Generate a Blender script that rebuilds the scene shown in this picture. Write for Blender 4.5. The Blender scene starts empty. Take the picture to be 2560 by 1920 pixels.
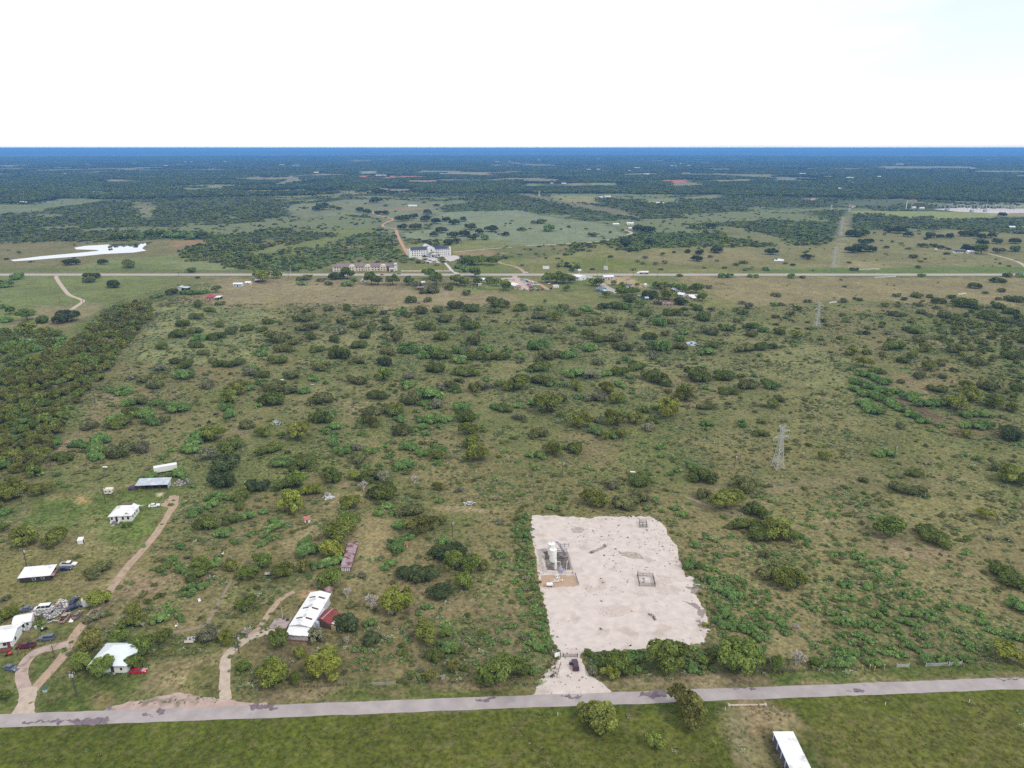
import bpy, math, random
import numpy as np
from mathutils import Vector, Matrix
from mathutils.geometry import tessellate_polygon
S = bpy.context.scene
R = math.radians

# ------------------------------------------------------------ camera
H = 150.0            # flying height
F = 1775.0           # focal length in photo pixels (photo 2560 x 1920)
PITCH = R(18.39)
SP, CP = math.sin(PITCH), math.cos(PITCH)
cd = bpy.data.cameras.new("camera")
cam = bpy.data.objects.new("camera", cd)
S.collection.objects.link(cam)
cam.location = (0, 0, H)
cam.rotation_euler = (R(90) - PITCH, 0, 0)
cd.sensor_width = 36.0
cd.lens = F / 2560 * 36.0
cd.clip_start = 1.0
cd.clip_end = 90000.0
S.camera = cam

# ------------------------------------------------------------ world: bright thin overcast
SUN_EL, SUN_AZ = R(48), R(122)      # azimuth measured from +Y (view) towards +X (right)
W = bpy.data.worlds.new("World")
S.world = W
W.use_nodes = True
nt = W.node_tree
nt.nodes.clear()
out = nt.nodes.new("ShaderNodeOutputWorld")
sky = nt.nodes.new("ShaderNodeTexSky")
sky.sky_type = 'NISHITA'
sky.sun_disc = False
sky.sun_elevation = SUN_EL
sky.sun_rotation = SUN_AZ
sky.air_density = 1.0
sky.dust_density = 0.3
b_sky = nt.nodes.new("ShaderNodeBackground")
b_sky.inputs["Strength"].default_value = 0.15
nt.links.new(sky.outputs[0], b_sky.inputs["Color"])
b_cl = nt.nodes.new("ShaderNodeBackground")
b_cl.inputs["Color"].default_value = (1.0, 1.0, 1.0, 1)
b_cl.inputs["Strength"].default_value = 1.12
tc = nt.nodes.new("ShaderNodeTexCoord")
mp = nt.nodes.new("ShaderNodeMapping")
mp.inputs["Scale"].default_value = (1.0, 1.0, 5.0)
nt.links.new(tc.outputs["Generated"], mp.inputs["Vector"])
nz = nt.nodes.new("ShaderNodeTexNoise")
nz.inputs["Scale"].default_value = 2.6
nz.inputs["Detail"].default_value = 7
nt.links.new(mp.outputs[0], nz.inputs["Vector"])
sx = nt.nodes.new("ShaderNodeSeparateXYZ")
nt.links.new(tc.outputs["Generated"], sx.inputs[0])
thin = nt.nodes.new("ShaderNodeMath")          # the cover thins towards the right
thin.operation = 'MULTIPLY_ADD'
nt.links.new(sx.outputs["X"], thin.inputs[0])
thin.inputs[1].default_value = -0.50
nt.links.new(nz.outputs["Fac"], thin.inputs[2])
mr = nt.nodes.new("ShaderNodeMapRange")
mr.inputs["From Min"].default_value = 0.16
mr.inputs["From Max"].default_value = 0.50
mr.inputs["To Min"].default_value = 0.62
mr.inputs["To Max"].default_value = 1.0
nt.links.new(thin.outputs[0], mr.inputs["Value"])
ze = nt.nodes.new("ShaderNodeMapRange")        # brighter cloud towards the horizon, greyer overhead
ze.inputs["To Min"].default_value = 1.03
ze.inputs["To Max"].default_value = 0.86
nt.links.new(sx.outputs["Z"], ze.inputs["Value"])
nt.links.new(ze.outputs["Result"], b_cl.inputs["Strength"])
cm = nt.nodes.new("ShaderNodeMix")
cm.data_type = 'RGBA'
cm.inputs[6].default_value = (.60, .68, .79, 1)
cm.inputs[7].default_value = (1, 1, 1, 1)
nt.links.new(mr.outputs["Result"], cm.inputs[0])
nt.links.new(cm.outputs[2], b_cl.inputs["Color"])
mx = nt.nodes.new("ShaderNodeMixShader")
nt.links.new(mr.outputs["Result"], mx.inputs["Fac"])
nt.links.new(b_sky.outputs[0], mx.inputs[1])
nt.links.new(b_cl.outputs[0], mx.inputs[2])
nt.links.new(mx.outputs[0], out.inputs["Surface"])

# ------------------------------------------------------------ sun through the cloud
sl = bpy.data.lights.new("sun", 'SUN')
sl.energy = 1.5
sl.angle = R(10)
sl.color = (1.0, 0.95, 0.88)
so = bpy.data.objects.new("sun", sl)
S.collection.objects.link(so)
sd = Vector((math.sin(SUN_AZ) * math.cos(SUN_EL), math.cos(SUN_AZ) * math.cos(SUN_EL), math.sin(SUN_EL)))
so.rotation_euler = (-sd).to_track_quat('-Z', 'Y').to_euler()
so.location = sd * 400

S.view_settings.view_transform = 'Standard'
S.view_settings.look = 'None'
S.view_settings.exposure = 0.3
S.view_settings.gamma = 1.0
S.cycles.max_bounces = 5
S.cycles.diffuse_bounces = 3
S.cycles.glossy_bounces = 2
S.cycles.transmission_bounces = 2
S.cycles.volume_bounces = 0
S.cycles.use_denoising = False
S.cycles.sample_clamp_indirect = 4.0

# ------------------------------------------------------------ where a photo pixel meets the ground
def uv(x, y): return (x - 1280.0) / F, (y - 960.0) / F
def P(x, y, z=0.0):
    u, v = uv(x, y)
    t = (H - z) / (SP + v * CP)
    return Vector((u * t, t * (CP - v * SP), z))
def depth(y):
    return H / (SP + (y - 960.0) / F * CP)
def z_at(base, ytop):                     # height of a vertical thing whose top is seen at row ytop
    v = (ytop - 960.0) / F
    return H - base.y * (SP + v * CP) / (CP - v * SP)
def pix(p):                               # world -> photo pixel
    d = p[1] * CP + (H - p[2]) * SP
    return 1280 + F * p[0] / d, 960 + F * ((H - p[2]) * CP - p[1] * SP) / d
K = 2212.0 / 640.0
CR = dict(C1=(0, 1340), C2=(640, 1340), C3=(1280, 1240), C4=(1920, 1240), C5=(0, 1100), C6=(640, 900),
          C7=(1280, 900), C8=(1920, 820), D1=(0, 340), D2=(640, 340), D3=(1280, 340), D4=(1920, 340),
          D5=(0, 700), D6=(640, 620), D7=(1280, 600))
def q(c, x, y):
    ox, oy = CR[c]
    return ox + x / K, oy + y / K
def qp(c, x, y, z=0.0): return P(*q(c, x, y), z)
def ql(c, s):                             # "x y, x y" -> photo pixels
    return [q(c, *map(float, a.split())) for a in s.split(",")]
def wl(c, s): return [P(*a) for a in ql(c, s)]

# ------------------------------------------------------------ object helpers
def link(o): S.collection.objects.link(o); return o
def tag(o, label=None, cat=None, group=None, kind=None):
    if label: o["label"] = label
    if cat: o["category"] = cat
    if group: o["group"] = group
    if kind: o["kind"] = kind
    return o
def thing(name, label, cat, loc, rz=0.0, group=None):
    o = link(bpy.data.objects.new(name, None))
    o.empty_display_size = 0.5
    o.location = loc
    o.rotation_euler = (0, 0, rz)
    return tag(o, label, cat, group)

class MB:
    def __init__(s): s.v = []; s.f = []
    def add(s, vs, fs):
        n = len(s.v)
        s.v += [tuple(v) for v in vs]
        s.f += [tuple(i + n for i in f) for f in fs]
        return s
    def hexa(s, b, t):                    # four bottom corners, four top corners, both counter-clockwise seen from above
        return s.add(list(b) + list(t), [(3, 2, 1, 0), (4, 5, 6, 7), (0, 1, 5, 4), (1, 2, 6, 5), (2, 3, 7, 6), (3, 0, 4, 7)])
    def box(s, x0, y0, z0, x1, y1, z1):
        return s.hexa([(x0, y0, z0), (x1, y0, z0), (x1, y1, z0), (x0, y1, z0)], [(x0, y0, z1), (x1, y0, z1), (x1, y1, z1), (x0, y1, z1)])
    def slab(s, c, th):                   # four top corners counter-clockwise, thickness
        return s.hexa([(a[0], a[1], a[2] - th) for a in c], c)
    def tube(s, a, b, r0, r1=None, n=6, cap=True):
        r1 = r0 if r1 is None else r1
        a, b = Vector(a), Vector(b)
        d = (b - a)
        if d.length < 1e-6: return s
        d.normalize()
        u = d.orthogonal().normalized()
        w = d.cross(u)
        vs, fs = [], []
        for c, r in ((a, r0), (b, r1)):
            for i in range(n):
                t = 2 * math.pi * i / n
                vs.append(c + u * (r * math.cos(t)) + w * (r * math.sin(t)))
        for i in range(n):
            j = (i + 1) % n
            fs.append((i, j, n + j, n + i))
        if cap:
            fs.append(tuple(range(n - 1, -1, -1)))
            fs.append(tuple(range(n, 2 * n)))
        return s.add(vs, fs)
    def prism(s, poly, axis, a, b):       # poly of 2-D points extruded along axis 'x' or 'y'
        n = len(poly)
        g = (lambda p, c: (c, p[0], p[1])) if axis == 'x' else (lambda p, c: (p[0], c, p[1]))
        vs = [g(p, a) for p in poly] + [g(p, b) for p in poly]
        fs = [tuple(range(n)), tuple(range(2 * n - 1, n - 1, -1))] + [(i, n + i, n + (i + 1) % n, (i + 1) % n) for i in range(n)]
        return s.add(vs, fs)
    def loft(s, rings):
        n = len(rings[0])
        vs = [v for r in rings for v in r]
        fs = [tuple(range(n - 1, -1, -1)), tuple(range((len(rings) - 1) * n, len(rings) * n))]
        for k in range(len(rings) - 1):
            for i in range(n):
                j = (i + 1) % n
                fs.append((k * n + i, k * n + j, (k + 1) * n + j, (k + 1) * n + i))
        return s.add(vs, fs)
    def lathe(s, prof, n=20, c=(0, 0)):   # (radius, z) profile
        return s.loft([[(c[0] + r * math.cos(2 * math.pi * i / n), c[1] + r * math.sin(2 * math.pi * i / n), z) for i in range(n)] for r, z in prof])
    def mesh(s, name):
        m = bpy.data.meshes.new(name)
        m.from_pydata(s.v, [], s.f)
        m.validate()
        return m
    def build(s, name, mat, parent=None, fix=True):
        m = s.mesh(name)
        if fix:
            import bmesh
            bm = bmesh.new()
            bm.from_mesh(m)
            bmesh.ops.recalc_face_normals(bm, faces=bm.faces)
            bm.to_mesh(m)
            bm.free()
        if mat: m.materials.append(mat)
        o = link(bpy.data.objects.new(name, m))
        if parent: o.parent = parent
        return o

# ------------------------------------------------------------ materials
MATS = {}
def mat(name, col, rough=0.8, var=0.15, scale=1.5, rib=0.0, stain=None, metal=0.0, spec=0.3, bump=0.0, ior=None):
    if name in MATS: return MATS[name]
    m = bpy.data.materials.new(name)
    m.use_nodes = True
    t = m.node_tree
    b = t.nodes["Principled BSDF"]
    b.inputs["Roughness"].default_value = rough
    b.inputs["Metallic"].default_value = metal
    b.inputs["Specular IOR Level"].default_value = spec
    if ior: b.inputs["IOR"].default_value = ior
    co = t.nodes.new("ShaderNodeTexCoord")
    n = t.nodes.new("ShaderNodeTexNoise")
    n.inputs["Scale"].default_value = scale
    n.inputs["Detail"].default_value = 5
    t.links.new(co.outputs["Object"], n.inputs["Vector"])
    r = t.nodes.new("ShaderNodeMapRange")
    r.inputs["From Min"].default_value = 0.3
    r.inputs["From Max"].default_value = 0.7
    r.inputs["To Min"].default_value = 1 - var
    r.inputs["To Max"].default_value = 1 + var
    t.links.new(n.outputs["Fac"], r.inputs["Value"])
    mul = t.nodes.new("ShaderNodeVectorMath")
    mul.operation = 'SCALE'
    mul.inputs[0].default_value = col
    t.links.new(r.outputs[0], mul.inputs["Scale"])
    src = mul.outputs[0]
    if stain:
        n2 = t.nodes.new("ShaderNodeTexNoise")
        n2.inputs["Scale"].default_value = stain[1]
        n2.inputs["Detail"].default_value = 6
        mp2 = t.nodes.new("ShaderNodeMapping")
        mp2.inputs["Location"].default_value = (7.3, 2.1, 4.4)
        t.links.new(co.outputs["Object"], mp2.inputs["Vector"])
        t.links.new(mp2.outputs[0], n2.inputs["Vector"])
        r2 = t.nodes.new("ShaderNodeMapRange")
        r2.inputs["From Min"].default_value = stain[2]
        r2.inputs["From Max"].default_value = stain[2] + 0.12
        t.links.new(n2.outputs["Fac"], r2.inputs["Value"])
        mi = t.nodes.new("ShaderNodeMix")
        mi.data_type = 'RGBA'
        t.links.new(r2.outputs[0], mi.inputs[0])
        t.links.new(src, mi.inputs[6])
        mi.inputs[7].default_value = (*stain[0], 1)
        src = mi.outputs[2]
    t.links.new(src, b.inputs["Base Color"])
    if rib:
        w = t.nodes.new("ShaderNodeTexWave")
        w.inputs["Scale"].default_value = rib
        w.bands_direction = 'X'
        t.links.new(co.outputs["Object"], w.inputs["Vector"])
        bp = t.nodes.new("ShaderNodeBump")
        bp.inputs["Strength"].default_value = 0.15
        bp.inputs["Distance"].default_value = 0.05
        t.links.new(w.outputs["Fac"], bp.inputs["Height"])
        t.links.new(bp.outputs[0], b.inputs["Normal"])
    elif bump:
        bp = t.nodes.new("ShaderNodeBump")
        bp.inputs["Strength"].default_value = 0.6
        bp.inputs["Distance"].default_value = bump
        t.links.new(n.outputs["Fac"], bp.inputs["Height"])
        t.links.new(bp.outputs[0], b.inputs["Normal"])
    MATS[name] = m
    return m

WHITE_ROOF = mat("white_roof_metal", (.74, .74, .74), .45, .06, .4, rib=2.0, stain=((.5, .5, .52), .35, .58))
WHITE_WALL = mat("white_wall", (.72, .71, .67), .8, .06, .8)
CREAM = mat("cream_wall", (.68, .61, .48), .8, .06, .8)
BROWN_WALL = mat("brown_wall", (.055, .035, .032), .85, .25, 2)
GREY_ROOF = mat("galvanised_roof", (.42, .46, .53), .45, .12, .5, rib=2.0, stain=((.55, .57, .6), .3, .52))
RUST_ROOF = mat("rusty_roof", (.30, .20, .20), .8, .3, .6, rib=2.0, stain=((.13, .045, .045), .5, .5))
RED_ROOF = mat("red_roof", (.20, .045, .045), .7, .22, .7, rib=2.0)
RED_BRIGHT = mat("bright_red_roof", (.36, .06, .07), .7, .15, .3, rib=1.5)
DARK = mat("dark_interior", (.025, .022, .026), .9, .2, 1)
GLASS = mat("window_glass", (.03, .035, .045), .12, .1, 1, spec=.6)
WOOD = mat("weathered_wood", (.10, .075, .06), .9, .25, 2)
GALV = mat("galvanised_steel", (.46, .47, .46), .5, .1, 1)
CONC = mat("concrete", (.42, .39, .36), .9, .12, .4)
RUBBER = mat("tyre_rubber", (.02, .02, .022), .9, .1, 3)
RIM = mat("wheel_rim", (.35, .35, .36), .4, .1, 3)
WHITE_PAINT = mat("white_paint", (.78, .78, .76), .35, .05, .7)
RUST_IRON = mat("rusty_iron", (.06, .045, .04), .85, .3, 3)
LAMP_CLEAR = mat("headlight_glass", (.7, .7, .7), .2, .05, 3)
LAMP_RED = mat("taillight_glass", (.3, .02, .02), .3, .05, 3)
YELLOW = mat("yellow_paint", (.62, .48, .12), .6, .1, 2)

# ------------------------------------------------------------ noise on points
def hash2(ix, iy, s):
    h = (ix.astype(np.int64) * 374761393 + iy.astype(np.int64) * 668265263 + s * 1442695041) & 0xffffffff
    h = ((h ^ (h >> 13)) * 1274126177) & 0xffffffff
    return ((h ^ (h >> 16)) & 0xffff) / 65535.0
def vnoise(x, y, s):
    ix, iy = np.floor(x), np.floor(y)
    fx, fy = x - ix, y - iy
    fx = fx * fx * (3 - 2 * fx)
    fy = fy * fy * (3 - 2 * fy)
    a = hash2(ix, iy, s); b = hash2(ix + 1, iy, s); c = hash2(ix, iy + 1, s); d = hash2(ix + 1, iy + 1, s)
    return (a + (b - a) * fx) * (1 - fy) + (c + (d - c) * fx) * fy
def fbm(x, y, sc, s, o=4):
    r = 0.0; a = 0.5; tot = 0.0
    for k in range(o):
        r = r + a * vnoise(x / sc + 17.3 * k, y / sc - 9.1 * k, s + k)
        tot += a
        a *= 0.55
        sc *= 0.47
    return r / tot
def sdist(X, Y, poly):                   # signed distance to a polygon, positive inside
    n = len(poly)
    d = np.full(X.shape, 1e18)
    ins = np.zeros(X.shape, bool)
    for i in range(n):
        x0, y0 = poly[i][0], poly[i][1]
        x1, y1 = poly[(i + 1) % n][0], poly[(i + 1) % n][1]
        ex, ey = x1 - x0, y1 - y0
        t = np.clip(((X - x0) * ex + (Y - y0) * ey) / (ex * ex + ey * ey + 1e-9), 0, 1)
        d = np.minimum(d, (X - x0 - t * ex) ** 2 + (Y - y0 - t * ey) ** 2)
        c = ((y0 > Y) != (y1 > Y))
        with np.errstate(divide='ignore', invalid='ignore'):
            xi = (x1 - x0) * (Y - y0) / (y1 - y0 if y1 != y0 else 1e-9) + x0
        ins ^= c & (X < xi)
    d = np.sqrt(d)
    return np.where(ins, d, -d)
def ldist(X, Y, line):
    d = np.full(X.shape, 1e18)
    for i in range(len(line) - 1):
        x0, y0 = line[i][0], line[i][1]
        x1, y1 = line[i + 1][0], line[i + 1][1]
        ex, ey = x1 - x0, y1 - y0
        t = np.clip(((X - x0) * ex + (Y - y0) * ey) / (ex * ex + ey * ey + 1e-9), 0, 1)
        d = np.minimum(d, (X - x0 - t * ex) ** 2 + (Y - y0 - t * ey) ** 2)
    return np.sqrt(d)
def sstep(x): x = np.clip(x, 0, 1); return x * x * (3 - 2 * x)
# ------------------------------------------------------------ ground cover painted from the plots that differ, plus one painted shadow
# every entry: crop, outline or line, colour, edge softness (m), strength, edge raggedness (m), mottling, cactus specks
BASE = (.118, .104, .060)
SOIL = (.165, .130, .090)
LAWN = (.102, .142, .046)
PAST = (.080, .096, .020)
TAN = (.215, .178, .120)
PALE = (.165, .180, .098)
FGREEN = (.120, .155, .062)
DIRT = (.36, .255, .18)
PAD = (.56, .49, .455)
PLOTS = [
 # far belt of woods beyond the highway, then its clearings
 ('D1', '-900 930, 560 905, 1400 880, 2212 900, 4424 900, 6636 900, 9500 930, 9500 113, 4424 113, -900 113', (.064, .082, .048), 30, 1, 30, .06, 0),
 ('D1', '-900 940, 130 930, 560 912, 900 918, 1400 893, 1790 900, 1660 960, 1560 1000, 1610 1180, -900 1180', (.15, .135, .075), 8, 1, 8, .5, 0),
 ('D1', '900 1060, 1560 1030, 1600 1150, 600 1170', (.14, .17, .075), 15, .9, 10, .5, 0),
 ('D1', '-300 1140, 2212 1150, 2212 1176, -300 1172', (.10, .13, .045), 8, .8, 4, .4, 0),
 ('D1', '1490 905, 1800 895, 1780 930, 1500 960', (.26, .155, .105), 6, .8, 8, .4, 0),
 ('D2', '-40 1000, 400 925, 700 850, 260 812, 980 803, 1090 830, 900 850, 700 900, 620 940, 300 975, -40 1035', (.135, .155, .06), 8, 1, 6, .3, 0),
 ('D1', '1500 1080, 1900 1090, 2060 1150, 1560 1170', (.16, .185, .105), 12, .9, 8, .3, 0),
 ('D1', '-600 600, 300 590, 560 540, 900 545, 880 570, 520 610, 300 660, -600 690', (.15, .17, .105), 20, .9, 25, .5, 0),
 ('D1', '1150 570, 1320 575, 1360 650, 1300 720, 1200 700', (.17, .17, .11), 15, .9, 20, .5, 0),
 ('D1', '1540 430, 1930 418, 1930 460, 1700 475, 1550 470', (.17, .18, .10), 20, .9, 20, .4, 0),
 ('D1', '900 375, 1080 378, 1070 400, 930 398', (.26, .175, .12), 20, .9, 20, .4, 0),
 ('D1', '0 250, 200 250, 200 268, 0 275', (.13, .16, .11), 40, .8, 40, .4, 0),
 ('D1', '690 235, 850 240, 840 258, 700 258', (.28, .2, .15), 40, .8, 40, .4, 0),
 ('D2', '250 600, 300 690, 420 720, 560 690, 900 690, 1080 720, 1050 800, 1200 835, 1560 760, 1600 650, 1660 575, 1000 545, 700 560', (.155, .165, .115), 12, 1, 15, .5, 0),
 ('D2', '1050 630, 1600 605, 1400 640, 1100 650', (.24, .175, .13), 12, .7, 15, .5, 0),
 ('D2', '1560 660, 2300 640, 2500 690, 2960 750, 3080 780, 3240 860, 3000 915, 2212 945, 1900 960, 1640 900, 1240 900, 1240 850, 1500 800', (.165, .19, .14), 12, 1, 12, .4, 0),
 ('D2', '1200 950, 1660 900, 2212 900, 2212 950, 1700 1000, 1690 1050, 1300 1060', (.15, .16, .07), 10, 1, 8, .5, 0),
 ('D2', '1700 1000, 1990 985, 2150 1010, 2050 1040, 1730 1050', (.24, .175, .12), 8, .8, 8, .5, 0),
 ('D2', '1780 1120, 2300 1060, 2300 1190, 1850 1185', (.12, .15, .05), 8, 1, 6, .3, 0),
 ('D2', '1240 1110, 1620 1095, 1690 1160, 1250 1165', (.14, .15, .06), 3, 1, 3, .3, 0),
 ('D3', '-40 1105, 460 1030, 800 930, 1000 1010, 1230 960, 2300 960, 2300 1182, -40 1182', (.155, .155, .068), 10, 1, 10, .6, 0),
 ('D3', '1000 1010, 2300 970, 2300 1130, 1250 1110, 1050 1060', (.19, .165, .10), 20, .9, 14, .5, 0),
 ('D3', '480 1050, 900 1060, 1180 1150, 520 1150', (.12, .145, .035), 15, .8, 10, .5, 0),
 ('D3', '50 500, 300 560, 900 680, 1100 710, 1000 650, 480 560, 130 495', (.15, .14, .10), 14, 1, 8, .4, 0),
 ('D3', '300 512, 740 515, 720 580, 480 575', (.21, .22, .11), 15, .9, 10, .3, 0),
 ('D3', '400 545, 700 545, 680 578, 490 575', (.25, .19, .12), 20, .8, 10, .3, 0),
 ('D3', '100 410, 240 412, 230 445, 110 440', (.16, .20, .10), 20, .9, 15, .3, 0),
 ('D3', '660 405, 910 405, 900 437, 720 435', (.17, .21, .11), 20, .9, 15, .3, 0),
 ('D3', '470 410, 640 405, 640 425, 470 440', (.24, .2, .13), 20, .8, 15, .3, 0),
 ('D3', '1130 540, 1400 540, 1400 575, 1180 575', (.19, .21, .11), 15, .9, 15, .3, 0),
 ('D3', '1430 530, 1770 505, 1770 540, 1500 545', (.19, .19, .12), 20, .8, 25, .3, 0),
 ('D3', '1650 780, 2000 900, 2400 960, 2400 900, 1900 780', (.16, .16, .085), 12, .8, 20, .4, 0),
 ('D3', '1310 385, 1400 368, 1460 372, 1520 402, 1400 405', (.42, .13, .11), 15, 1, 15, .3, 0),
 ('D2', '905 342, 1200 345, 1190 372, 930 370', (.42, .155, .125), 18, 1, 20, .3, 0),
 ('D2', '1260 345, 1440 347, 1430 362, 1270 362', (.40, .16, .13), 18, 1, 20, .3, 0),
 ('D2', '1320 385, 1540 383, 1530 402, 1340 402', (.33, .2, .15), 18, .9, 20, .3, 0),
 ('D2', '900 305, 1060 300, 1050 325, 910 328', (.28, .26, .18), 30, .9, 30, .3, 0),
 ('D2', '1380 300, 2020 318, 2020 345, 1880 335, 1620 335, 1400 318', (.30, .26, .18), 40, .8, 50, .3, 0),
 ('D3', '1630 385, 2060 375, 2060 390, 1640 402', (.30, .27, .18), 40, .8, 50, .3, 0),
 ('D4', '-40 960, 560 930, 600 870, 690 640, 1300 655, 1700 665, 2300 690, 2900 690, 2900 1182, -40 1182', (.165, .155, .085), 10, 1, 10, .5, 0),
 ('D4', '730 670, 1400 690, 1480 720, 2300 700, 2900 700, 2900 860, 2212 850, 1500 800, 1400 830, 900 815, 720 800', (.055, .072, .042), 14, 1, 14, .1, 0),
 ('D4', '700 648, 1400 650, 2100 670, 2000 700, 1400 720, 760 670', (.20, .23, .10), 10, .9, 10, .3, 0),
 ('D4', '700 700, 640 700, 600 890, 560 1130, 640 1130, 660 900', (.22, .2, .15), 10, .7, 8, .3, 0),
 ('D4', '-40 1150, 1000 1140, 2300 1128, 2900 1128, 2900 1180, -40 1184', (.095, .14, .04), 6, .95, 5, .4, 0),
 ('D4', '1900 660, 2300 670, 2300 690, 1950 690', (.3, .25, .16), 10, .8, 10, .3, 0),
 ('D4', '600 560, 1200 540, 1200 600, 640 610', (.13, .15, .10), 30, .4, 40, .5, 0),
 ('D4', '700 1090, 980 1100, 900 1150, 760 1150', (.27, .22, .16), 10, .6, 10, .4, 0),
 ('D4', '1400 180, 1440 182, 1430 236, 1375 232', (.5, .46, .42), 20, .9, 5, .2, 0),
 ('D4', '830 262, 1800 262, 1800 285, 1000 285', (.26, .26, .2), 60, .7, 80, .3, 0),
 ('D4', '1700 300, 2300 295, 2300 318, 1800 315', (.28, .27, .2), 60, .7, 80, .3, 0),
 # this side of the highway
 ('D1', '-600 1205, 1530 1210, 1450 1290, 1200 1370, 900 1440, 720 1600, 600 1659, -600 1659', (.135, .158, .068), 8, 1, 6, .5, 0),
 ('D5', '1080 160, 860 260, 620 560, 420 620, 180 690, 0 800, -60 830, -60 760, 200 650, 500 600, 560 500, 800 300', (.095, .125, .040), 8, .9, 6, .6, 0),
 ('D5', '300 230, 860 210, 760 340, 500 430, 60 470, 60 400, 200 330', (.205, .17, .12), 8, .8, 6, .5, 0),
 ('D5', '1480 180, 1950 0, 2300 -20, 2300 240, 1500 200', (.20, .165, .105), 10, .9, 8, .5, 0),
 ('D5', '1340 240, 1500 200, 2300 250, 2300 640, 1500 720, 1100 640, 1200 450', PALE, 18, .75, 15, .8, .2),
 ('D6', '-400 260, 1300 270, 1380 360, 1750 340, 2300 400, 2300 450, 1700 520, 500 500, -400 500', (.215, .175, .125), 10, 1, 10, .45, 0),
 ('D6', '0 420, 240 420, 220 470, 60 480', (.2, .18, .085), 10, .7, 10, .4, 0),
 ('D6', '1600 310, 2300 310, 2300 390, 1750 380', (.145, .165, .07), 8, .8, 8, .4, 0),
 ('D7', '60 460, 800 440, 960 530, 560 590, 60 560', (.15, .155, .07), 10, .9, 8, .5, 0),
 ('D7', '-200 330, 780 320, 700 420, 440 440, 60 450, -200 400', (.13, .155, .06), 8, .8, 6, .5, 0),
 ('D7', '980 318, 1480 322, 1560 420, 1100 390', (.125, .15, .055), 6, .95, 6, .4, 0),
 ('D7', '1340 322, 2300 322, 4400 330, 4400 560, 2900 520, 2300 560, 2000 560, 1650 440', (.205, .172, .11), 8, 1, 8, .5, 0),
 ('D7', '1640 440, 2010 590, 1700 610, 1560 520', (.165, .165, .075), 8, .9, 8, .5, 0),
 ('D7', '550 540, 900 560, 1000 600, 600 600', (.19, .155, .11), 10, .7, 10, .5, 0),
 ('D7', '800 330, 1000 310, 1120 380, 1180 420, 1050 400, 880 380, 800 380', (.36, .27, .21), 5, .9, 5, .4, 0),
 ('D6', '1300 800, 1100 1200, 900 1500, 700 1659, 300 1659, 200 1200, 700 900, 900 600, 1300 560', (.165, .165, .095), 25, .55, 25, .9, .5),
 ('D6', '1060 880, 960 1180, 1020 1180, 1090 960', (.19, .15, .10), 5, .7, 5, .5, 0),
 ('D7', '0 640, 2212 640, 2212 1500, 0 1500', (.128, .134, .072), 60, .7, 40, .9, .6),
 ('D7', '1150 1150, 1450 1120, 1850 1320, 1500 1400, 1250 1350', (.19, .155, .10), 14, .7, 12, .6, .2),
 ('C7', '560 620, 1000 640, 800 860, 400 900, 60 890, 0 850, 400 830', SOIL, 10, .6, 8, .7, .2),
 ('C7', '1450 1050, 1800 1060, 2212 1250, 2212 1330, 1900 1340, 1500 1200', (.19, .155, .115), 8, .8, 6, .6, .15),
 ('C7', '-60 1000, 900 1000, 1500 1150, 1500 1330, 200 1340, -60 1200', (.135, .118, .065), 12, .6, 10, .8, .5),
 ('C8', '1000 380, 1500 440, 1400 560, 1060 540', (.20, .15, .11), 10, .8, 8, .5, .1),
 ('C8', '1080 580, 1500 740, 1560 860, 1380 850, 1200 740', (.095, .06, .06), 5, .9, 4, .6, 0),
 ('C8', '1450 730, 1650 830, 1950 880, 2212 880, 2212 940, 1600 960, 1400 840', (.15, .095, .08), 6, .7, 6, .6, 0),
 ('C8', '0 400, 700 560, 1700 1000, 2212 1100, 2212 1659, 0 1659', (.138, .130, .068), 30, .7, 20, .8, .6),
 ('C8', '700 1200, 1100 1300, 1600 1290, 1300 1400, 900 1420, 300 1380, 0 1500, 0 1370', (.185, .155, .112), 8, .75, 8, .6, .3),
 ('C8', '0 230, 500 180, 1000 330, 600 560, 0 400', (.15, .155, .085), 20, .7, 15, .7, .3),
 ('C8', '350 430, 720 480, 760 530, 360 470', (.21, .21, .11), 6, .7, 5, .5, 0),
 ('C4', '450 0, 900 0, 1500 420, 2212 700, 2212 1000, 1500 760, 900 560, 500 260', (.155, .130, .088), 14, .6, 12, .8, .5),
 ('C4', '850 200, 1000 380, 1500 470, 1700 640, 1300 560, 1000 440, 800 300', (.20, .155, .12), 6, .8, 5, .6, 0),
 ('C4', '0 780, 200 900, 480 1010, 450 1250, 300 1340, 0 1340, 0 1250, 180 1180, 180 980, 0 900', (.215, .175, .11), 7, .9, 6, .6, .1),
 ('C4', '1240 1210, 1600 1360, 1420 1390, 1200 1260', (.24, .18, .14), 5, .8, 5, .5, 0),
 ('C4', '450 1100, 1300 1000, 2212 1250, 2212 1480, 500 1500, 420 1350', (.112, .098, .066), 14, .6, 10, .7, .2),
 # pad surroundings
 ('C3', '-60 480, 60 560, 130 1000, 60 1300, -60 1350', (.205, .17, .125), 8, .7, 6, .7, .2),
 ('C3', '60 160, 170 160, 280 950, 330 1200, 390 1330, 330 1400, 200 1380, 120 800', (.085, .10, .035), 5, .8, 3, .8, .3),
 ('C3', '590 1350, 760 1345, 1400 1310, 1700 1260, 2212 1400, 2212 1600, 900 1560, 700 1500', (.055, .068, .024), 5, .9, 4, .7, 0),
 ('C3', '1440 560, 1500 700, 1620 900, 1700 1100, 1760 1000, 1600 700, 1500 560', (.085, .088, .036), 4, .7, 4, .7, 0),
 # C2 farm
 ('C2', '900 -100, 1100 -20, 1100 140, 1060 240, 900 420, 780 400, 830 100', (.24, .195, .128), 5, .94, 4, .45, .1),
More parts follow.
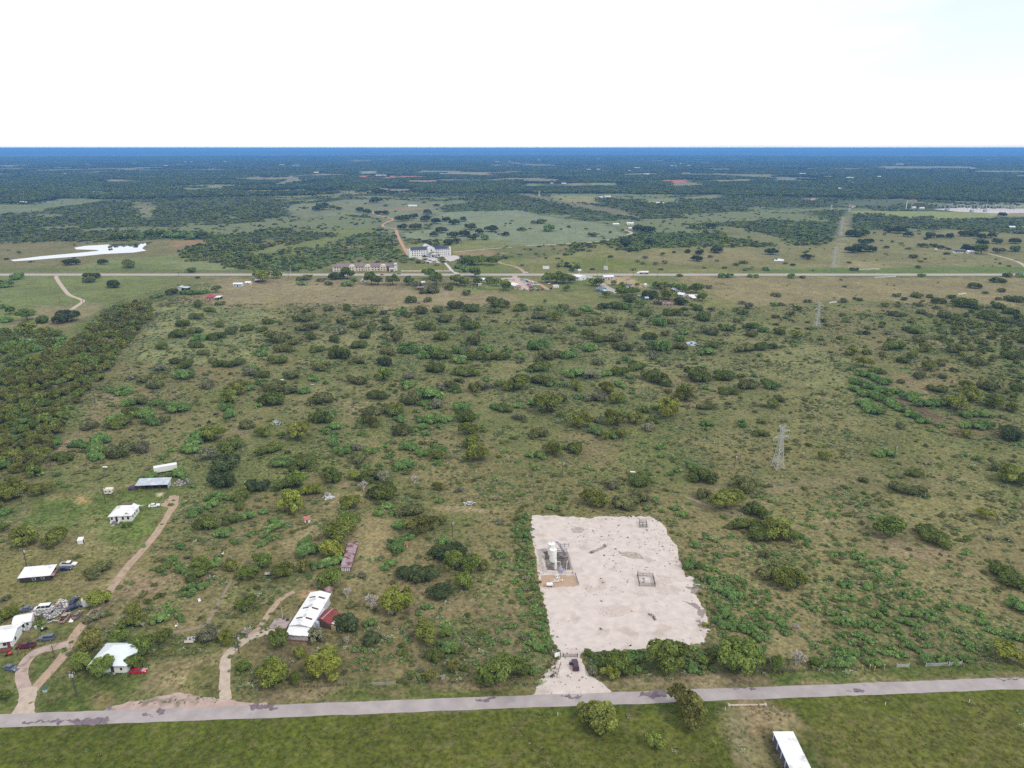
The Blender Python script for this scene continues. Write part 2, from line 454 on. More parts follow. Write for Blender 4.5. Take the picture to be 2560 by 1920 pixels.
 ('C2', '1060 680, 1280 420, 1500 400, 1600 560, 1900 480, 2000 400, 2212 300, 2212 700, 1700 760, 1380 560, 1300 680, 1120 740', (.19, .145, .108), 7, .75, 6, .7, .2),
 ('C2', '1220 690, 1310 760, 1300 1250, 1060 1260, 1120 1060', (.225, .185, .115), 5, .9, 3, .5, 0),
 ('C2', '0 900, 440 930, 480 1000, 720 920, 560 1060, 300 1320, 0 1330', (.088, .075, .050), 8, .8, 6, .7, 0),
 ('C2', '520 900, 1100 760, 1200 900, 1100 1200, 760 1260, 560 1060', (.12, .098, .062), 8, .8, 6, .8, .25),
 ('C2', '1340 900, 2212 700, 2212 1000, 1800 1250, 1400 1280, 1340 1000', (.115, .098, .066), 8, .7, 6, .8, .2),
 ('C2', '0 400, 500 340, 540 470, 330 480, 60 520, 0 500', (.175, .15, .10), 6, .8, 5, .6, 0),
 ('C2', '380 480, 470 480, 470 535, 380 535', (.36, .24, .18), 2, .9, 1, .3, 0),
 ('C2', '0 500, 60 520, 60 700, 0 760', (.105, .098, .042), 5, .8, 4, .6, 0),
 ('C2', '0 1330, 760 1310, 780 1350, 620 1380, 700 1420, 0 1445', (.21, .16, .13), 3, .9, 2, .7, 0),
 ('C2', '740 1330, 1400 1300, 1900 1340, 2212 1340, 2212 1378, 900 1420, 600 1390', (.065, .098, .020), 3, .95, 2, .5, 0),
 ('C2', '1440 1270, 2100 1270, 2100 1310, 1600 1320, 1440 1310', (.22, .165, .13), 3, .9, 2, .6, 0),
 ('C2', '960 1350, 1310 1340, 1310 1370, 1180 1400, 1130 1350, 1000 1380', (.22, .165, .12), 2, .8, 2, .5, 0),
 # C1 / C5 homesteads
 ('C5', '300 480, 1100 380, 1500 440, 1480 620, 1200 960, 1040 1060, 800 950, 560 760, 200 860, 120 800, 220 620', LAWN, 6, .95, 5, .9, 0),
 ('C5', '330 470, 640 440, 1150 380, 1160 400, 760 450, 420 500', (.215, .175, .12), 4, .8, 3, .5, 0),
 ('C5', '60 880, 560 770, 720 740, 820 820, 1100 960, 900 1000, 640 960, 200 1000, -60 960', (.195, .165, .105), 8, .8, 8, .9, 0),
 ('C5', '700 490, 770 500, 760 540, 670 550, 680 500', (.30, .22, .13), 2, .9, 1.5, .4, 0),
 ('C5', '1350 460, 1420 450, 1410 490, 1370 495', (.46, .40, .34), 1, .95, .6, .3, 0),
 ('C5', '-60 960, 240 1000, 900 1000, 1000 1160, 860 1230, 500 1240, -60 1360', (.135, .128, .062), 8, .8, 8, .9, 0),
 ('C5', '180 1230, 440 1220, 420 1250, 190 1270', (.085, .15, .03), 2, .9, 1.5, .4, 0),
 ('C5', '480 1240, 980 1180, 960 1260, 620 1310', (.215, .17, .115), 6, .7, 5, .8, 0),
 ('C5', '-60 1240, 560 1260, 900 1330, 700 1500, 100 1400, -60 1440', (.12, .12, .052), 6, .7, 6, .9, 0),
 ('C1', '1150 330, 1560 330, 1620 420, 1500 500, 1250 560, 1200 640, 1080 650, 880 810, 860 760, 980 580, 1050 480', (.215, .16, .125), 5, .9, 5, .7, 0),
 ('C1', '1560 560, 1900 400, 1980 390, 1900 560, 1780 780, 1500 830, 1300 830, 1700 760', (.185, .15, .10), 5, .8, 5, .7, .1),
 ('C1', '900 840, 1300 830, 1400 900, 1960 920, 1960 1000, 1600 1060, 1300 1090, 1240 1240, 920 1300, 720 1190', (.09, .105, .040), 5, .8, 4, .8, 0),
 ('C1', '1240 1180, 1500 1060, 1900 1020, 1940 1060, 1880 1120, 1700 1140, 1640 1260, 1400 1330, 1150 1350', (.25, .20, .14), 4, .9, 3, .8, 0),
 ('C1', '1720 1130, 1880 1140, 1880 1290, 1860 1370, 1700 1350, 1690 1220', (.10, .10, .045), 3, .9, 2, .8, 0),
 ('C1', '740 1180, 1220 1200, 1180 1340, 900 1500, 300 1530, 300 1400, 420 1260', (.088, .112, .034), 4, .9, 3, .8, 0),
 ('C1', '300 1390, 560 1330, 960 1340, 1000 1420, 800 1500, 520 1510, 330 1520', (.075, .11, .028), 3, .7, 3, .8, 0),
 ('C1', '820 1380, 960 1370, 980 1430, 860 1480, 810 1440', (.20, .16, .10), 2, .8, 2, .5, 0),
 ('C1', '260 1040, 500 1000, 530 1040, 440 1150, 260 1290', (.10, .125, .045), 2, .95, 1.5, .6, 0),
 ('C1', '-60 980, 200 1020, 140 1200, 160 1500, -60 1560', (.085, .11, .036), 3, .9, 3, .7, 0),
 ('C1', '220 760, 620 740, 640 850, 420 920, 300 900', (.10, .12, .05), 4, .8, 4, .8, 0),
 # left track edge beside the wood
 ('C5', '300 480, 260 600, 100 780, -60 960, -60 900, 60 780, 200 600, 270 480', (.185, .14, .115), 2, .85, 2, .5, 0),
 ('D5', '1400 240, 1300 400, 1160 600, 1080 700, 1050 700, 1240 440, 1380 230', (.15, .12, .09), 2, .5, 2, .5, 0),
 ('D5', '930 960, 1080 1000, 900 1070, 760 1290, 560 1480, 400 1620, 360 1600, 560 1400, 720 1220, 860 1040', (.20, .15, .12), 3, .8, 3, .5, 0),
 ('D5', '2000 1260, 2160 1220, 2120 1330, 1900 1450, 1860 1420', (.20, .16, .12), 4, .8, 4, .5, 0),
 ('C6', '840 400, 890 470, 820 600, 780 560', (.20, .155, .12), 4, .8, 3, .4, 0),
 ('C6', '700 1040, 830 1060, 700 1240, 500 1480, 330 1660, 250 1660, 440 1430, 640 1220', (.225, .185, .13), 4, .9, 3, .5, .1),
 ('C6', '850 1150, 960 1180, 1060 1350, 1180 1370, 1200 1500, 1080 1659, 880 1659, 930 1500', (.215, .175, .112), 4, .88, 4, .6, .15),
 ('C6', '1540 1260, 1800 1290, 2080 1290, 2060 1320, 1800 1310, 1560 1290', (.25, .20, .15), 2, .8, 2, .4, 0),
 # both verges of the near road, and the pasture below it
 ('D5', '-900 3850, 2212 3700, 4424 3610, 6636 3500, 9500 3420, 9500 5000, -900 5000', PAST, 2.5, 1, 2, .40, 0),
 ('C4', '-700 1530, 100 1560, 800 1570, 1400 1590, 2212 1500, 2900 1490, 2900 1530, 2212 1545, 1300 1600, 0 1640, -700 1660', (.20, .16, .125), 2, .7, 2, .7, 0),
 ('C4', '0 1530, 700 1510, 760 1580, 200 1620, 0 1600', (.055, .095, .018), 2, .9, 2, .5, 0),
 ('C4', '780 1500, 1100 1470, 2212 1460, 2900 1440, 2900 1480, 2212 1510, 1600 1560, 1100 1560, 820 1570', (.072, .10, .022), 2, .9, 2, .5, 0),
 ('C3', '860 1590, 1660 1560, 2212 1580, 2212 1620, 1200 1640, 900 1640', (.19, .15, .115), 2, .8, 2, .7, 0),
]
def d8(s): return [(1280 + float(a.split()[0]) * 1280 / 2212, 1640 + float(a.split()[1]) * 1280 / 2212) for a in s.split(",")]
PLOTS += [
 ('D8', '900 225, 1030 190, 1200 240, 1300 340, 1400 500, 1420 700, 1000 700, 960 430', (.155, .128, .088), 3, .85, 3, .9, 0),
 ('D8', '985 195, 1040 195, 1080 260, 1090 360, 1040 350, 990 260', (.26, .185, .14), 1.5, .85, 1.5, .6, 0),
 ('D8', '1110 235, 1220 235, 1250 310, 1240 330, 1130 300', (.25, .19, .155), 2, .8, 2, .7, 0),
 ('D8', '920 240, 1000 240, 1020 340, 1000 480, 960 480', (.21, .18, .145), 2.5, .8, 2, .7, 0),
 ('D8', '1080 330, 1130 330, 1190 500, 1300 700, 1200 700', (.06, .055, .035), 2, .8, 1, .6, 0),  # shadow left of the storage units, painted into the ground colour
 ('D8', '1215 330, 1290 340, 1440 700, 1330 700', (.06, .09, .02), 2, .8, 1, .5, 0),
 ('D8', '1270 250, 2212 200, 2700 200, 2700 700, 1450 700, 1300 380', (.092, .094, .028), 6, .75, 5, .6, .15),
 ('D8', '0 250, 900 230, 940 400, 980 700, -700 700, -700 260', (.088, .094, .024), 8, .6, 6, .45, 0),
 ('D8', '0 230, 300 200, 840 190, 900 210, 860 260, 460 250, 0 260', (.055, .082, .018), 2, .8, 2, .5, 0),
 ('D8', '-700 225, 300 180, 420 215, 0 235, -700 260', (.15, .13, .085), 1.5, .5, 1.5, .6, 0),
]
def outline(c, s): return [P(*a) for a in (d8(s) if c == 'D8' else ql(c, s))]
def far_open(X, Y):                      # glades in the far woods
    n = fbm(X, Y, 620, 119) + .35 * (fbm(X, Y, 190, 129) - .5)
    return sstep((.462 - n) * 16)
def mid_open(X, Y): return sstep((.425 - fbm(X, Y, 210, 219) + .1 * (fbm(X, Y, 40, 239) - .5)) * 14)
def cover(X, Y):
    """ground colour, mottling and specks at world points"""
    n1 = fbm(X, Y, 9.0, 3); n2 = fbm(X, Y, 38.0, 11); n3 = fbm(X, Y, 160.0, 23)
    col = np.empty(X.shape + (3,))
    k = (n2 - .5) * 2.2 + (n3 - .5) * 1.6 + (n1 - .5) * .8
    for i in range(3):
        g = (.112, .124, .054)[i]; s_ = (.172, .142, .086)[i]
        m = sstep(.5 + k)
        col[..., i] = g + (s_ - g) * m
    mot = np.full(X.shape, .7)
    spk = .25 + sstep((fbm(X, Y, 55.0, 41) - .46) * 6) * .65
    for c, s, rgb, soft, st, wp, mo, sk in PLOTS:
        pl = outline(c, s)
        xs = [p.x for p in pl]; ys = [p.y for p in pl]
        pad = soft + wp * 2
        sel = np.where((X > min(xs) - pad) & (X < max(xs) + pad) & (Y > min(ys) - pad) & (Y < max(ys) + pad))
        if len(sel[0]) == 0: continue
        x, y = X[sel], Y[sel]
        big = wp > 12
        nn = (n2[sel] if big else n1[sel]) * .75 + n1[sel] * .25
        d = sdist(x, y, pl) + (nn - .5) * 4.5 * wp
        m = sstep(.5 + d / (2 * soft)) * st
        var = 1.04 + ((n2[sel] - .5) * .9 + (n1[sel] - .5) * .7) * mo * 1.1
        for i in range(3): col[sel + (i,)] += (rgb[i] * var - col[sel + (i,)]) * m
        mot[sel] += (mo - mot[sel]) * m
        spk[sel] += (sk - spk[sel]) * m
    mdl = np.where((Y > 1000) & (np.hypot(X, Y) < 2600))
    g = mid_open(X[mdl], Y[mdl]) * (col[mdl + (0,)] < .075)
    for i in range(3): col[mdl + (i,)] += ((.150, .168, .100)[i] - col[mdl + (i,)]) * g * .9
    far = np.where(np.hypot(X, Y) > 2500)
    g = far_open(X[far], Y[far])
    for i in range(3): col[far + (i,)] += ((.22, .20, .135)[i] - col[far + (i,)]) * g * .8
    return col, mot, spk

def ground_material():
    m = bpy.data.materials.new("ground_cover")
    m.use_nodes = True
    t = m.node_tree; N = t.nodes.new; L = t.links.new
    b = t.nodes["Principled BSDF"]
    b.inputs["Roughness"].default_value = .95
    b.inputs["Specular IOR Level"].default_value = .1
    a = N("ShaderNodeVertexColor"); a.layer_name = "tint"
    sp = N("ShaderNodeAttribute"); sp.attribute_name = "speck"
    co = N("ShaderNodeTexCoord")
    def noise(scale, detail, loc):
        mp_ = N("ShaderNodeMapping"); mp_.inputs["Location"].default_value = (loc, loc * .7, loc * .3)
        L(co.outputs["Object"], mp_.inputs["Vector"])
        n = N("ShaderNodeTexNoise"); n.inputs["Scale"].default_value = scale; n.inputs["Detail"].default_value = detail
        n.inputs["Roughness"].default_value = .62
        L(mp_.outputs[0], n.inputs["Vector"])
        return n.outputs["Fac"]
    def rng(src, a0, a1, b0, b1):
        r = N("ShaderNodeMapRange")
        r.inputs["From Min"].default_value = a0; r.inputs["From Max"].default_value = a1
        r.inputs["To Min"].default_value = b0; r.inputs["To Max"].default_value = b1
        L(src, r.inputs["Value"])
        return r.outputs["Result"]
    def mixc(f, c1, c2):
        x = N("ShaderNodeMix"); x.data_type = 'RGBA'
        L(f, x.inputs[0])
        for s, i in ((c1, 6), (c2, 7)):
            if isinstance(s, tuple): x.inputs[i].default_value = (*s, 1)
            else: L(s, x.inputs[i])
        return x.outputs[2]
    def mulv(s1, s2):
        x = N("ShaderNodeMath"); x.operation = 'MULTIPLY'
        L(s1, x.inputs[0])
        if isinstance(s2, float): x.inputs[1].default_value = s2
        else: L(s2, x.inputs[1])
        return x.outputs[0]
    def scale(c, f):
        x = N("ShaderNodeVectorMath"); x.operation = 'SCALE'
        L(c, x.inputs[0]); L(f, x.inputs["Scale"])
        return x.outputs[0]
    fine = rng(noise(.75, 8, 3.1), .3, .7, .45, 1.55)
    mid = rng(noise(.16, 7, 11.7), .3, .7, .8, 1.2)
    c = scale(scale(a.outputs["Color"], fine), mid)
    soil = mulv(rng(noise(.35, 8, 23.0), .52, .68, 0, .75), a.outputs["Alpha"])
    c = mixc(soil, c, (.225, .175, .120))
    grass = mulv(rng(noise(.42, 8, 41.0), .53, .66, 0, .65), a.outputs["Alpha"])
    c = mixc(grass, c, (.060, .078, .026))
    speck = mulv(rng(noise(.75, 6, 57.0), .54, .62, 0, 1.0), sp.outputs["Fac"])
    c = mixc(speck, c, (.265, .275, .140))
    hue = N("ShaderNodeVectorMath"); hue.operation = 'MULTIPLY'; hue.inputs[1].default_value = (1.04, 1.05, .80)
    L(c, hue.inputs[0]); L(hue.outputs[0], b.inputs["Base Color"])
    return m

def make_ground():
    th = np.concatenate([np.radians(np.linspace(-44, 44, 800)), np.radians(np.linspace(44, 316, 60)[1:-1])])
    r = [2.0, 40.0, 90.0]
    x = 120.0
    while x < 480: r.append(x); x += .62
    while x < 1000: r.append(x); x *= 1.0026
    while x < 9000: r.append(x); x *= 1.0042
    while x < 44000: r.append(x); x *= 1.02
    r.append(44000.0)
    r = np.array(r)
    T, Rr = np.meshgrid(th, r)
    X, Y = Rr * np.sin(T), Rr * np.cos(T)
    n, mth = len(r), len(th)
    col, mot, spk = cover(X, Y)
    co = np.zeros((n, mth, 3), np.float32)
    co[..., 0], co[..., 1] = X, Y
    i, j = np.meshgrid(np.arange(n - 1), np.arange(mth), indexing='ij')
    jn = (j + 1) % mth
    fc = np.stack([i * mth + j, i * mth + jn, (i + 1) * mth + jn, (i + 1) * mth + j], -1).reshape(-1, 4)[:, ::-1]
    hub = np.arange(mth)[::-1]          # closes the middle
    nf = len(fc)
    me = bpy.data.meshes.new("ground")
    me.vertices.add(n * mth)
    me.vertices.foreach_set("co", co.ravel())
    loops = np.concatenate([fc.ravel(), hub]).astype(np.int32)
    me.loops.add(len(loops))
    me.loops.foreach_set("vertex_index", loops)
    me.polygons.add(nf + 1)
    me.polygons.foreach_set("loop_start", np.concatenate([np.arange(nf) * 4, [nf * 4]]).astype(np.int32))
    me.update(calc_edges=True)
    ca = me.color_attributes.new("tint", 'FLOAT_COLOR', 'POINT')
    rgba = np.concatenate([col.reshape(-1, 3), mot.reshape(-1, 1)], 1).astype(np.float32)
    ca.data.foreach_set("color", rgba.ravel())
    at = me.attributes.new("speck", 'FLOAT', 'POINT')
    at.data.foreach_set("value", spk.ravel().astype(np.float32))
    me.materials.append(ground_material())
    o = link(bpy.data.objects.new("ground", me))
    return tag(o, "brown and green scrubland ground reaching to the flat horizon", "ground", kind="structure")
make_ground()

# ------------------------------------------------------------ sheets: road, highway, tracks, gravel pad, pond
rs = random.Random(5)
def densify(line, step, closed=False):
    o = []
    n = len(line)
    for i in range(n if closed else n - 1):
        a, b = Vector(line[i]), Vector(line[(i + 1) % n])
        k = max(1, int((b - a).length / step))
        for s in range(k): o.append(a.lerp(b, s / k))
    if not closed: o.append(Vector(line[-1]))
    return o
def sheet(name, poly, z, m, label, cat, rag=.5, step=1.2, kind="structure"):
    pts = densify(poly, step, True)
    arr = np.array([(p.x, p.y) for p in pts])
    n = len(arr)
    ang = fbm(arr[:, 0], arr[:, 1], 5 * step, 77, 5) - .5 + (fbm(arr[:, 0], arr[:, 1], 1.6 * step, 177, 2) - .5) * .55
    ang2 = fbm(arr[:, 0], arr[:, 1], 5 * step, 99, 5) - .5 + (fbm(arr[:, 0], arr[:, 1], 1.6 * step, 199, 2) - .5) * .55
    arr = arr + np.stack([ang, ang2], 1) * rag * 5
    v = [Vector((x, y, z)) for x, y in arr]
    tris = tessellate_polygon([v])
    mb = MB().add(v, [t if (v[t[1]] - v[t[0]]).cross(v[t[2]] - v[t[0]]).z > 0 else t[::-1] for t in tris])
    o = mb.build(name, m, fix=False)
    return tag(o, label, cat, kind=kind)
def smooth(line, it=2):
    for _ in range(it):
        n = [line[0]]
        for a, b in zip(line[:-1], line[1:]):
            n += [a.lerp(b, .25), a.lerp(b, .75)]
        n.append(line[-1])
        line = n
    return line
def strip(name, line, w, z, m, label, cat, rag=.25, sm=2, kind="structure"):
    line = [Vector(p) for p in line]
    if sm: line = smooth(line, sm)
    pts = densify(line, max(.7, w * .2))
    mb = MB()
    vs = []
    for i, p in enumerate(pts):
        d = (pts[min(i + 1, len(pts) - 1)] - pts[max(i - 1, 0)]).normalized()
        nrm = Vector((-d.y, d.x, 0))
        ww = w if not callable(w) else w(i / (len(pts) - 1))
        a = np.array([p.x]); b = np.array([p.y])
        j1 = float(fbm(a, b, 4 + w * .6 if not callable(w) else 5, 7)[0] - .5) * rag * 2; j2 = float(fbm(a, b, 4 + w * .6 if not callable(w) else 5, 31)[0] - .5) * rag * 2
        vs += [p + nrm * (ww / 2 + j1), p - nrm * (ww / 2 + j2)]
    for v in vs: v.z = z
    mb.add(vs, [(2 * i, 2 * i + 1, 2 * i + 3, 2 * i + 2) for i in range(len(pts) - 1)])
    return tag(mb.build(name, m, fix=False), label, cat, kind=kind)

M_ROAD = mat("worn_asphalt", (.345, .305, .298), .9, .14, .22, stain=((.20, .165, .18), .10, .63))
M_HIGH = mat("pale_highway", (.37, .335, .31), .9, .06, .05)
M_DIRT = mat("dirt_track", (.37, .27, .195), .95, .16, .5, stain=((.22, .17, .13), .4, .60))
M_PALE = mat("caliche_track", (.44, .36, .29), .95, .14, .6)
M_REDD = mat("red_dirt_track", (.44, .25, .16), .95, .12, .2)
M_PAD = mat("pad_gravel", (.545, .475, .435), .95, .10, .35, stain=((.44, .37, .325), .16, .555))
M_APRON = mat("roadside_gravel", (.40, .30, .26), .95, .16, .4, stain=((.19, .165, .12), .22, .53))
M_LOT = mat("pale_concrete_lot", (.5, .46, .44), .9, .06, .1)
M_WATER = mat("pond_water", (.70, .74, .78), .02, .03, .02, metal=.88)
M_LOTDIRT = mat("pink_dirt_lot", (.46, .35, .30), .95, .1, .1)

def roady(x, top): return 1787 - (1787 - 1693) * x / 2560 if top else 1820 - (1820 - 1723) * x / 2560
rl = [P(x, roady(x, 0)) for x in (-900, 640, 1280, 3400)]
rh = [P(x, roady(x, 1)) for x in (3400, 1280, 640, -900)]
sheet("road", rl + rh, .06, M_ROAD, "worn pinkish grey country road with dark purple patches", "road", .12, 2.0)
hy = P(1280, 687).y
sheet("highway", [Vector((-2600, hy - 8, 0)), Vector((2600, hy - 8, 0)), Vector((2600, hy + 8, 0)), Vector((-2600, hy + 8, 0))], .2, M_HIGH, "pale straight highway crossing the middle distance", "highway", .1, 30)
strip("highway_turn", wl('D3', '460 1192, 620 1200, 690 1225, 740 1260, 800 1300, 860 1330, 920 1358'), 9, .16, M_HIGH, "pale side road leaving the highway towards the houses", "road", .3)
pad = outline('C3', '175 165, 400 170, 600 188, 690 195, 720 180, 950 172, 1190 175, 1270 215, 1335 285, 1345 330, 1415 420, 1450 560, 1500 700, 1580 695, 1625 770, 1540 790, 1600 880, 1640 960, 1690 1040, 1680 1120, 1720 1130, 1650 1270, 1400 1312, 900 1335, 700 1348, 590 1358, 580 1400, 640 1500, 690 1560, 860 1680, 860 1720, 180 1730, 220 1640, 280 1530, 390 1440, 420 1390, 380 1320, 330 1190, 290 950, 240 780, 180 350, 160 310')
sheet("gravel_pad", pad, .03, M_PAD, "bright pinkish white gravel well pad with driveway to the road", "gravel pad", .33, .55)
strip("dirt_track", wl('C5', '1490 480, 1500 560, 1430 690, 1330 840, 1200 990, 1060 1140, 960 1290, 800 1490, 690 1620') + wl('C1', '600 930, 560 1020, 470 1130, 340 1270, 250 1380, 190 1500, 170 1560'), 2.9, .03, M_DIRT, "long straight tan dirt driveway climbing past the left homesteads", "track", .3)
sheet("dirt_yard", outline('C5', '1400 545, 1450 500, 1550 480, 1540 560, 1500 620, 1470 580, 1380 575'), .026, M_DIRT, "tan dirt turnaround at the top of the driveway", "dirt yard", .3)
strip("gravel_loop", wl('C1', '600 930, 470 960, 340 985, 240 1050, 190 1140, 185 1240, 220 1330, 240 1400'), 3.4, .034, M_APRON, "pinkish gravel loop around a small green lawn", "track", .3)
sheet("track_mouth", outline('C1', '150 1330, 250 1300, 330 1300, 310 1380, 290 1440, 290 1510, 330 1560, 330 1590, 40 1590, 80 1560, 160 1440'), .038, M_PALE, "pale fanned mouth of the dirt driveway at the road", "track", .3)
sheet("gravel_apron", outline('C1', '850 1515, 980 1465, 1200 1415, 1400 1385, 1560 1352, 1640 1372, 1800 1398, 1990 1402, 2060 1425, 2300 1445, 2300 1490, 900 1560'), .03, M_APRON, "rough pink gravel shoulder along the road", "road shoulder", .5)
strip("farm_drive", wl('C1', '2420 780, 2240 850, 2130 890, 2010 980, 1950 1060, 1940 1200, 1945 1420'), 3.1, .034, M_PALE, "pale dirt drive from the road to the white barn", "track", .5)
strip("farm_drive", wl('C2', '330 480, 230 530, 150 610, 70 730, 0 830, -110 890'), 2.0, .028, M_DIRT, "narrow dirt drive bending behind the white barn", "track", .4)
strip("footpath", wl('C1', '2000 380, 1900 560, 1830 690, 1770 780, 1600 820, 1420 840'), 1.2, .02, mat("dry_path", (.24, .19, .14), .95, .2, .5), "faint beige footpath through the dry field", "path", .3)
strip("pasture_road", wl('D1', '510 1195, 480 1215, 500 1250, 550 1320, 600 1380, 700 1410, 725 1430, 660 1470, 620 1500'), 4.2, .06, M_PALE, "pale dirt lane winding down from the highway at left", "track", .3)
strip("red_track", wl('D2', '1315 1025, 1280 970, 1240 890, 1215 840, 1215 800, 1100 790, 1090 765, 1140 740, 1200 720, 1120 700, 1020 680, 1010 655'), 5.0, .08, M_REDD, "reddish dirt track winding uphill behind the big white hotel", "track", .4)
strip("ranch_road", wl('D3', '120 948, 420 935, 700 920, 860 895, 980 862, 1040 840, 1020 825, 960 808'), 6.0, .08, M_PALE, "pale ranch road curving across the far meadow", "track", .4)
strip("ranch_lane", wl('D2', '1700 1003, 1950 980, 2212 962'), 4.0, .08, M_PALE, "pale ranch lane right of the big white hotel", "track", .4)
strip("ranch_drive", wl('D4', '1900 1015, 2000 1040, 2100 1065, 2180 1095, 2240 1140, 2270 1190'), 5.0, .08, M_PALE, "pale ranch drive curving down to the highway at right", "track", .4)
strip("farm_lane", wl('D4', '1450 985, 1600 995, 1640 1000'), 4.0, .08, M_PALE, "short pale lane left of the far white farmhouse", "track", .3)
strip("dirt_spur", wl('D2', '2092 1080, 2110 1100, 2212 1120') + wl('D3', '60 1140, 100 1170, 110 1190'), 4.5, .07, M_DIRT, "curved tan spur track running down to the highway", "track", .3)
strip("cattle_trail", wl('C7', '1500 1180, 1700 1260, 1900 1350') + wl('C7', '2000 1330, 2212 1270'), 1.5, .02, mat("dry_path", (.24, .19, .14)), "beige cattle trail beside a yellow green bush", "trail", .4)
lot = [P(820 + float(a.split()[0]) / 6.506, 600 + float(a.split()[1]) / 6.506) for a in "1420 290, 1560 265, 2000 255, 2060 250, 2190 285, 2110 310, 2030 340, 1920 362, 2060 520, 2170 550, 2070 552, 1990 500, 1880 370, 1640 372, 1580 340".split(",")]
sheet("hotel_parking", lot, .09, M_LOT, "pale concrete car park and drive of the big white hotel", "car park", .3, 3)
D9 = lambda s: [P(1240 + float(a.split()[0]) / 7.9, 650 + float(a.split()[1]) / 7.9) for a in s.split(",")]
sheet("car_lot", D9("330 290, 440 290, 420 340, 520 370, 650 540, 640 600, 500 590, 360 560, 280 440, 220 370, 100 400, 110 360, 330 350"), .08, M_LOTDIRT, "pinkish concrete yard in front of the used car rows", "car lot", .4, 3)
strip("car_lot_lane", D9("470 370, 640 390, 780 440, 900 500, 1000 560, 1010 590"), 5, .085, M_REDD, "reddish lane along the upper side of the car rows", "track", .4)
sheet("substation_yard", outline('D4', '1420 632, 1700 618, 2300 630, 2700 640, 2700 672, 2300 664, 1950 668, 1650 655'), .1, M_LOT, "white gravel yard of the electrical substation", "gravel yard", 1.0, 12)
sheet("pond", outline('D1', '90 1072, 350 1040, 700 1008, 860 992, 830 985, 660 980, 640 966, 730 950, 900 940, 1180 924, 1330 914, 1290 930, 1240 955, 1230 975, 1265 990, 1150 1008, 900 1020, 700 1040, 430 1060, 250 1075, 120 1082'), .12, M_WATER, "long white reflecting stock pond beyond the highway", "pond", .18, 5)
sheet("small_pond", outline('D7', '1500 882, 1560 876, 1610 890, 1622 902, 1600 914, 1550 914, 1515 900'), .05, mat("blue_water", (.2, .26, .34), .03, .05, .1, spec=.5, ior=2.0), "small pale blue pond in the middle pasture", "pond", .3, 1.5)
sheet("far_pond", outline('D4', '40 1062, 90 1058, 140 1068, 130 1080, 60 1080'), .08, M_WATER, "small white stock pond in the far right pasture", "pond", .4, 3)
# stains and weeds lying on the pad keep a shape of their own
for s, c, m_, l in (('C3', '505 285, 560 265, 610 275, 620 305, 600 325, 540 320', (.38, .32, .28), "brownish oval stain on the upper left of the pad"),
                    ('C3', '920 485, 1000 480, 1100 500, 1130 540, 1060 545, 960 520', (.36, .31, .265), "brownish wet stain in the middle of the pad"),
                    ('C3', '655 490, 720 470, 790 420, 810 435, 740 475, 680 505', (.30, .255, .21), "long diagonal brown stain on the pad")):
    sheet("pad_stain", outline(s, c), .045, mat("stain_" + c[:3].strip(), m_, .95, .3, .8), l, "stain", .45, .8)
for s, l in (('1500 780, 1545 775, 1600 800, 1640 770, 1650 800, 1600 850, 1560 830', "mauve brown weedy stain at the notch on the right pad edge"), ('1490 915, 1560 915, 1610 945, 1650 1020, 1630 1040, 1590 990, 1540 935', "long mauve weedy stain near the lower right pad edge"), ('1580 1080, 1620 1060, 1640 1110, 1600 1140', "small mauve weedy stain at the lower right pad edge"), ('920 1300, 1050 1270, 1040 1300, 960 1320', "faint grey stain at the bottom edge of the pad"), ('780 960, 1000 930, 1050 1010, 900 1050, 760 1040', "faint speckled brown patch in the lower middle of the pad"), ('630 780, 760 780, 740 820, 660 810', "small brown patch left of the front fence"), ('840 790, 900 800, 900 830, 860 820', "tiny rusty patch left of the front fence"), ('1250 690, 1330 700, 1420 860, 1300 870, 1240 800', "faint tan drainage stain right of the front fence")):
    mm = (.27, .215, .20) if 'mauve' in l else (.49, .415, .37)
    sheet("pad_stain", outline('C3', s), .046, mat("mauve_weed" if 'mauve' in l else "pale_stain", mm, .95, .14, .9), l, "stain", .9, .5)
sheet("sand_bed", outline('C3', '235 790, 248 690, 320 682, 540 690, 575 770, 540 785'), .042, mat("orange_sand", (.40, .285, .20), .95, .14, .5), "orange brown sand bed under the white pipework", "sand", .3, .8)

M_PATCH = mat("purple_tar", (.165, .13, .15), .85, .3, .8)
for c, s, l in (('C1', '190 1602, 420 1598, 600 1590, 950 1580, 935 1625, 780 1632, 640 1618, 400 1612, 200 1622', "long dark purple tar patch on the road at left"), ('D8', '560 152, 690 148, 690 162, 620 186, 540 172', "dark purple tar patch above the larger roadside tree"),
                ('C2', '-40 1455, 110 1458, 200 1490, 120 1505, -40 1500', "purple patch on the road below the farm drive"), ('D8', '915 135, 1050 139, 1050 144, 930 141', "thin purple seam right of the pad mouth"), ('D8', '1440 149, 1512 147, 1508 156, 1455 155', "small purple seam on the right of the road"),
                ('D8', '2085 98, 2212 95, 2300 93, 2300 101, 2110 104', "purple streak at the right end of the road"), ('C1', '880 1482, 960 1465, 955 1495, 890 1500', "small purple blot at the road edge at left"), ('C1', '1350 1500, 1420 1496, 1412 1530, 1362 1532', "purple blot in the middle of the road"),
                ('C2', '1880 1410, 2060 1400, 2080 1418, 1930 1428', "faint purple patch left of the pad mouth"), ('D8', '200 168, 300 166, 290 176, 215 178', "faint purple patch under the pad mouth"), ('C1', '1240 1530, 1320 1525, 1330 1545, 1260 1548', "purple fleck near the drive mouth")):
    sheet("road_patch", outline(c, s), .066, M_PATCH, l, "road patch", .55, .35)
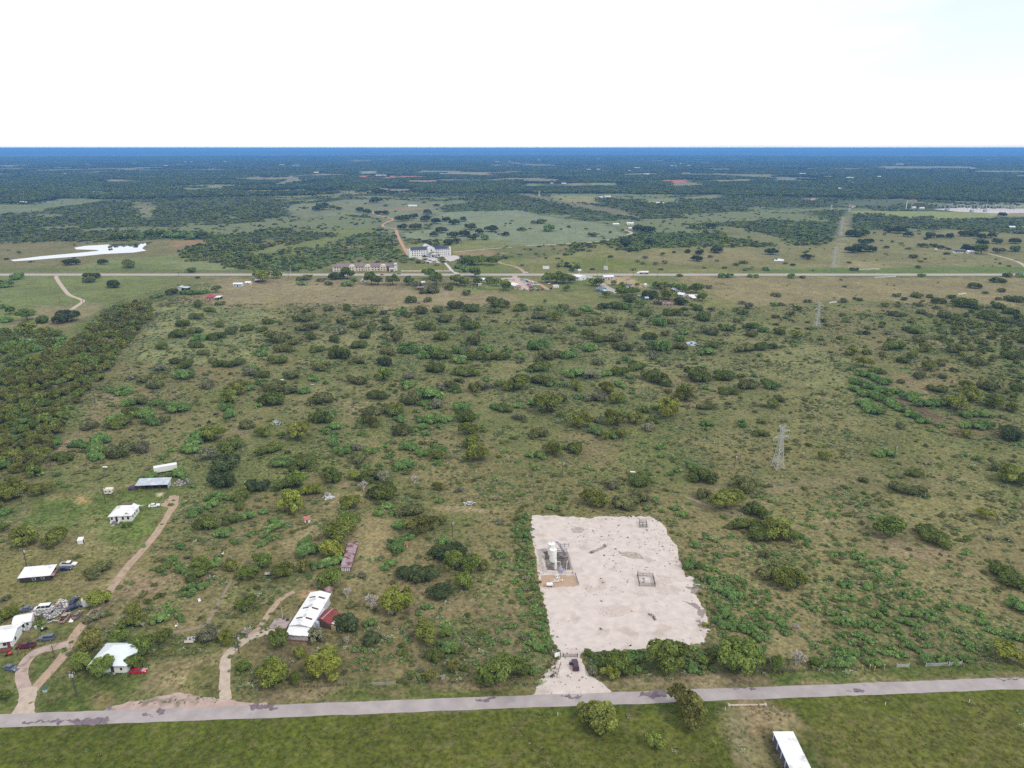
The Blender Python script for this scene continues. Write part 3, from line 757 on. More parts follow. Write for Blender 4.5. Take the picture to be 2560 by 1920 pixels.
# ------------------------------------------------------------ buildings
class Bld:
    """front edge from photo pixel a to photo pixel b on the ground; local x runs along it, y away from the viewer"""
    def __init__(s, name, label, cat, a, b, D, group=None):
        A, B = P(*a), P(*b)
        s.L, s.D = (B - A).length, D
        s.root = thing(name, label, cat, A, math.atan2(B.y - A.y, B.x - A.x), group)
    def part(s, name, mb, m, parent=None): return mb.build(name, m, parent or s.root)
    def walls(s, h, m, x0=0, x1=None, y0=0, y1=None, ridge=None, hr=0, z0=0):
        x1 = s.L if x1 is None else x1
        y1 = s.D if y1 is None else y1
        mb = MB()
        if ridge == 'x': mb.prism([(y0, z0), (y1, z0), (y1, h), ((y0 + y1) / 2, hr), (y0, h)], 'x', x0, x1)
        elif ridge == 'y': mb.prism([(x0, z0), (x1, z0), (x1, h), ((x0 + x1) / 2, hr), (x0, h)], 'y', y0, y1)
        elif ridge == 'mono': mb.prism([(y0, z0), (y1, z0), (y1, hr), (y0, h)], 'x', x0, x1)
        else: mb.box(x0, y0, z0, x1, y1, h)
        return s.part("wall", mb, m)
    def gable(s, h, hr, m, ov=.35, axis='x', x0=0, x1=None, y0=0, y1=None, th=.12, name="roof"):
        x1 = s.L if x1 is None else x1
        y1 = s.D if y1 is None else y1
        x0 -= ov; x1 += ov; y0 -= ov; y1 += ov
        mb = MB(); e = .02
        if axis == 'x':
            ym = (y0 + y1) / 2; dz = (hr - h) / (ym - y0 - ov) * ov
            mb.slab([(x0, y0, h - dz + e + th), (x1, y0, h - dz + e + th), (x1, ym, hr + e + th), (x0, ym, hr + e + th)], th)
            mb.slab([(x0, ym + .01, hr + e + th - .01), (x1, ym + .01, hr + e + th - .01), (x1, y1, h - dz + e + th), (x0, y1, h - dz + e + th)], th)
        else:
            xm = (x0 + x1) / 2; dz = (hr - h) / (xm - x0 - ov) * ov
            mb.slab([(x0, y0, h - dz + e + th), (xm, y0, hr + e + th), (xm, y1, hr + e + th), (x0, y1, h - dz + e + th)], th)
            mb.slab([(xm + .01, y0, hr + e + th - .01), (x1, y0, h - dz + e + th), (x1, y1, h - dz + e + th), (xm + .01, y1, hr + e + th - .01)], th)
        return s.part(name, mb, m)
    def mono(s, hf, hb, m, ov=.3, x0=0, x1=None, y0=0, y1=None, th=.1, name="roof"):
        x1 = s.L if x1 is None else x1
        y1 = s.D if y1 is None else y1
        k = (hb - hf) / (y1 - y0)
        return s.part(name, MB().slab([(x0 - ov, y0 - ov, hf - k * ov + th + .02), (x1 + ov, y0 - ov, hf - k * ov + th + .02), (x1 + ov, y1 + ov, hb + k * ov + th + .02), (x0 - ov, y1 + ov, hb + k * ov + th + .02)], th), m)
    def hip(s, h, hr, m, ov=.4, x0=0, x1=None, y0=0, y1=None, rl=None, name="roof"):
        x1 = (s.L if x1 is None else x1) + ov
        y1 = (s.D if y1 is None else y1) + ov
        x0 -= ov; y0 -= ov
        h += .03
        xm, ym = (x0 + x1) / 2, (y0 + y1) / 2
        rl = max(.2, (x1 - x0) - (y1 - y0)) if rl is None else rl
        b = [(x0, y0, h), (x1, y0, h), (x1, y1, h), (x0, y1, h)]
        mb = MB().add(b + [(xm - rl / 2, ym, hr), (xm + rl / 2, ym, hr)] + [(a[0], a[1], h - .12) for a in b],
                      [(0, 1, 5, 4), (1, 2, 5), (2, 3, 4, 5), (3, 0, 4), (9, 8, 7, 6), (0, 6, 7, 1), (1, 7, 8, 2), (2, 8, 9, 3), (3, 9, 6, 0)])
        return s.part(name, mb, m)
    def front(s, name, x, z, w, h, m, y=0.0, d=.06, parent=None):     # panel on the front face
        return s.part(name, MB().box(x, y - d, z, x + w, y + .02, z + h), m, parent)
    def right(s, name, y, z, w, h, m, x=None, d=.06):
        x = s.L if x is None else x
        return s.part(name, MB().box(x - .02, y, z, x + d, y + w, z + h), m)
    def left(s, name, y, z, w, h, m, x=0.0, d=.06):
        return s.part(name, MB().box(x - d, y, z, x + .02, y + w, z + h), m)
    def window(s, x, z, w, h, face='front', frame=WHITE_PAINT, y=0.0, glass=GLASS):
        mb, g = MB(), MB()
        e = .10
        if face == 'front':
            mb.box(x - e, y - .05, z - e, x + w + e, y + .02, z + h + e)
            g.box(x, y - .08, z, x + w, y - .0, z + h)
        else:
            X = s.L
            mb.box(X - .02, x - e, z - e, X + .05, x + w + e, z + h + e)
            g.box(X, x, z, X + .08, x + w, z + h)
        f = s.part("window", mb, frame)
        s.part("pane", g, glass, f)
        return f
def bq(c, x, y): return q(c, x, y)

# --- left homesteads
b = Bld("white_house", "white hip roofed house with grey front porch in the green lawn", "house", bq('C5', 955, 712), bq('C5', 1140, 702), 8.5)
b.walls(2.9, WHITE_WALL)
b.hip(2.95, 5.6, WHITE_ROOF, .5, rl=1.2)
b.gable(2.95, 4.2, WHITE_ROOF, .3, 'y', b.L * .62, b.L + .05, .3, b.D - .4, name="wing_roof")
for x in (.4, 5.0, 7.2): b.window(b.L * x / 9, 1.0, .9, 1.3)
for y in (1.2, 3.4, 5.6): b.window(y, 1.0, .8, 1.3, 'right')
b.part("porch_deck", MB().box(1.0, -2.6, 0, 4.2, -.07, .5), mat("grey_deck", (.16, .14, .14), .9, .2, 2))
for x in (.95, 4.1): b.part("porch_rail", MB().box(x, -2.65, .5, x + .15, -.1, 1.4), WHITE_PAINT)
b.part("porch_step", MB().box(1.6, -3.6, 0, 2.9, -2.66, .28), CONC)
b.part("door", MB().box(2.2, -.07, .5, 3.1, .02, 2.5), BROWN_WALL)
b.part("back_shed_roof", MB().slab([(.2, b.D + .5, 2.4), (6.0, b.D + .5, 2.4), (6.2, b.D + 3.6, 2.1), (.4, b.D + 3.6, 2.1)], .1), mat("maroon_tin", (.10, .05, .065), .8, .3, .5))
b.part("back_lean_to", MB().slab([(6.5, b.D + .5, 2.5), (9.4, b.D + .5, 2.5), (10.6, b.D + 2.4, 1.9), (7, b.D + 2.4, 1.9)], .1), GREY_ROOF)

b = Bld("storage_trailer", "long bright white box trailer behind the open metal barn", "trailer", bq('C5', 1336, 303), bq('C5', 1536, 268), 2.7)
b.part("body", MB().box(0, 0, 1.0, b.L, b.D, 3.5), WHITE_WALL)
b.part("roof", MB().slab([(-.05, -.05, 3.62), (b.L + .05, -.05, 3.62), (b.L + .05, b.D + .05, 3.62), (-.05, b.D + .05, 3.62)], .11), WHITE_ROOF)
for y in (.4, 2.1): b.part("landing_gear", MB().box(.9, y, 0, 1.1, y + .2, 1), RUST_IRON)
for x in (b.L - 2.6, b.L - 1.4):
    for y in (.05, b.D - .35): b.part("wheel", MB().tube((x, y, .5), (x, y + .3, .5), .5, n=12), RUBBER)

b = Bld("open_barn", "open fronted pole barn with long grey metal roof", "barn", bq('C5', 1185, 432), bq('C5', 1450, 422), 4.8)
b.part("back_wall", MB().box(.1, b.D - .15, 0, b.L - .1, b.D, 3.0), mat("dull_tin", (.12, .11, .13), .7, .3, .8))
b.part("side_wall", MB().box(b.L - .1, .3, 0, b.L, b.D - .16, 2.6), GALV)
for k in range(5): b.part("post", MB().box(b.L * k / 4 - .1, 0, 0, b.L * k / 4 + .1, .2, 2.35), WOOD)
b.mono(2.4, 3.2, GREY_ROOF, .45)
for a_, c_, w_, z_ in ((1, 2, 2, 1.2), (4.2, 1.4, 1.8, .9), (8, 2, 2.5, 1.5)): b.part("stored_crate", MB().box(a_, c_, 0, a_ + w_, c_ + 1.8, z_), RUST_IRON)
t = thing("tarp_heap", "low dark purple tarp covered heap against the open barn", "tarp", qp('C5', 1138, 432))
MB().loft([[(a * 2.1 * s_, 1.2 + b_ * 1.7 * s_, z) for a, b_ in [(math.cos(k * .524), math.sin(k * .524)) for k in range(12)]] for s_, z in ((1, 0), (.98, .7), (.8, 1.2), (.35, 1.35))]).build("cover", mat("purple_tarp", (.065, .04, .085), .7, .3, 1.2), t)

b = Bld("camper_trailer", "small cream camper trailer beside a utility pole", "camper", bq('C5', 900, 476), bq('C5', 972, 472), 2.3)
b.part("body", MB().loft([[(x, y, z) for x, z in ((.0, .9), (.3, .5), (b.L - .3, .5), (b.L, .9), (b.L, 2.3), (b.L - .4, 2.75), (.4, 2.75), (.0, 2.3))] for y in (0, b.D)]), CREAM)
b.window(.5, 1.4, .8, .6); b.window(b.L - 1.4, 1.4, .8, .6); b.window(.6, 1.4, 1.0, .6, 'right')
b.part("wheel", MB().tube((b.L / 2, -.03, .33), (b.L / 2, .2, .33), .33, n=12), RUBBER)
b.part("wheel", MB().tube((b.L / 2, b.D - .2, .33), (b.L / 2, b.D + .03, .33), .33, n=12), RUBBER)
b.part("hitch", MB().box(-1.2, b.D / 2 - .05, .45, -.01, b.D / 2 + .05, .55), RUST_IRON)

b = Bld("brown_cabin", "dark brown cabin with long white metal roof and two windows", "cabin", bq('C5', 176, 1238), bq('C5', 440, 1214), 5.4)
b.walls(2.3, BROWN_WALL, ridge='mono', hr=3.0)
b.mono(2.32, 3.02, WHITE_ROOF, .4)
b.window(b.L * .42, .9, .9, .8); b.window(b.L * .71, 1.0, .85, .8)
b.part("porch_post", MB().box(b.L + .9, 0, 0, b.L + 1.0, .1, 2.0), WOOD)
b.part("porch_roof", MB().slab([(b.L + .42, -.2, 2.2), (b.L + 1.5, -.2, 2.1), (b.L + 1.5, 3, 2.3), (b.L + .42, 3, 2.4)], .07), RUST_ROOF)

b = Bld("white_shed", "tiny white shed standing alone on the dry lawn", "shed", bq('C5', 672, 900), bq('C5', 716, 897), 1.7)
b.walls(1.5, WHITE_WALL, ridge='mono', hr=2.0); b.mono(1.52, 2.02, WHITE_ROOF, .12)
b.right("door", .4, 0, .8, 1.4, DARK)

b = Bld("curved_roof_shed", "white shed with curved roof and dark doorway beside the scrap heap", "shed", bq('C1', 128, 812), bq('C1', 270, 785), 4.6)
b.walls(2.3, WHITE_WALL)
prof = [(-.4 + (b.D + .8) * k / 8, 2.34 + .9 * math.sin(math.pi * k / 8)) for k in range(9)]
b.part("roof", MB().prism(prof + [(y, z - .1) for y, z in prof[::-1]], 'x', -.4, b.L + .5), WHITE_ROOF)
b.front("doorway", b.L * .38, 0, 1.1, 2.0, DARK); b.window(b.L * .75, .9, .7, .9)
for y in (.2, 3.2): b.part("porch_post", MB().box(b.L + .5, y, 0, b.L + .62, y + .12, 2.2), WOOD)

b = Bld("porch_house", "white roofed house with cluttered red porch at the left edge", "house", bq('C1', -60, 985), bq('C1', 112, 962), 8.0)
b.walls(2.8, WHITE_WALL, ridge='x', hr=4.1)
b.gable(2.82, 4.1, WHITE_ROOF, .6)
b.window(b.L * .55, 1.0, 1.0, 1.1); b.front("door", b.L * .75, .3, .9, 2.0, RED_ROOF); b.window(2.0, 1.0, 1.0, 1.1, 'right')
b.part("porch_deck", MB().box(b.L * .4, -2.2, 0, b.L, -.07, .35), WOOD)
b.part("porch_rail", MB().box(b.L * .4, -2.2, .35, b.L, -2.12, 1.2), mat("red_stain", (.28, .07, .06), .8, .25, 2))

b = Bld("hip_roof_house", "white house with pale pyramid hip roof half hidden by trees", "house", bq('C1', 800, 1178), bq('C1', 1098, 1182), 9.2)
b.walls(2.9, WHITE_WALL)
b.hip(2.95, 6.3, mat("pale_blue_roof", (.68, .72, .76), .5, .06, .4, rib=2.0), .6, rl=.4)
b.window(b.L * .82, 1.0, .7, .9); b.window(b.L * .3, 1.0, 1.0, 1.1); b.front("door", b.L * .55, .2, .95, 2.1, BROWN_WALL)
b.part("porch_step", MB().box(b.L * .52, -1.0, 0, b.L * .68, -.07, .2), CONC)

# --- farm with the long barn
b = Bld("long_barn", "long white gabled metal barn with brown roof skylights", "barn", bq('C2', 268, 905), bq('C2', 442, 900), 21.0)
b.root.rotation_euler.z -= R(9)
b.L = 6.9
b.walls(3.4, mat("barn_tin", (.55, .55, .57), .6, .1, .5, rib=2.0), y0=3.2, ridge='y', hr=4.3)
b.gable(3.42, 4.3, WHITE_ROOF, .3, 'y', y0=3.2)
bmt = mat("brown_skylight", (.09, .045, .05), .6, .4, 2)
for y in (6.2, 11.6, 17.6):
    for sx_ in (-1, 1):
        a_, c_ = 3.45 + sx_ * .55, 3.45 + sx_ * 2.7
        za, zc = 4.47 - .9 * .55 / 3.45, 4.47 - .9 * 2.7 / 3.45
        f = [(a_, y, za), (c_, y, zc), (c_, y + .75, zc), (a_, y + .75, za)]
        b.part("skylight", MB().slab(f if sx_ > 0 else f[::-1], .03), bmt)
for y in (6.8, 12.2): b.part("ridge_vent", MB().box(3.2, y, 4.44, 3.7, y + 1.3, 4.75), GALV)
b.mono(2.4, 3.1, WHITE_ROOF, .25, y0=.2, y1=2.9, name="lean_to_roof")
b.part("lean_to_wall", MB().prism([(0.2, 0), (3.0, 0), (3.0, 3.05), (.2, 2.36)], 'x', .1, 6.8), mat("grey_tin", (.46, .42, .42), .7, .15, .6, rib=2.0))
b.part("white_roof_sheet", MB().slab([(1.9, -.2, 2.46), (5.1, -.2, 2.46), (5.1, 2.7, 3.22), (1.9, 2.7, 3.22)], .025), WHITE_PAINT)
b.part("foundation", MB().box(0, .02, 0, 6.9, .16, .5), mat("red_footing", (.22, .10, .09), .9, .2, 1))
b.part("side_lean_to", MB().prism([(6.95, 0), (8.0, 0), (8.0, 2.2), (6.95, 3.0)], 'y', 6.5, 14.0), GREY_ROOF)

b = Bld("red_roof_shed", "rusty red gabled shed with pale ridge beside the long barn", "shed", bq('C2', 520, 775), bq('C2', 640, 812), 5.4)
b.walls(2.4, mat("old_boards", (.16, .10, .085), .9, .25, 2), ridge='y', hr=3.5)
b.gable(2.42, 3.5, RED_ROOF, .35, 'y')
b.part("ridge_cap", MB().box(b.L / 2 - .16, -.36, 3.66, b.L / 2 + .16, b.D + .36, 3.72), mat("faded_pink_tin", (.5, .3, .28), .6, .2, 1))
b.part("lean_to_roof", MB().slab([(b.L + .4, .3, 2.3), (b.L + 2.5, .3, 2.0), (b.L + 2.5, 4.6, 2.0), (b.L + .4, 4.6, 2.3)], .06), RUST_ROOF)
for k in range(4): b.part("roof_sheet", MB().box(b.L + .3, .6 + k * 1.1, 2.33, b.L + 2.6, 1.05 + k * 1.1, 2.38), WHITE_PAINT)
b.part("yellow_end_wall", MB().box(b.L + .5, -.05, 0, b.L + 2.4, .25, 1.95), mat("faded_yellow", (.46, .38, .17), .8, .1, 1))
b.part("post", MB().box(b.L + 2.3, 4.4, 0, b.L + 2.45, 4.55, 1.95), WOOD)
b = Bld("grey_lean_to", "small grey corrugated lean-to between the barn and red shed", "shed", bq('C2', 530, 738), bq('C2', 602, 738), 2.4)
b.walls(2.0, mat("old_boards", (.16, .10, .085)), ridge='mono', hr=2.4); b.mono(2.02, 2.42, RUST_ROOF, .25)
b.front("doorway", .6, 0, .9, 1.8, DARK)

b = Bld("rusty_hut", "little rusty red roofed hut among the trees behind the barn", "hut", bq('C2', 585, 548), bq('C2', 655, 545), 3.4)
b.walls(2.1, RUST_ROOF, ridge='y', hr=2.9); b.gable(2.12, 2.9, RUST_ROOF, .25, 'y'); b.front("doorway", b.L * .35, 0, .8, 1.7, DARK)

b = Bld("long_rusty_shed", "long narrow rusty striped shed with white slatted front under trees", "shed", bq('C2', 738, 308), bq('C2', 790, 302), 16.5)
b.root.rotation_euler.z -= R(10)
b.L = 3.4
b.walls(1.9, mat("old_boards", (.16, .10, .085)), ridge='mono', hr=2.2)
b.mono(1.92, 2.22, mat("striped_rust_roof", (.33, .25, .27), .7, .25, .6, rib=1.2, stain=((.16, .06, .065), .55, .46)), .3)
for k in range(5): b.front("slat", .1 + k * .66, .1, .42, 1.6, WHITE_PAINT)
b = Bld("red_hut", "tiny red roofed hut beside bright bushes left of the pad", "hut", bq('C2', 1279, 102), bq('C2', 1310, 100), 1.5)
b.walls(1.3, CREAM, ridge='mono', hr=1.7); b.mono(1.32, 1.72, mat("orange_tin", (.34, .11, .07), .7, .2, 1), .15); b.front("door", .4, 0, .6, 1.1, WOOD)
b = Bld("pink_roof_hut", "small hut with salmon red roof in the scrub", "hut", bq('C6', 424, 1412), bq('C6', 470, 1402), 2.0)
b.walls(1.4, WHITE_WALL, ridge='mono', hr=1.9); b.mono(1.42, 1.92, mat("salmon_tin", (.42, .16, .12), .7, .2, 1), .2); b.front("door", .5, 0, .7, 1.2, WOOD)
t = thing("concrete_slab", "pinkish concrete slab with rubbish left of the long barn", "slab", qp('C2', 205, 760))
MB().hexa([(-3, -2.6, 0), (3.0, -2.6, 0), (3.4, 2.6, 0), (-2.2, 2.6, 0)], [(-3, -2.6, .3), (3.0, -2.6, .3), (3.4, 2.6, .3), (-2.2, 2.6, .3)]).build("slab", mat("pink_slab", (.33, .27, .25), .95, .2, .6, stain=((.13, .11, .11), .6, .56)), t)
MB().box(1.8, 1.2, .3, 2.6, 1.9, .9).box(.4, 1.9, .3, .9, 2.3, .7).build("rubbish", RUST_IRON, t)

# --- storage units by the near road
b = Bld("storage_units", "white metal storage building with blue roller doors at the bottom edge", "storage building", (1937, 1853), (1978, 1853), 26.0)
A_, B_ = P(1931.5, 1851), P(1962.5, 1920)
b.root.location = A_
b.root.rotation_euler.z = math.atan2(B_.y - A_.y, B_.x - A_.x)      # long side with the doors faces left
b.L, b.D = 34.0, 5.0
b.walls(2.7, WHITE_WALL, y0=.0, y1=5.0, ridge='mono', hr=2.7)
r_ = b.mono(2.72, 2.72, WHITE_ROOF, .2)
bl = mat("roller_door_blue", (.085, .095, .17), .5, .1, 1, rib=0)
for k in range(12):
    o_ = b.part("roller_door", MB().box(.5 + k * 2.8, -.04, .05, 2.85 + k * 2.8, .03, 2.3), bl)
# (the door side is local y = 0, which looks to the left of the view)

# --- the two hotels and the houses along the highway
HX = lambda x, y: (820 + x / 6.506, 600 + y / 6.506)
b = Bld("hotel", "three storey white hotel with dark blue roof and arched entrance tower", "hotel", HX(1328, 285), HX(1992, 251), 17)
L_ = b.L
b.walls(10.3, WHITE_WALL)
NAVY = mat("navy_roof", (.045, .05, .10), .7, .1, .2)
b.hip(10.3, 13.6, NAVY, .5, 1.5, L_ - 1.5, rl=L_ - 12)
for x in (-.6, L_ - 1.4): b.part("end_pier", MB().box(x, -.7, 0, x + 2.0, 3, 12.0).box(x + .4, -.4, 12, x + 1.6, 2, 13.2), WHITE_WALL)
xa, xb = L_ * .435, L_ * .61
arch = [(xa, 0), (xb, 0), (xb, 11.0)] + [((xa + xb) / 2 + (xb - xa) / 2 * math.cos(a), 11.0 + 3.0 * math.sin(a)) for a in [math.pi * k / 10 for k in range(1, 10)]] + [(xa, 11.0)]
b.part("entrance_tower", MB().prism(arch, 'y', -2.2, 4.0), WHITE_WALL)
b.part("rear_gable", MB().prism([(xa - 3, 9), (xb - 4, 9), (xb - 4, 14.6), ((xa + xb) / 2 - 3.5, 16.8), (xa - 3, 14.6)], 'y', 10, 16), WHITE_WALL)
o_ = b.part("tower_window", MB().lathe([(.02, 0), (1.1, 0), (1.1, .1), (.02, .1)], 14), GLASS)
o_.rotation_euler = (R(90), 0, 0); o_.location = ((xa + xb) / 2, -2.2, 9.2)
for px_ in [.075, .135, .19, .245, .30, .355, .655, .70, .745, .795, .845, .895, .945]:
    for z in (1.6, 4.7, 7.8):
        b.part("window", MB().box(L_ * px_ - .65, -.1, z, L_ * px_ + .65, .02, z + 1.6), GLASS)
cx0, cx1 = L_ * .46, L_ * .645
b.part("entrance_canopy", MB().prism([(cx0, 4.6), (cx1, 4.6), (cx1, 5.4), ((cx0 + cx1) / 2, 7.4), (cx0, 5.4)], 'y', -14, -2.3), WHITE_WALL)
b.part("canopy_roof", MB().slab([(cx0 - .4, -14.3, 5.5), ((cx0 + cx1) / 2, -14.3, 7.75), ((cx0 + cx1) / 2, -2.4, 7.75), (cx0 - .4, -2.4, 5.5)], .2).slab([((cx0 + cx1) / 2 + .01, -14.3, 7.74), (cx1 + .4, -14.3, 5.5), (cx1 + .4, -2.4, 5.5), ((cx0 + cx1) / 2 + .01, -2.4, 7.74)], .2), mat("grey_shingle", (.17, .18, .15), .9, .15, .5))
for x in (cx0 + .5, cx1 - 1.3):
    for y in (-13.6, -8): b.part("canopy_pillar", MB().box(x, y, 0, x + .8, y + .8, 4.58), WHITE_WALL)
b.part("door", MB().box((xa + xb) / 2 - 1.5, -2.28, .1, (xa + xb) / 2 + 1.5, -2.18, 3), GLASS)

b = Bld("motel", "long two storey cream motel with mauve roof beside the highway", "motel", HX(77, 512), HX(1120, 498), 14)
L_ = b.L
b.walls(6.0, CREAM, 0, L_ - 9)
b.hip(6.0, 9.2, mat("mauve_shingle", (.21, .165, .175), .9, .12, .3), .7, 0, L_ - 9, rl=L_ - 24)
for fx in (.30, .545, .785):
    x = L_ * fx
    arch = [(x - 3.6, 0), (x + 3.6, 0), (x + 3.6, 6.4)] + [(x + 3.6 * math.cos(a), 6.4 + 1.7 * math.sin(a)) for a in [math.pi * k / 8 for k in range(1, 8)]] + [(x - 3.6, 6.4)]
    b.part("arched_bay", MB().prism(arch, 'y', -1.4, 5), CREAM)
    for z in (.9, 3.7):
        for dx in (-2.2, .9): b.part("window", MB().box(x + dx, -1.5, z, x + dx + 1.3, -1.38, z + 1.4), GLASS)
for k in range(20):
    x = L_ * (.03 + k * .042)
    if min(abs(x - L_ * f) for f in (.30, .545, .785)) < 4.6 or x > L_ - 11: continue
    for z in (.9, 3.7): b.part("window", MB().box(x, -.1, z, x + 1.5, .02, z + 1.4), GLASS)
for fx in (.19, .86): b.part("stair_bay", MB().box(L_ * fx - 1.4, -.3, 0, L_ * fx + 1.4, .02, 5.6), mat("brown_stair", (.16, .09, .08), .8, .2, 1))
b.walls(4.2, CREAM, L_ - 8.9, L_ - 3.3, -2, 10)
b.hip(4.2, 8.4, mat("mauve_shingle", (.21, .165, .175)), .7, L_ - 8.9, L_ - 3.3, -2, 10, rl=1, name="lobby_roof")
b.part("entrance_canopy", MB().box(L_ - 9, -8, 3.0, L_ - 2.5, -2.2, 4.0).box(L_ - 9, -8, 0, L_ - 8, -7, 3).box(L_ - 3.5, -8, 0, L_ - 2.5, -7, 3), CREAM)
tw = b.part("sign_tower", MB().box(L_ - 3.2, -1.5, 0, L_ + .6, 2.5, 9.6), WHITE_WALL)
b.part("sign_panel", MB().box(L_ - 2.9, -1.6, 6.3, L_ + .3, -1.48, 8.3), mat("blue_sign", (.10, .26, .50), .5, .05, 1), tw)
b.part("sign_lettering", MB().box(L_ - 2.5, -1.66, 6.7, L_ - 2.2, -1.58, 7.9).box(L_ - 1.6, -1.66, 6.7, L_ - 1.3, -1.58, 7.9).box(L_ - 2.2, -1.66, 7.2, L_ - 1.6, -1.58, 7.45).box(L_ - .8, -1.66, 6.7, L_ - .5, -1.58, 7.9), WHITE_PAINT, tw)
t = thing("garden_wall", "low white wall between the motel and the hotel drive", "wall", P(*HX(1190, 512)))
A_ = P(*HX(1190, 512)); w_ = MB()
for a, c in ((P(*HX(1190, 512)), P(*HX(1985, 500))), ):
    w_.box(0, 0, 0, (c - a).length, .5, 1.3)
w_.build("wall", CREAM, t)

def small_house(name, label, cat, a, b_, D, wh, rh, wm, rm, kind='x', door=True, group=None):
    B_ = Bld(name, label, cat, a, b_, D, group)
    if kind == 'hip':
        B_.walls(wh, wm); B_.hip(wh + .02, rh, rm, .5)
    elif kind == 'mono':
        B_.walls(wh, wm, ridge='mono', hr=rh); B_.mono(wh + .02, rh + .02, rm, .3)
    else:
        B_.walls(wh, wm, ridge=kind, hr=rh); B_.gable(wh + .02, rh, rm, .4, kind)
    if door:
        B_.front("door", B_.L * .45, .1, min(1.0, B_.L * .2), wh * .7, DARK)
        for f in (.15, .72): B_.front("window", B_.L * f, wh * .35, B_.L * .12, wh * .35, GLASS)
    return B_
Z5 = lambda x, y: (440 + x / 7.9, 640 + y / 7.9)
b = small_house("red_roof_house", "pink house with red hip roof and white carport", "house", Z5(590, 872), Z5(750, 868), 8, 3.0, 5.6, mat("pink_brick", (.46, .30, .28), .9, .15, 1), RED_BRIGHT, 'hip')
b.part("carport_roof", MB().slab([(b.L + .6, -.6, 2.7), (b.L + 6, -.6, 2.7), (b.L + 7.5, 7, 3.0), (b.L + 1.8, 7, 3.0)], .12), WHITE_ROOF)
for x in (b.L + .9, b.L + 5.8): b.part("carport_post", MB().box(x, -.4, 0, x + .15, -.25, 2.58), WHITE_PAINT)
b.part("carport_wall", MB().box(b.L + 2, 6.4, 0, b.L + 7, 6.6, 2.8), DARK)
b = small_house("tin_barn", "pale blue tin barn with open dark side bay", "barn", Z5(25, 682), Z5(105, 682), 7, 3.6, 4.4, GALV, GREY_ROOF, 'y', False)
b.part("side_roof", MB().slab([(b.L + .45, 0, 3.2), (b.L + 7, 0, 2.7), (b.L + 7.6, 8, 2.9), (b.L + .45, 8, 3.4)], .1), GREY_ROOF)
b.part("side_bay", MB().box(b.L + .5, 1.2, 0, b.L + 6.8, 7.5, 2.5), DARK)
b = small_house("mobile_home", "long pale blue mobile home with white roof under trees", "mobile home", Z5(1130, 605), Z5(1305, 605), 7, 3.0, 3.9, mat("pale_blue_wall", (.5, .56, .6), .8, .05, .5), WHITE_ROOF, 'x')
b = small_house("white_cottage", "small cream cottage right of the pale mobile home", "cottage", Z5(1368, 570), Z5(1470, 570), 6, 2.6, 3.6, CREAM, WHITE_ROOF, 'x')
b = small_house("white_hut", "little white roofed hut in front of the dark oak", "hut", Z5(1562, 516), Z5(1648, 514), 5, 2.2, 3.2, RED_ROOF, WHITE_ROOF, 'x')
b = small_house("white_cabin", "white cabin among the roadside trees below the motel", "cabin", HX(535, 695), HX(592, 695), 6, 3.0, 4.2, WHITE_WALL, WHITE_ROOF, 'y')
b = small_house("white_outbuilding", "white outbuilding beneath a brownish roadside tree", "outbuilding", HX(1525, 724), HX(1580, 722), 5, 2.4, 3.3, WHITE_WALL, WHITE_ROOF, 'x')
b = small_house("maroon_barn", "low maroon barn at the edge of the brown field", "barn", bq('D2', 1395, 1332), bq('D2', 1450, 1330), 7, 2.6, 3.6, mat("maroon_wall", (.20, .05, .06), .8, .2, 1), mat("mauve_shingle", (.21, .165, .175)), 'x')
b = small_house("utility_shed", "tiny white shed by itself in the green plot", "shed", bq('D2', 1924, 1296), bq('D2', 1946, 1295), 4, 2.2, 3.0, WHITE_WALL, WHITE_ROOF, 'x')
b = small_house("blue_tarp_house", "pale house with light blue roof among roadside trees", "house", bq('D2', 1945, 1262), bq('D2', 1990, 1262), 7, 2.8, 4.2, WHITE_WALL, mat("pale_blue_roof", (.68, .72, .76)), 'x')
Z2 = lambda x, y: (1240 + x / 7.9, 650 + y / 7.9)
b = small_house("garage_building", "big white roofed garage beside the used car rows", "garage", Z2(365, 578), Z2(500, 568), 15, 3.6, 5.0, mat("tan_wall", (.45, .36, .28), .8, .1, .6), WHITE_ROOF, 'y')
b = small_house("white_shop", "wide white shop building at the highway turning", "shop", Z2(1490, 382), Z2(1640, 408), 13, 4.2, 5.0, WHITE_WALL, WHITE_ROOF, 'x')
b = small_house("white_shop_annex", "low white annex right of the shop and a small tree", "shop", Z2(1660, 398), Z2(1750, 392), 9, 3.0, 3.9, WHITE_WALL, WHITE_ROOF, 'x')
b = small_house("trailer_box", "single white box trailer below the trees", "trailer", Z2(1145, 560), Z2(1242, 552), 3, 2.9, 3.0, WHITE_WALL, WHITE_ROOF, 'mono', False)
for x in (1.5, 4.0): b.part("wheel", MB().tube((x, -.2, .5), (x, .1, .5), .5, n=10), RUBBER)
b = small_house("blue_house", "turquoise house with brownish gabled roof", "house", Z2(1960, 622), Z2(2065, 640), 10, 3.0, 4.8, mat("turquoise_wall", (.10, .30, .42), .8, .1, .6), mat("mauve_shingle", (.21, .165, .175)), 'x')
b.part("porch_roof", MB().slab([(b.L + .5, 1, 2.6), (b.L + 5, 1, 2.4), (b.L + 5, 6, 2.4), (b.L + .5, 6, 2.6)], .1), WHITE_ROOF)
b.part("porch_post", MB().box(b.L + 4.6, 1.1, 0, b.L + 4.8, 1.3, 2.3), WHITE_PAINT)
Z3 = lambda x, y: (1480 + x / 7.373, 670 + y / 7.373)
b = small_house("long_white_shed", "long white metal shed right below the highway", "shed", Z3(222, 218), Z3(402, 212), 9, 3.4, 4.6, mat("pale_tin_wall", (.5, .47, .48), .7, .08, .5), WHITE_ROOF, 'x')
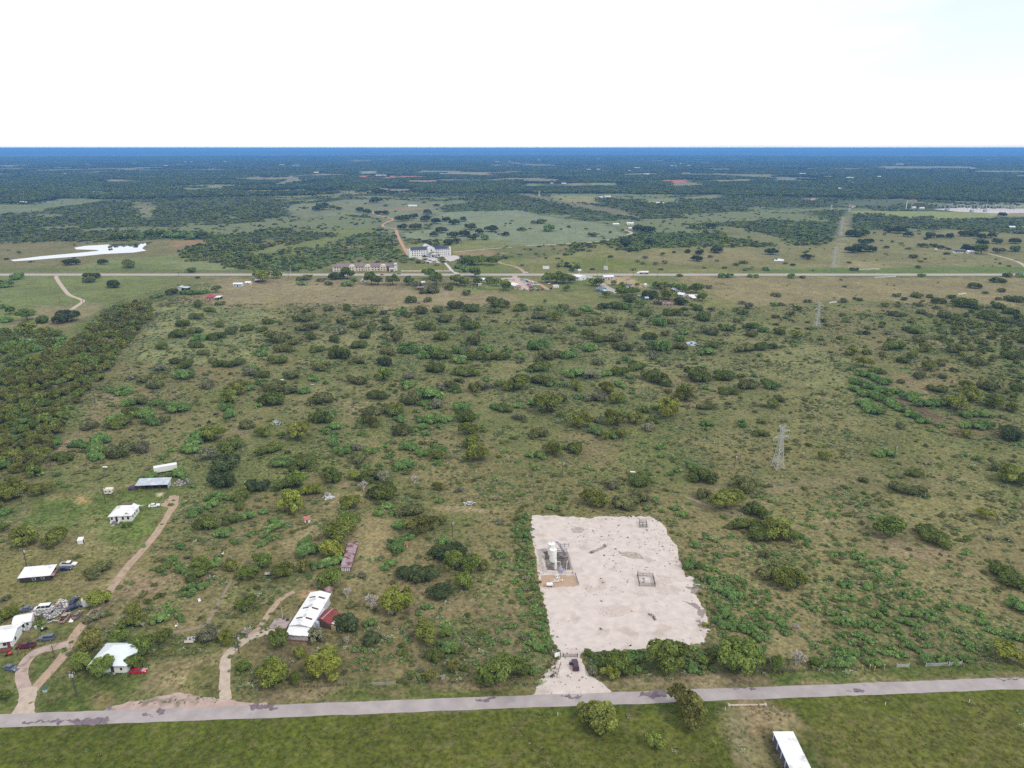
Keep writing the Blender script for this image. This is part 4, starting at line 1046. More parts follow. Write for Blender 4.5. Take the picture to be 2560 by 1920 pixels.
b = small_house("grey_cottage", "small grey roofed cottage wedged between dark trees", "cottage", Z3(650, 368), Z3(725, 366), 7, 2.6, 4.0, WHITE_WALL, mat("dark_grey_roof", (.13, .12, .13), .8, .15, .5), 'x')
b = small_house("white_garage", "small white garage at the end of the dirt yard", "garage", Z3(992, 358), Z3(1040, 356), 6, 2.8, 3.8, WHITE_WALL, WHITE_ROOF, 'y')
b = small_house("brown_house", "brown roofed house with white carport among trees", "house", Z3(1225, 385), Z3(1290, 382), 9, 2.6, 5.0, mat("tan_wall", (.45, .36, .28)), mat("brown_shingle", (.17, .12, .11), .9, .15, .5), 'y')
b = small_house("yellow_house", "cream house with blue grey metal roof", "house", Z3(1485, 466), Z3(1620, 464), 9, 3.0, 4.8, CREAM, mat("blue_grey_roof", (.36, .38, .5), .5, .08, .3, rib=1), 'x')
b = small_house("white_barn", "curved white barn roof below the cream house", "barn", Z3(1570, 520), Z3(1680, 536), 7, 2.2, 3.8, GALV, WHITE_ROOF, 'x')
b = small_house("tin_shed", "pale tin shed with a white lean-to at the far right of the houses", "shed", Z3(1800, 565), Z3(1890, 560), 6, 2.4, 3.4, GALV, WHITE_ROOF, 'x')
b.part("lean_to", MB().slab([(.6, -5.5, 1.6), (b.L + .6, -6, 1.6), (b.L, -.5, 2.3), (0, -.5, 2.3)], .1), WHITE_ROOF)
b.part("lean_to_post", MB().box(.8, -5.2, 0, 1.0, -5.0, 1.45).box(b.L, -5.6, 0, b.L + .2, -5.4, 1.45), WHITE_PAINT)
b = small_house("ruined_house", "low pinkish ruin with dark openings in the scrub", "ruin", Z3(1300, 692), Z3(1490, 690), 7, 1.9, 2.6, mat("pink_ruin", (.40, .28, .26), .9, .2, .6), RUST_ROOF, 'x')
b = small_house("blue_shed", "small blue grey shed under tall trees", "shed", Z3(985, 600), Z3(1045, 598), 5, 2.4, 3.4, mat("slate_blue_wall", (.13, .18, .25), .8, .1, 1), GREY_ROOF, 'x')
t = thing("wooden_fence_wall", "white board fence line beside the tin shed", "fence", P(*Z3(1720, 508)))
fl = (P(*Z3(1940, 506)) - P(*Z3(1720, 508))).length
MB().box(0, 0, .2, fl, .12, 1.4).build("boards", WHITE_PAINT, t)
for k in range(8): MB().box(fl * k / 7 - .1, .13, 0, fl * k / 7 + .1, .3, 1.5).build("post", WOOD, t)

# --- far houses
FAR = [('D1', 2050, 345, 40, 4.5, "pale house at the far red clearing"), ('D1', 1880, 350, 60, 6, "pinkish villa at the far left red clearing"), ('D1', 835, 498, 80, 7, "cream ranch house with three wings in the left woods"), ('D1', 940, 500, 55, 5, "cream guest house right of the ranch house"),
       ('D1', 195, 575, 75, 4, "low white house at the left edge of the woods"), ('D1', 478, 535, 35, 4, "white cottage on the left meadow edge"), ('D1', 360, 470, 35, 4, "white roof deep in the left woods"),
       ('D1', 620, 420, 60, 4, "white house in a clearing of the left woods"), ('D1', 175, 333, 45, 4, "left one of two white roofs far off at left"), ('D1', 265, 333, 55, 4, "right one of two white roofs far off at left"), ('D1', 68, 568, 20, 4, "small white shed at far left"),
       ('D2', 1352, 610, 72, 4.5, "white barn on the meadow above the dark oaks"), ('D2', 1080, 343, 90, 5, "white works building above the red clearing"), ('D2', 485, 255, 30, 6, "left white dot house in the far blue woods"), ('D2', 585, 255, 28, 6, "right white dot house in the far blue woods"), ('D2', 1385, 330, 18, 6, "tiny white house right of the red clearing"),
       ('D3', 768, 537, 36, 5, "left white barn beside the yellow field"), ('D3', 828, 530, 52, 5, "right white barn beside the yellow field"), ('D3', 1262, 583, 36, 4, "small white barn below the green far field"), ('D3', 1310, 583, 12, 3, "tiny white hut below the green far field"),
       ('D3', 900, 770, 52, 4, "long white house at the bend of the ranch road"), ('D3', 1022, 768, 56, 5.5, "white ranch house beside the dark clump of trees"), ('D3', 1022, 806, 26, 4, "white garage under the ranch house"), ('D3', 448, 415, 40, 5, "white roof at the edge of the far strip field"), ('D3', 345, 412, 22, 4, "small white roof left on the far strip field"),
       ('D4', 390, 553, 40, 5, "pink roofed house deep in the right woods"), ('D4', 342, 552, 34, 4, "grey house left of the pink roofed house"), ('D4', 1265, 628, 28, 6, "white kiosk near the tall sign"), ('D4', 1332, 632, 40, 5, "long white building left of the substation"),
       ('D4', 1650, 1013, 74, 4.5, "white farmhouse with dark roof in the right pasture"), ('D4', 1755, 1016, 60, 5, "second white farmhouse half behind an oak"), ('D4', 2112, 795, 50, 4, "white mobile home right in the woods"), ('D4', 2207, 795, 16, 6, "orange pink house at the right edge"),
       ('D4', 1768, 515, 26, 4, "white roof beyond the substation"), ('D4', 1475, 500, 12, 4, "tiny white dot house beyond the substation"), ('D4', 1455, 985, 14, 5, "tiny white well house at the lane end"), ('D4', 740, 620, 26, 6, "pinkish shed beside the power line clearing"),
       ('D1', 1540, 340, 20, 5, "small pale shed in the far middle woods")]
for c, s in (('D1', '1600 228 24;1652 229 26;1942 226 22;1160 243 18;1430 262 30;560 335 18'), ('D2', '222 254 44;342 260 60;2082 226 40;2190 224 26;640 243 18;520 322 40'), ('D3', '232 212 30;752 202 40;1382 263 26;1412 265 20;1530 263 22;1457 242 14;662 296 40;748 296 30;1082 282 50;1162 338 46;1015 308 18'), ('D4', '1902 212 20;1142 248 60;1112 362 12;712 370 60;962 360 30;622 467 30;300 334 50;1770 285 40')):
    for e in s.split(';'):
        x, y, w = map(float, e.split())
        sx_, sy_ = q(c, x, y)
        FAR.append((c, x, y, w, 9, f"pale speck of a building in the distance, {sx_ / 25.6:.0f} percent across, {sy_ / 19.2:.0f} percent down"))
for c, x, y, w, h, lab in FAR:
    a, b_ = q(c, x - w / 2, y), q(c, x + w / 2, y)
    wd = (P(*b_) - P(*a)).length
    hh = min(max(h * .9, 3), wd * .6)
    rm = NAVY if 'dark roof' in lab else (mat("pink_tile", (.5, .3, .26)) if 'pink' in lab else WHITE_ROOF)
    small_house("far_house", lab, "house", a, b_, max(5, min(14, wd * .5)), hh * .62, hh, WHITE_WALL, rm, 'x', True, "scattered far houses")
# ------------------------------------------------------------ vehicles
def paint(name, col): return mat("paint_" + name, col, .3, .08, 1.2, spec=.5)
PAINT = dict(white=(.74, .74, .73), navy=(.012, .022, .07), red=(.38, .012, .03), maroon=(.11, .012, .02), black=(.022, .02, .026), greyblue=(.10, .12, .17), tan=(.36, .26, .20), rust=(.17, .12, .11), silver=(.38, .4, .43), orange=(.48, .15, .06), green=(.06, .12, .10), plum=(.05, .022, .05))
def ring(x, zb, zt, hw): return [(x, -hw, zb), (x, hw, zb), (x, hw * 1.0, zb + (zt - zb) * .6), (x, hw * .92, zt), (x, -hw * .92, zt), (x, -hw, zb + (zt - zb) * .6)]
VEH = dict(
    sedan=dict(body=[(-2.3, .38, .80, .74), (-2.15, .28, .95, .84), (-1.3, .22, 1.0, .88), (.9, .22, .96, .88), (2.0, .24, .82, .84), (2.3, .34, .62, .70)], cab=[(-1.75, .95), (.95, .94), (.25, 1.42), (-1.15, 1.43)], hw=.78, tw=.58, wx=1.4),
    suv=dict(body=[(-2.45, .42, .95, .84), (-2.38, .32, 1.1, .93), (-1.3, .28, 1.14, .95), (1.0, .28, 1.1, .95), (2.2, .30, .98, .90), (2.45, .42, .75, .78)], cab=[(-2.3, 1.08), (1.15, 1.06), (.45, 1.74), (-2.1, 1.76)], hw=.86, tw=.68, wx=1.5),
    van=dict(body=[(-2.8, .45, 1.1, .90), (-2.75, .35, 1.25, .98), (1.0, .3, 1.2, .98), (2.2, .3, 1.05, .95), (2.75, .42, .8, .82)], cab=[(-2.7, 1.2), (1.7, 1.1), (.9, 2.05), (-2.6, 2.1)], hw=.93, tw=.80, wx=1.75),
    pickup=dict(body=[(-2.8, .5, 1.0, .86), (-2.72, .42, 1.08, .94), (-.6, .4, 1.08, .95), (1.2, .38, 1.08, .95), (2.5, .4, 1.0, .92), (2.8, .5, .78, .80)], cab=[(-.85, 1.06), (1.35, 1.04), (.75, 1.78), (-.6, 1.80)], hw=.86, tw=.70, wx=1.75))
def vehicle(kind, colour, label, rear, front, small=False, name=None, cat=None, group=None, hood=None, door_open=False):
    d = VEH[kind]
    A, B_ = P(*rear), P(*front)
    c = (A + B_) / 2
    rz = math.atan2(B_.y - A.y, B_.x - A.x)
    name = name or dict(sedan="parked_car", suv="parked_suv", van="parked_van", pickup="pickup_truck")[kind]
    cat = cat or dict(sedan="car", suv="car", van="van", pickup="pickup")[kind]
    t = thing(name, label, cat, (c.x, c.y, .09 if small else .0), rz, group)
    pm = paint(colour, PAINT[colour])
    MB().loft([ring(*r) for r in d["body"]]).build("body", pm, t)
    (x0, z0), (x1, z1), (x2, z2), (x3, z3) = d["cab"]
    hw, tw = d["hw"], d["tw"]
    MB().hexa([(x0, -hw, z0 - .1), (x1, -hw, z1 - .1), (x1, hw, z1 - .1), (x0, hw, z0 - .1)], [(x3, -tw, z3 - .04), (x2, -tw, z2 - .04), (x2, tw, z2 - .04), (x3, tw, z3 - .04)]).build("window", GLASS, t)
    MB().slab([(x3 - .06, -tw - .05, z3 + .02), (x2 + .06, -tw - .05, z2 + .02), (x2 + .06, tw + .05, z2 + .02), (x3 - .06, tw + .05, z3 + .02)], .09).build("roof", pm, t)
    if not small:
        pl = MB()                              # pillars between the panes
        for sgn in (-1, 1):
            for f in (.34, .68):
                xb_, xt_ = x0 + (x1 - x0) * f, x3 + (x2 - x3) * f
                pl.hexa([(xb_ - .07, sgn * hw - .02, z0 - .05), (xb_ + .07, sgn * hw - .02, z0 - .05), (xb_ + .07, sgn * hw + .02, z0 - .05), (xb_ - .07, sgn * hw + .02, z0 - .05)],
                        [(xt_ - .06, sgn * tw - .02, z3 - .06), (xt_ + .06, sgn * tw - .02, z3 - .06), (xt_ + .06, sgn * tw + .03, z3 - .06), (xt_ - .06, sgn * tw + .03, z3 - .06)])
        pl.build("pillar", pm, t)
    if kind == 'pickup':
        MB().box(-2.6, -.78, 1.02, -.98, .78, 1.10).build("cargo_bed", DARK, t)
        MB().box(-2.76, -.92, 1.05, -.92, -.79, 1.28).box(-2.76, .79, 1.05, -.92, .92, 1.28).box(-2.78, -.785, 1.05, -2.66, .785, 1.28).build("bed_side", pm, t)
    if hood: MB().slab([(.98, -.7, 1.0), (2.0, -.68, .87), (2.0, .68, .87), (.98, .7, 1.0)], .03).build("hood", mat("faded_pink_paint", (.55, .25, .28), .5, .1, 1), t)
    if door_open: MB().slab([(.15, .96, 1.5), (.25, .96, 1.5), (.25, 1.9, 1.45), (.15, 1.9, 1.45)], 1.05).build("open_door", pm, t)
    wx, r = d["wx"], .36 if kind != 'sedan' else .32
    for x in (-wx, wx):
        for y in (-1, 1):
            yo = d["body"][2][3] * y
            w_ = MB().tube((x, yo - .2 * y, r), (x, yo + .03 * y, r), r, n=12).build("wheel", RUBBER, t)
            if not small: MB().tube((x, yo - .02 * y, r), (x, yo + .045 * y, r), r * .55, n=10).build("rim", RIM, w_)
    if not small:
        xf, xr = d["body"][-2][0], d["body"][0][0]
        for y in (-.58, .58):
            MB().box(xf + .02, y - .16, .62, xf + .27, y + .16, .78).build("headlight", LAMP_CLEAR, t)
            MB().box(xr - .03, y - .14, .66, xr + .12, y + .14, .86).build("taillight", LAMP_RED, t)
    return t
def two(c, x0, y0, x1, y1): return q(c, x0, y0), q(c, x1, y1)
Z6 = lambda x, y: (x / 9.217, 1480 + y / 9.217)
vehicle('suv', 'plum', "dark plum car with an open door on the white pad driveway", *two('C3', 553, 1506, 540, 1440), door_open=True, hood=None)
vehicle('sedan', 'red', "red car with faded pink hood beside the pyramid roofed house", *two('C1', 1140, 1183, 1262, 1176), hood=True)
vehicle('sedan', 'white', "white car parked right of the white house in the lawn", *two('C5', 1298, 580, 1370, 570))
vehicle('pickup', 'white', "white pickup parked behind a dark blue car near the brown cabin", *two('C5', 538, 1090, 655, 1082))
vehicle('sedan', 'navy', "dark blue car in front of the white pickup by the brown cabin", *two('C5', 505, 1130, 622, 1118))
vehicle('sedan', 'navy', "dark blue car parked right of the scrap heap", Z6(1640, 315), Z6(1790, 150))
vehicle('van', 'white', "long white van behind the scrap heap", Z6(1190, 390), Z6(790, 425))
vehicle('sedan', 'greyblue', "grey blue car with junk on its bonnet left of the white van", Z6(740, 400), Z6(430, 460))
vehicle('pickup', 'tan', "tan flatbed wreck below the scrap heap", Z6(1420, 740), Z6(1590, 520))
vehicle('sedan', 'rust', "rusty brown car beside the dirt driveway", Z6(1745, 620), Z6(1850, 500))
vehicle('suv', 'greyblue', "dark grey estate car on the grass above the gravel loop", Z6(1235, 1085), Z6(935, 1105))
vehicle('pickup', 'maroon', "maroon pickup parked by the cluttered porch house", Z6(760, 1270), Z6(455, 1290))
vehicle('sedan', 'greyblue', "grey blue car on grass left of the gravel loop", *two('C1', 50, 1140, 145, 1165))
vehicle('sedan', 'navy', "small dark wreck between the blue car and the rusty car", Z6(1665, 400), Z6(1740, 370))
# vehicles along the highway: a few pixels each
rv = random.Random(11)
cols = ['white'] * 6 + ['silver'] * 3 + ['navy', 'red', 'orange', 'tan', 'black', 'greyblue']
n_ = 0
CARLAB = {}
def lotcar(x, y, ang, colour, label, kind='sedan', group="used cars on the lot"):
    p = P(*Z2(x, y))
    dx = Vector((math.cos(ang), math.sin(ang), 0)) * 2
    return vehicle(kind, colour, label, pix(p - dx), pix(p + dx), True, group=group)
rows = [((520, 395), (690, 540), 9), ((560, 385), (740, 500), 9), ((600, 420), (800, 480), 8), ((650, 440), (820, 500), 6)]
ordn = ["first", "second", "third", "fourth", "fifth", "sixth", "seventh", "eighth", "ninth"]
rown = ["left edge row", "second row", "third row", "right edge row"]
for ri, ((x0, y0), (x1, y1), n) in enumerate(rows):
    for k in range(n):
        c_ = rv.choice(cols[:11])
        lotcar(x0 + (x1 - x0) * k / (n - 1), y0 + (y1 - y0) * k / (n - 1), R(20 + rv.uniform(-6, 6)), c_, f"{c_} used car, {ordn[k]} from the back in the {rown[ri]} of the lot", rv.choice(['sedan', 'suv', 'pickup']))
for k, (x, y, c_) in enumerate([(625, 605, 'white'), (690, 605, 'red'), (735, 590, 'orange'), (780, 580, 'white'), (835, 600, 'green'), (920, 590, 'red'), (985, 585, 'white'), (560, 590, 'silver'), (1085, 572, 'maroon')]):
    lotcar(x, y, R(80 + rv.uniform(-15, 15)), c_, f"{c_} vehicle, {ordn[k]} counted along the front edge of the car lot", 'van' if k == 0 else 'pickup')
for k, (x, y, c_) in enumerate([(980, 430, 'white'), (1010, 440, 'silver'), (1065, 480, 'white'), (1100, 490, 'red'), (1125, 515, 'silver'), (1080, 470, 'navy')]):
    lotcar(x, y, R(15), c_, f"{c_} car under the trees right of the car lot, {ordn[k]} of the six", 'sedan', "cars under the trees by the lot")
lotcar(270, 385, R(10), 'white', "white pickup at the upper corner of the concrete yard", 'pickup'); lotcar(340, 400, R(170), 'silver', "silver car in front of the big garage", 'sedan')
lotcar(602, 258, R(0), 'white', "white car driving on the highway near the red track mouth", 'sedan', None)
lotcar(1690, 330, R(60), 'black', "black car beside the white shop", 'sedan', None)
lotcar(1660, 412, R(0), 'white', "white car parked in front of the shop annex", 'sedan', None)
for x, y, c_, l in ((880, 572, 'black', "left black car on the highway in front of the motel"), (1155, 560, 'black', "right black car on the highway in front of the motel"), (1605, 316, 'red', "small dark red car in the hotel car park"), (1795, 322, 'silver', "silver car in the middle of the hotel car park"), (1660, 338, 'black', "black car at the front of the hotel car park"), (1945, 352, 'navy', "dark blue car at the right of the hotel car park"), (1770, 292, 'black', "black car beside the hotel entrance canopy")):
    p = P(*HX(x, y)); vehicle('sedan', c_, l, pix(p - Vector((2, 0, 0))), pix(p + Vector((2, .3, 0))), True)
p = P(*q('D4', 2196, 1190)); vehicle('van', 'silver', "pale van on the highway at the right edge", pix(p - Vector((2, 0, 0))), pix(p + Vector((2, 0, 0))), True)
for x, y, c_, l in ((300, 432, 'white', "white car between the blue house and the lane"), (460, 440, 'navy', "dark car at the end of the side road"), (880, 524, 'white', "white car in the yard amid the dark trees"), (660, 220, 'tan', "cream car in the dirt yard right of the long shed")):
    p = P(*Z3(x, y)); vehicle('sedan', c_, l, pix(p - Vector((2, 0, 0))), pix(p + Vector((2, .6, 0))), True)
# tanker
a_, b_ = P(*Z3(1040, 112)), P(*Z3(822, 112))
t = thing("tanker_truck", "white tanker truck driving left along the highway", "tanker truck", a_ + Vector((0, 0, .2)), math.pi)
TL = (b_ - a_).length
MB().loft([[(x, 1.25 * s_ * math.cos(k * math.pi / 6), 2.45 + 1.25 * s_ * math.sin(k * math.pi / 6)) for k in range(12)] for x, s_ in ((.2, .8), (.4, 1), (TL * .7, 1), (TL * .71, .8))]).build("tank", WHITE_PAINT, t)
MB().box(.3, -1.1, .9, TL * .7, 1.1, 1.15).build("chassis", RUST_IRON, t)
MB().loft([[(x, y, z) for y, z in ((-1.2, .7), (1.2, .7), (1.2, zt), (-1.2, zt))] for x, zt in ((TL * .75, 3.4), (TL * .87, 3.3), (TL * .88, 2.0), (TL * .985, 1.8), (TL, 1.2))]).build("cab", WHITE_PAINT, t)
MB().box(TL * .862, -1.05, 2.15, TL * .876, 1.05, 3.1).box(TL * .78, -1.23, 2.2, TL * .85, -1.19, 3.0).build("window", GLASS, t)
for x in (1.2, 2.6, TL * .62, TL * .70, TL * .93):
    for y in (-1.1, .8): MB().tube((x, y, .52), (x, y + .3, .52), .52, n=10).build("wheel", RUBBER, t)

# ------------------------------------------------------------ utility poles
def pole(c, x, y, ytop, label, arm=1.6, trans=0, r=.16, group=None, m=WOOD, lean=0.0, lamp=False):
    bx_, by_ = q(c, x, y)
    p = P(bx_, by_)
    h = max(3.0, z_at(p, q(c, x, ytop)[1]))
    t = thing("utility_pole", label, "utility pole", p, rv.uniform(-.25, .25), group)
    MB().tube((0, 0, 0), (lean, 0, h), r, r * .7, 8).build("pole", m, t)
    if arm:
        MB().box(lean - arm, -.07, h - .55, lean + arm, .07, h - .38).build("crossarm", m, t)
        for k in (-1, -.45, .45, 1): MB().tube((lean + k * arm * .92, 0, h - .38), (lean + k * arm * .92, 0, h - .12), .06, .05, 6).build("insulator", LAMP_CLEAR, t)
    for k in range(trans):
        MB().lathe([(.02, 0), (.26, 0), (.26, .85), (.12, .95)], 10).build("transformer", GALV, t).location = (lean + .42 * (-1) ** k, -.28, h - 1.6 - k * .1)
    if lamp:
        MB().tube((0, 0, h - .3), (.9, 0, h + .1), .04, .04, 6).build("lamp_arm", GALV, t)
        MB().box(.75, -.12, h + .02, 1.25, .12, h + .14).build("lamp_head", WHITE_PAINT, t)
    return t
UG = "utility poles"
pole('C5', 912, 545, 402, "utility pole with white transformer beside the camper trailer", 1.2, 1, .2)
pole('C5', 235, 1102, 935, "utility pole with white transformer behind the brown cabin", 1.0, 1, .2)
pole('C1', 665, 1388, 1172, "tall utility pole with two transformers near the road at left", 1.2, 2, .21)
pole('C1', 474, 1062, 945, "short bare pole on the small lawn inside the gravel loop", 0, 0, .13)
pole('C1', 2066, 1012, 858, "utility pole with transformer beside the pale farm drive", 1.0, 1, .18)
pole('C1', 900, 1008, 955, "thin lamp pole behind the pyramid roofed house", 0, 0, .06, lamp=True, m=GALV)
pole('C2', 232, 715, 617, "thin white antenna mast left of the long barn", 0, 0, .07, m=WHITE_PAINT)
pole('C2', 221, 980, 880, "dark pole beside the dark tree in front of the barn", 0, 0, .12)
pole('C6', 1698, 1528, 1388, "dark utility pole with pale top left of the pad", .9, 1, .17)
pole('C7', 437, 1006, 873, "utility pole in the middle pasture above the pad", .9, 1, .17)
pole('C7', 1922, 928, 815, "utility pole in the scrub left of the lattice tower", .9, 1, .17)
pole('C8', 1087, 1126, 1012, "utility pole in the right pasture right of the lattice tower", 1.2, 1, .2)
pole('C5', 440, 235, 128, "utility pole with white crossarm at the top end of the left fence line", 1.6, 0, .17)
pole('C5', 190, 545, 470, "utility pole with white crossarm at the wood edge", 1.6, 0, .17)
pole('D5', 822, 1060, 965, "utility pole against the left woodland edge", 1.4, 0, .17)
pole('D5', 1252, 420, 370, "distant utility pole by the far end of the left wood", 1.4, 0, .17)
pole('D5', 518, 195, 140, "utility pole with white crossarm left of the winding lane", 2.2, 0, .2)
pole('D5', 718, 205, 150, "utility pole with crossarm at the bend of the winding lane", 2.2, 0, .2)
pole('D5', 497, 410, 350, "pole with white lamp below the large round oak", 0, 0, .15, lamp=True)
pole('D3', 738, 1216, 1150, "tall dark utility pole at the side road corner", 1.5, 1, .22)
pole('D3', 775, 1216, 1180, "short utility pole right of the side road corner", 1.0, 0, .16)
pole('D3', 1050, 1212, 1148, "utility pole on the highway left of the tanker", 1.5, 1, .2)
pole('D3', 1257, 1218, 1168, "utility pole on the highway right of the tanker", 1.5, 0, .2)
pole('D3', 818, 1130, 1058, "tall pole with lamp on the green field", 0, 0, .2, lamp=True, m=GALV)
pole('D3', 580, 1200, 1160, "white pole of the shop sign at the turning", 0, 0, .2, m=WHITE_PAINT)
pole('D1', 1548, 1212, 1178, "dark utility pole where the motel road begins at left", 1.5, 0, .2)
pole('D1', 757, 1155, 1120, "utility pole left of a pair beyond the highway", 1.5, 0, .18)
pole('D1', 836, 1168, 1118, "utility pole right of a pair beyond the highway", 1.5, 0, .18)
pole('D1', 1420, 1165, 1115, "utility pole with crossarm on the pale meadow", 1.5, 0, .18)
pole('D1', 2005, 1215, 1160, "white pole beside the highway left of the trees", 1.0, 0, .18, m=GALV)
pole('D2', 300, 1190, 1118, "tall greenish lamp pole in front of the motel woods", 0, 0, .2, lamp=True, m=GALV)
pole('D2', 362, 1180, 1120, "utility pole with crossarm left of the motel", 1.5, 1, .2)
pole('D2', 283, 1235, 1185, "dark utility pole by the highway at the field corner", 1.5, 0, .2)
pole('D2', 1618, 1172, 1100, "utility pole in front of the hotel lawn", 1.2, 0, .18)
pole('D2', 2020, 1190, 1155, "dark utility pole on the highway right of the hotel drive", 1.5, 0, .2)
t = pole('D2', 503, 1275, 1190, "leaning yellowish pole among the roadside bushes", 0, 0, .2, m=mat("pale_pole", (.4, .34, .2), .9, .1, 1), lean=-1.0)
pole('D2', 1775, 955, 905, "pole at the edge of the hotel meadow", 1.2, 0, .18)
pole('D3', 548, 835, 795, "pole standing in the far meadow", 1.2, 0, .18)

# ------------------------------------------------------------ lattice towers
def tower(c, x, y, ytop, label, wbase=3.6, th=.11, rz=.3, m=GALV):
    p = P(*q(c, x, y))
    h = z_at(p, q(c, x, ytop)[1])
    t = thing("lattice_tower", label, "transmission tower", p, rz)
    wf = lambda z: wbase / 2 + (.62 - wbase / 2) * min(1, z / (h * .72)) if z < h * .72 else .62
    lv = [h * k / 11 for k in range(12)]
    cor = lambda z, k: ((1, -1, -1, 1)[k] * wf(z), (1, 1, -1, -1)[k] * wf(z), z)
    legs = MB(); br = MB()
    for k in range(4):
        for a_, b_ in zip(lv[:-1], lv[1:]): legs.tube(cor(a_, k), cor(b_, k), th, th * .9, 4)
    for i, (a_, b_) in enumerate(zip(lv[:-1], lv[1:])):
        for k in range(4):
            j = (k + 1) % 4
            br.tube(cor(a_, k), cor(b_, j), th * .45, n=4); br.tube(cor(a_, j), cor(b_, k), th * .45, n=4)
            if i in (1, 7, 9): br.tube(cor(b_, k), cor(b_, j), th * .6, n=4)
    legs.build("leg_frame", m, t); br.build("bracing", m, t)
    for z, sides in ((h * .74, (-1, 1)), (h * .88, (1,)), (h * .985, (-1, 1))):
        for s_ in sides:
            a = MB(); ln = 3.6 if z < h * .95 else 1.5
            for y_ in (-.6, .6): a.tube((s_ * .62, y_, z), (s_ * (.62 + ln), 0, z + (.1 if z < h * .95 else .5)), th * .7, n=4); a.tube((s_ * .62, y_, z + h * .055), (s_ * (.62 + ln), 0, z + (.1 if z < h * .95 else .5)), th * .55, n=4)
            a.build("crossarm", m, t)
            if z < h * .95: MB().tube((s_ * (.62 + ln), 0, z + .1), (s_ * (.9 + ln), 0, z - 1.7), .1, n=6).build("insulator", LAMP_CLEAR, t)
    for k in range(4): MB().box(-.35 + cor(0, k)[0], -.35 + cor(0, k)[1], 0, .35 + cor(0, k)[0], .35 + cor(0, k)[1], .35).build("footing", CONC, t)
    return t
tower('C8', 82, 1205, 850, "pale steel lattice transmission tower nearest the viewer in the pasture", 4.2, .13)
tower('D4', 418, 1650, 1440, "second steel lattice tower beyond the middle pasture", 4.2, .15)
tower('D4', 562, 1140, 962, "steel lattice tower just beyond the highway", 4.5, .2)
tower('D4', 622, 868, 700, "steel lattice tower beside the dark oaks in the clearing", 4.5, .25)
tower('D4', 700, 655, 590, "steel tower at the top of the power line clearing", 6, .35)
tower('D4', 545, 640, 592, "distant grey lattice tower left of the clearing top", 6, .35)
tower('D3', 236, 525, 475, "distant lattice tower at the upper left woods edge", 7, .4)

# ------------------------------------------------------------ well pad equipment
def tank(c, x, y, ytop, wpx, label):
    p = P(*q(c, x, y))
    r = wpx / K / F * depth(q(c, x, y)[1]) / 2
    p = p + Vector((p.x, p.y, 0)).normalized() * r
    h = z_at(p + Vector((0, r * .8, 0)), q(c, x, ytop)[1])
    t = thing("storage_tank", label, "tank", p)
    cm = mat("tank_cream", (.83, .82, .76), .45, .05, .8, stain=((.5, .46, .38), .5, .66))
    MB().lathe([(.02, 0), (r, 0), (r, h * .9), (r * .97, h * .91), (r * .12, h * .985), (.02, h * .985)], 28).build("shell", cm, t)
    MB().lathe([(r * 1.0, h * .895), (r * 1.05, h * .895), (r * 1.05, h * .912), (r * 1.0, h * .912), (r * 1.0, h * .895)], 28).build("top_rim", mat("tank_rim", (.5, .5, .46), .5, .1, 1), t)
    MB().lathe([(.02, h * .97), (r * .2, h * .97), (r * .2, h * 1.02), (.02, h * 1.03)], 12).build("hatch", GALV, t)
    return t, r, h
t1, r1, h1 = tank('C3', 340, 520, 388, 62, "rear white cylindrical oil tank inside the bermed square")
t2, r2, h2 = tank('C3', 354, 577, 438, 63, "front white cylindrical oil tank inside the bermed square")
# stairs and walkway belong to the tank battery
st = thing("tank_stair", "purple grey steel stair leaning on the right of the tanks", "stair", t1.location + Vector((r1 + .9, 1.2, 0)), R(-35))
stm = mat("stair_steel", (.20, .18, .28), .6, .15, 2)
for y_ in (0, .8): MB().hexa([(-.1, y_, h1 * .8), (3.6, y_, 0), (3.9, y_, 0), (.2, y_, h1 * .8)], [(-.1, y_ + .07, h1 * .8), (3.6, y_ + .07, 0), (3.9, y_ + .07, 0), (.2, y_ + .07, h1 * .8)]).build("stringer", stm, st)
for k in range(12): MB().box(.1 + k * .3, .08, h1 * .8 * (1 - k / 12) - .12, .38 + k * .3, .79, h1 * .8 * (1 - k / 12) - .06).build("tread", stm, st)
MB().box(-1.0, .0, h1 * .8, .0, .9, h1 * .8 + .06).build("landing", stm, st)
# berm: raised ring with dark oily floor
bp = outline('C3', '215 465, 300 455, 480 458, 500 520, 520 600, 545 672, 430 680, 262 662, 240 580')
bi = outline('C3', '270 485, 330 472, 455 470, 478 520, 495 590, 512 640, 420 650, 300 645, 286 570')
bm_ = MB(); n = len(bp)
mid = [a.lerp(c, .5) for a, c in zip(bp, bi)]
bm_.add([(p.x, p.y, .032) for p in bp] + [(p.x, p.y, .85) for p in mid] + [(p.x, p.y, .05) for p in bi], [(i, (i + 1) % n, n + (i + 1) % n, n + i) for i in range(n)] + [(n + i, n + (i + 1) % n, 2 * n + (i + 1) % n, 2 * n + i) for i in range(n)])
o = bm_.build("earth_berm", mat("berm_gravel", (.47, .42, .38), .95, .15, .8), fix=True); tag(o, "pale square earth berm around the two tanks", "berm")
sheet("oily_ground", bi, .055, mat("oily_soil", (.115, .098, .088), .9, .3, .6, stain=((.27, .23, .20), .35, .5)), "dark oily ground inside the tank berm", "ground", .2, .8)
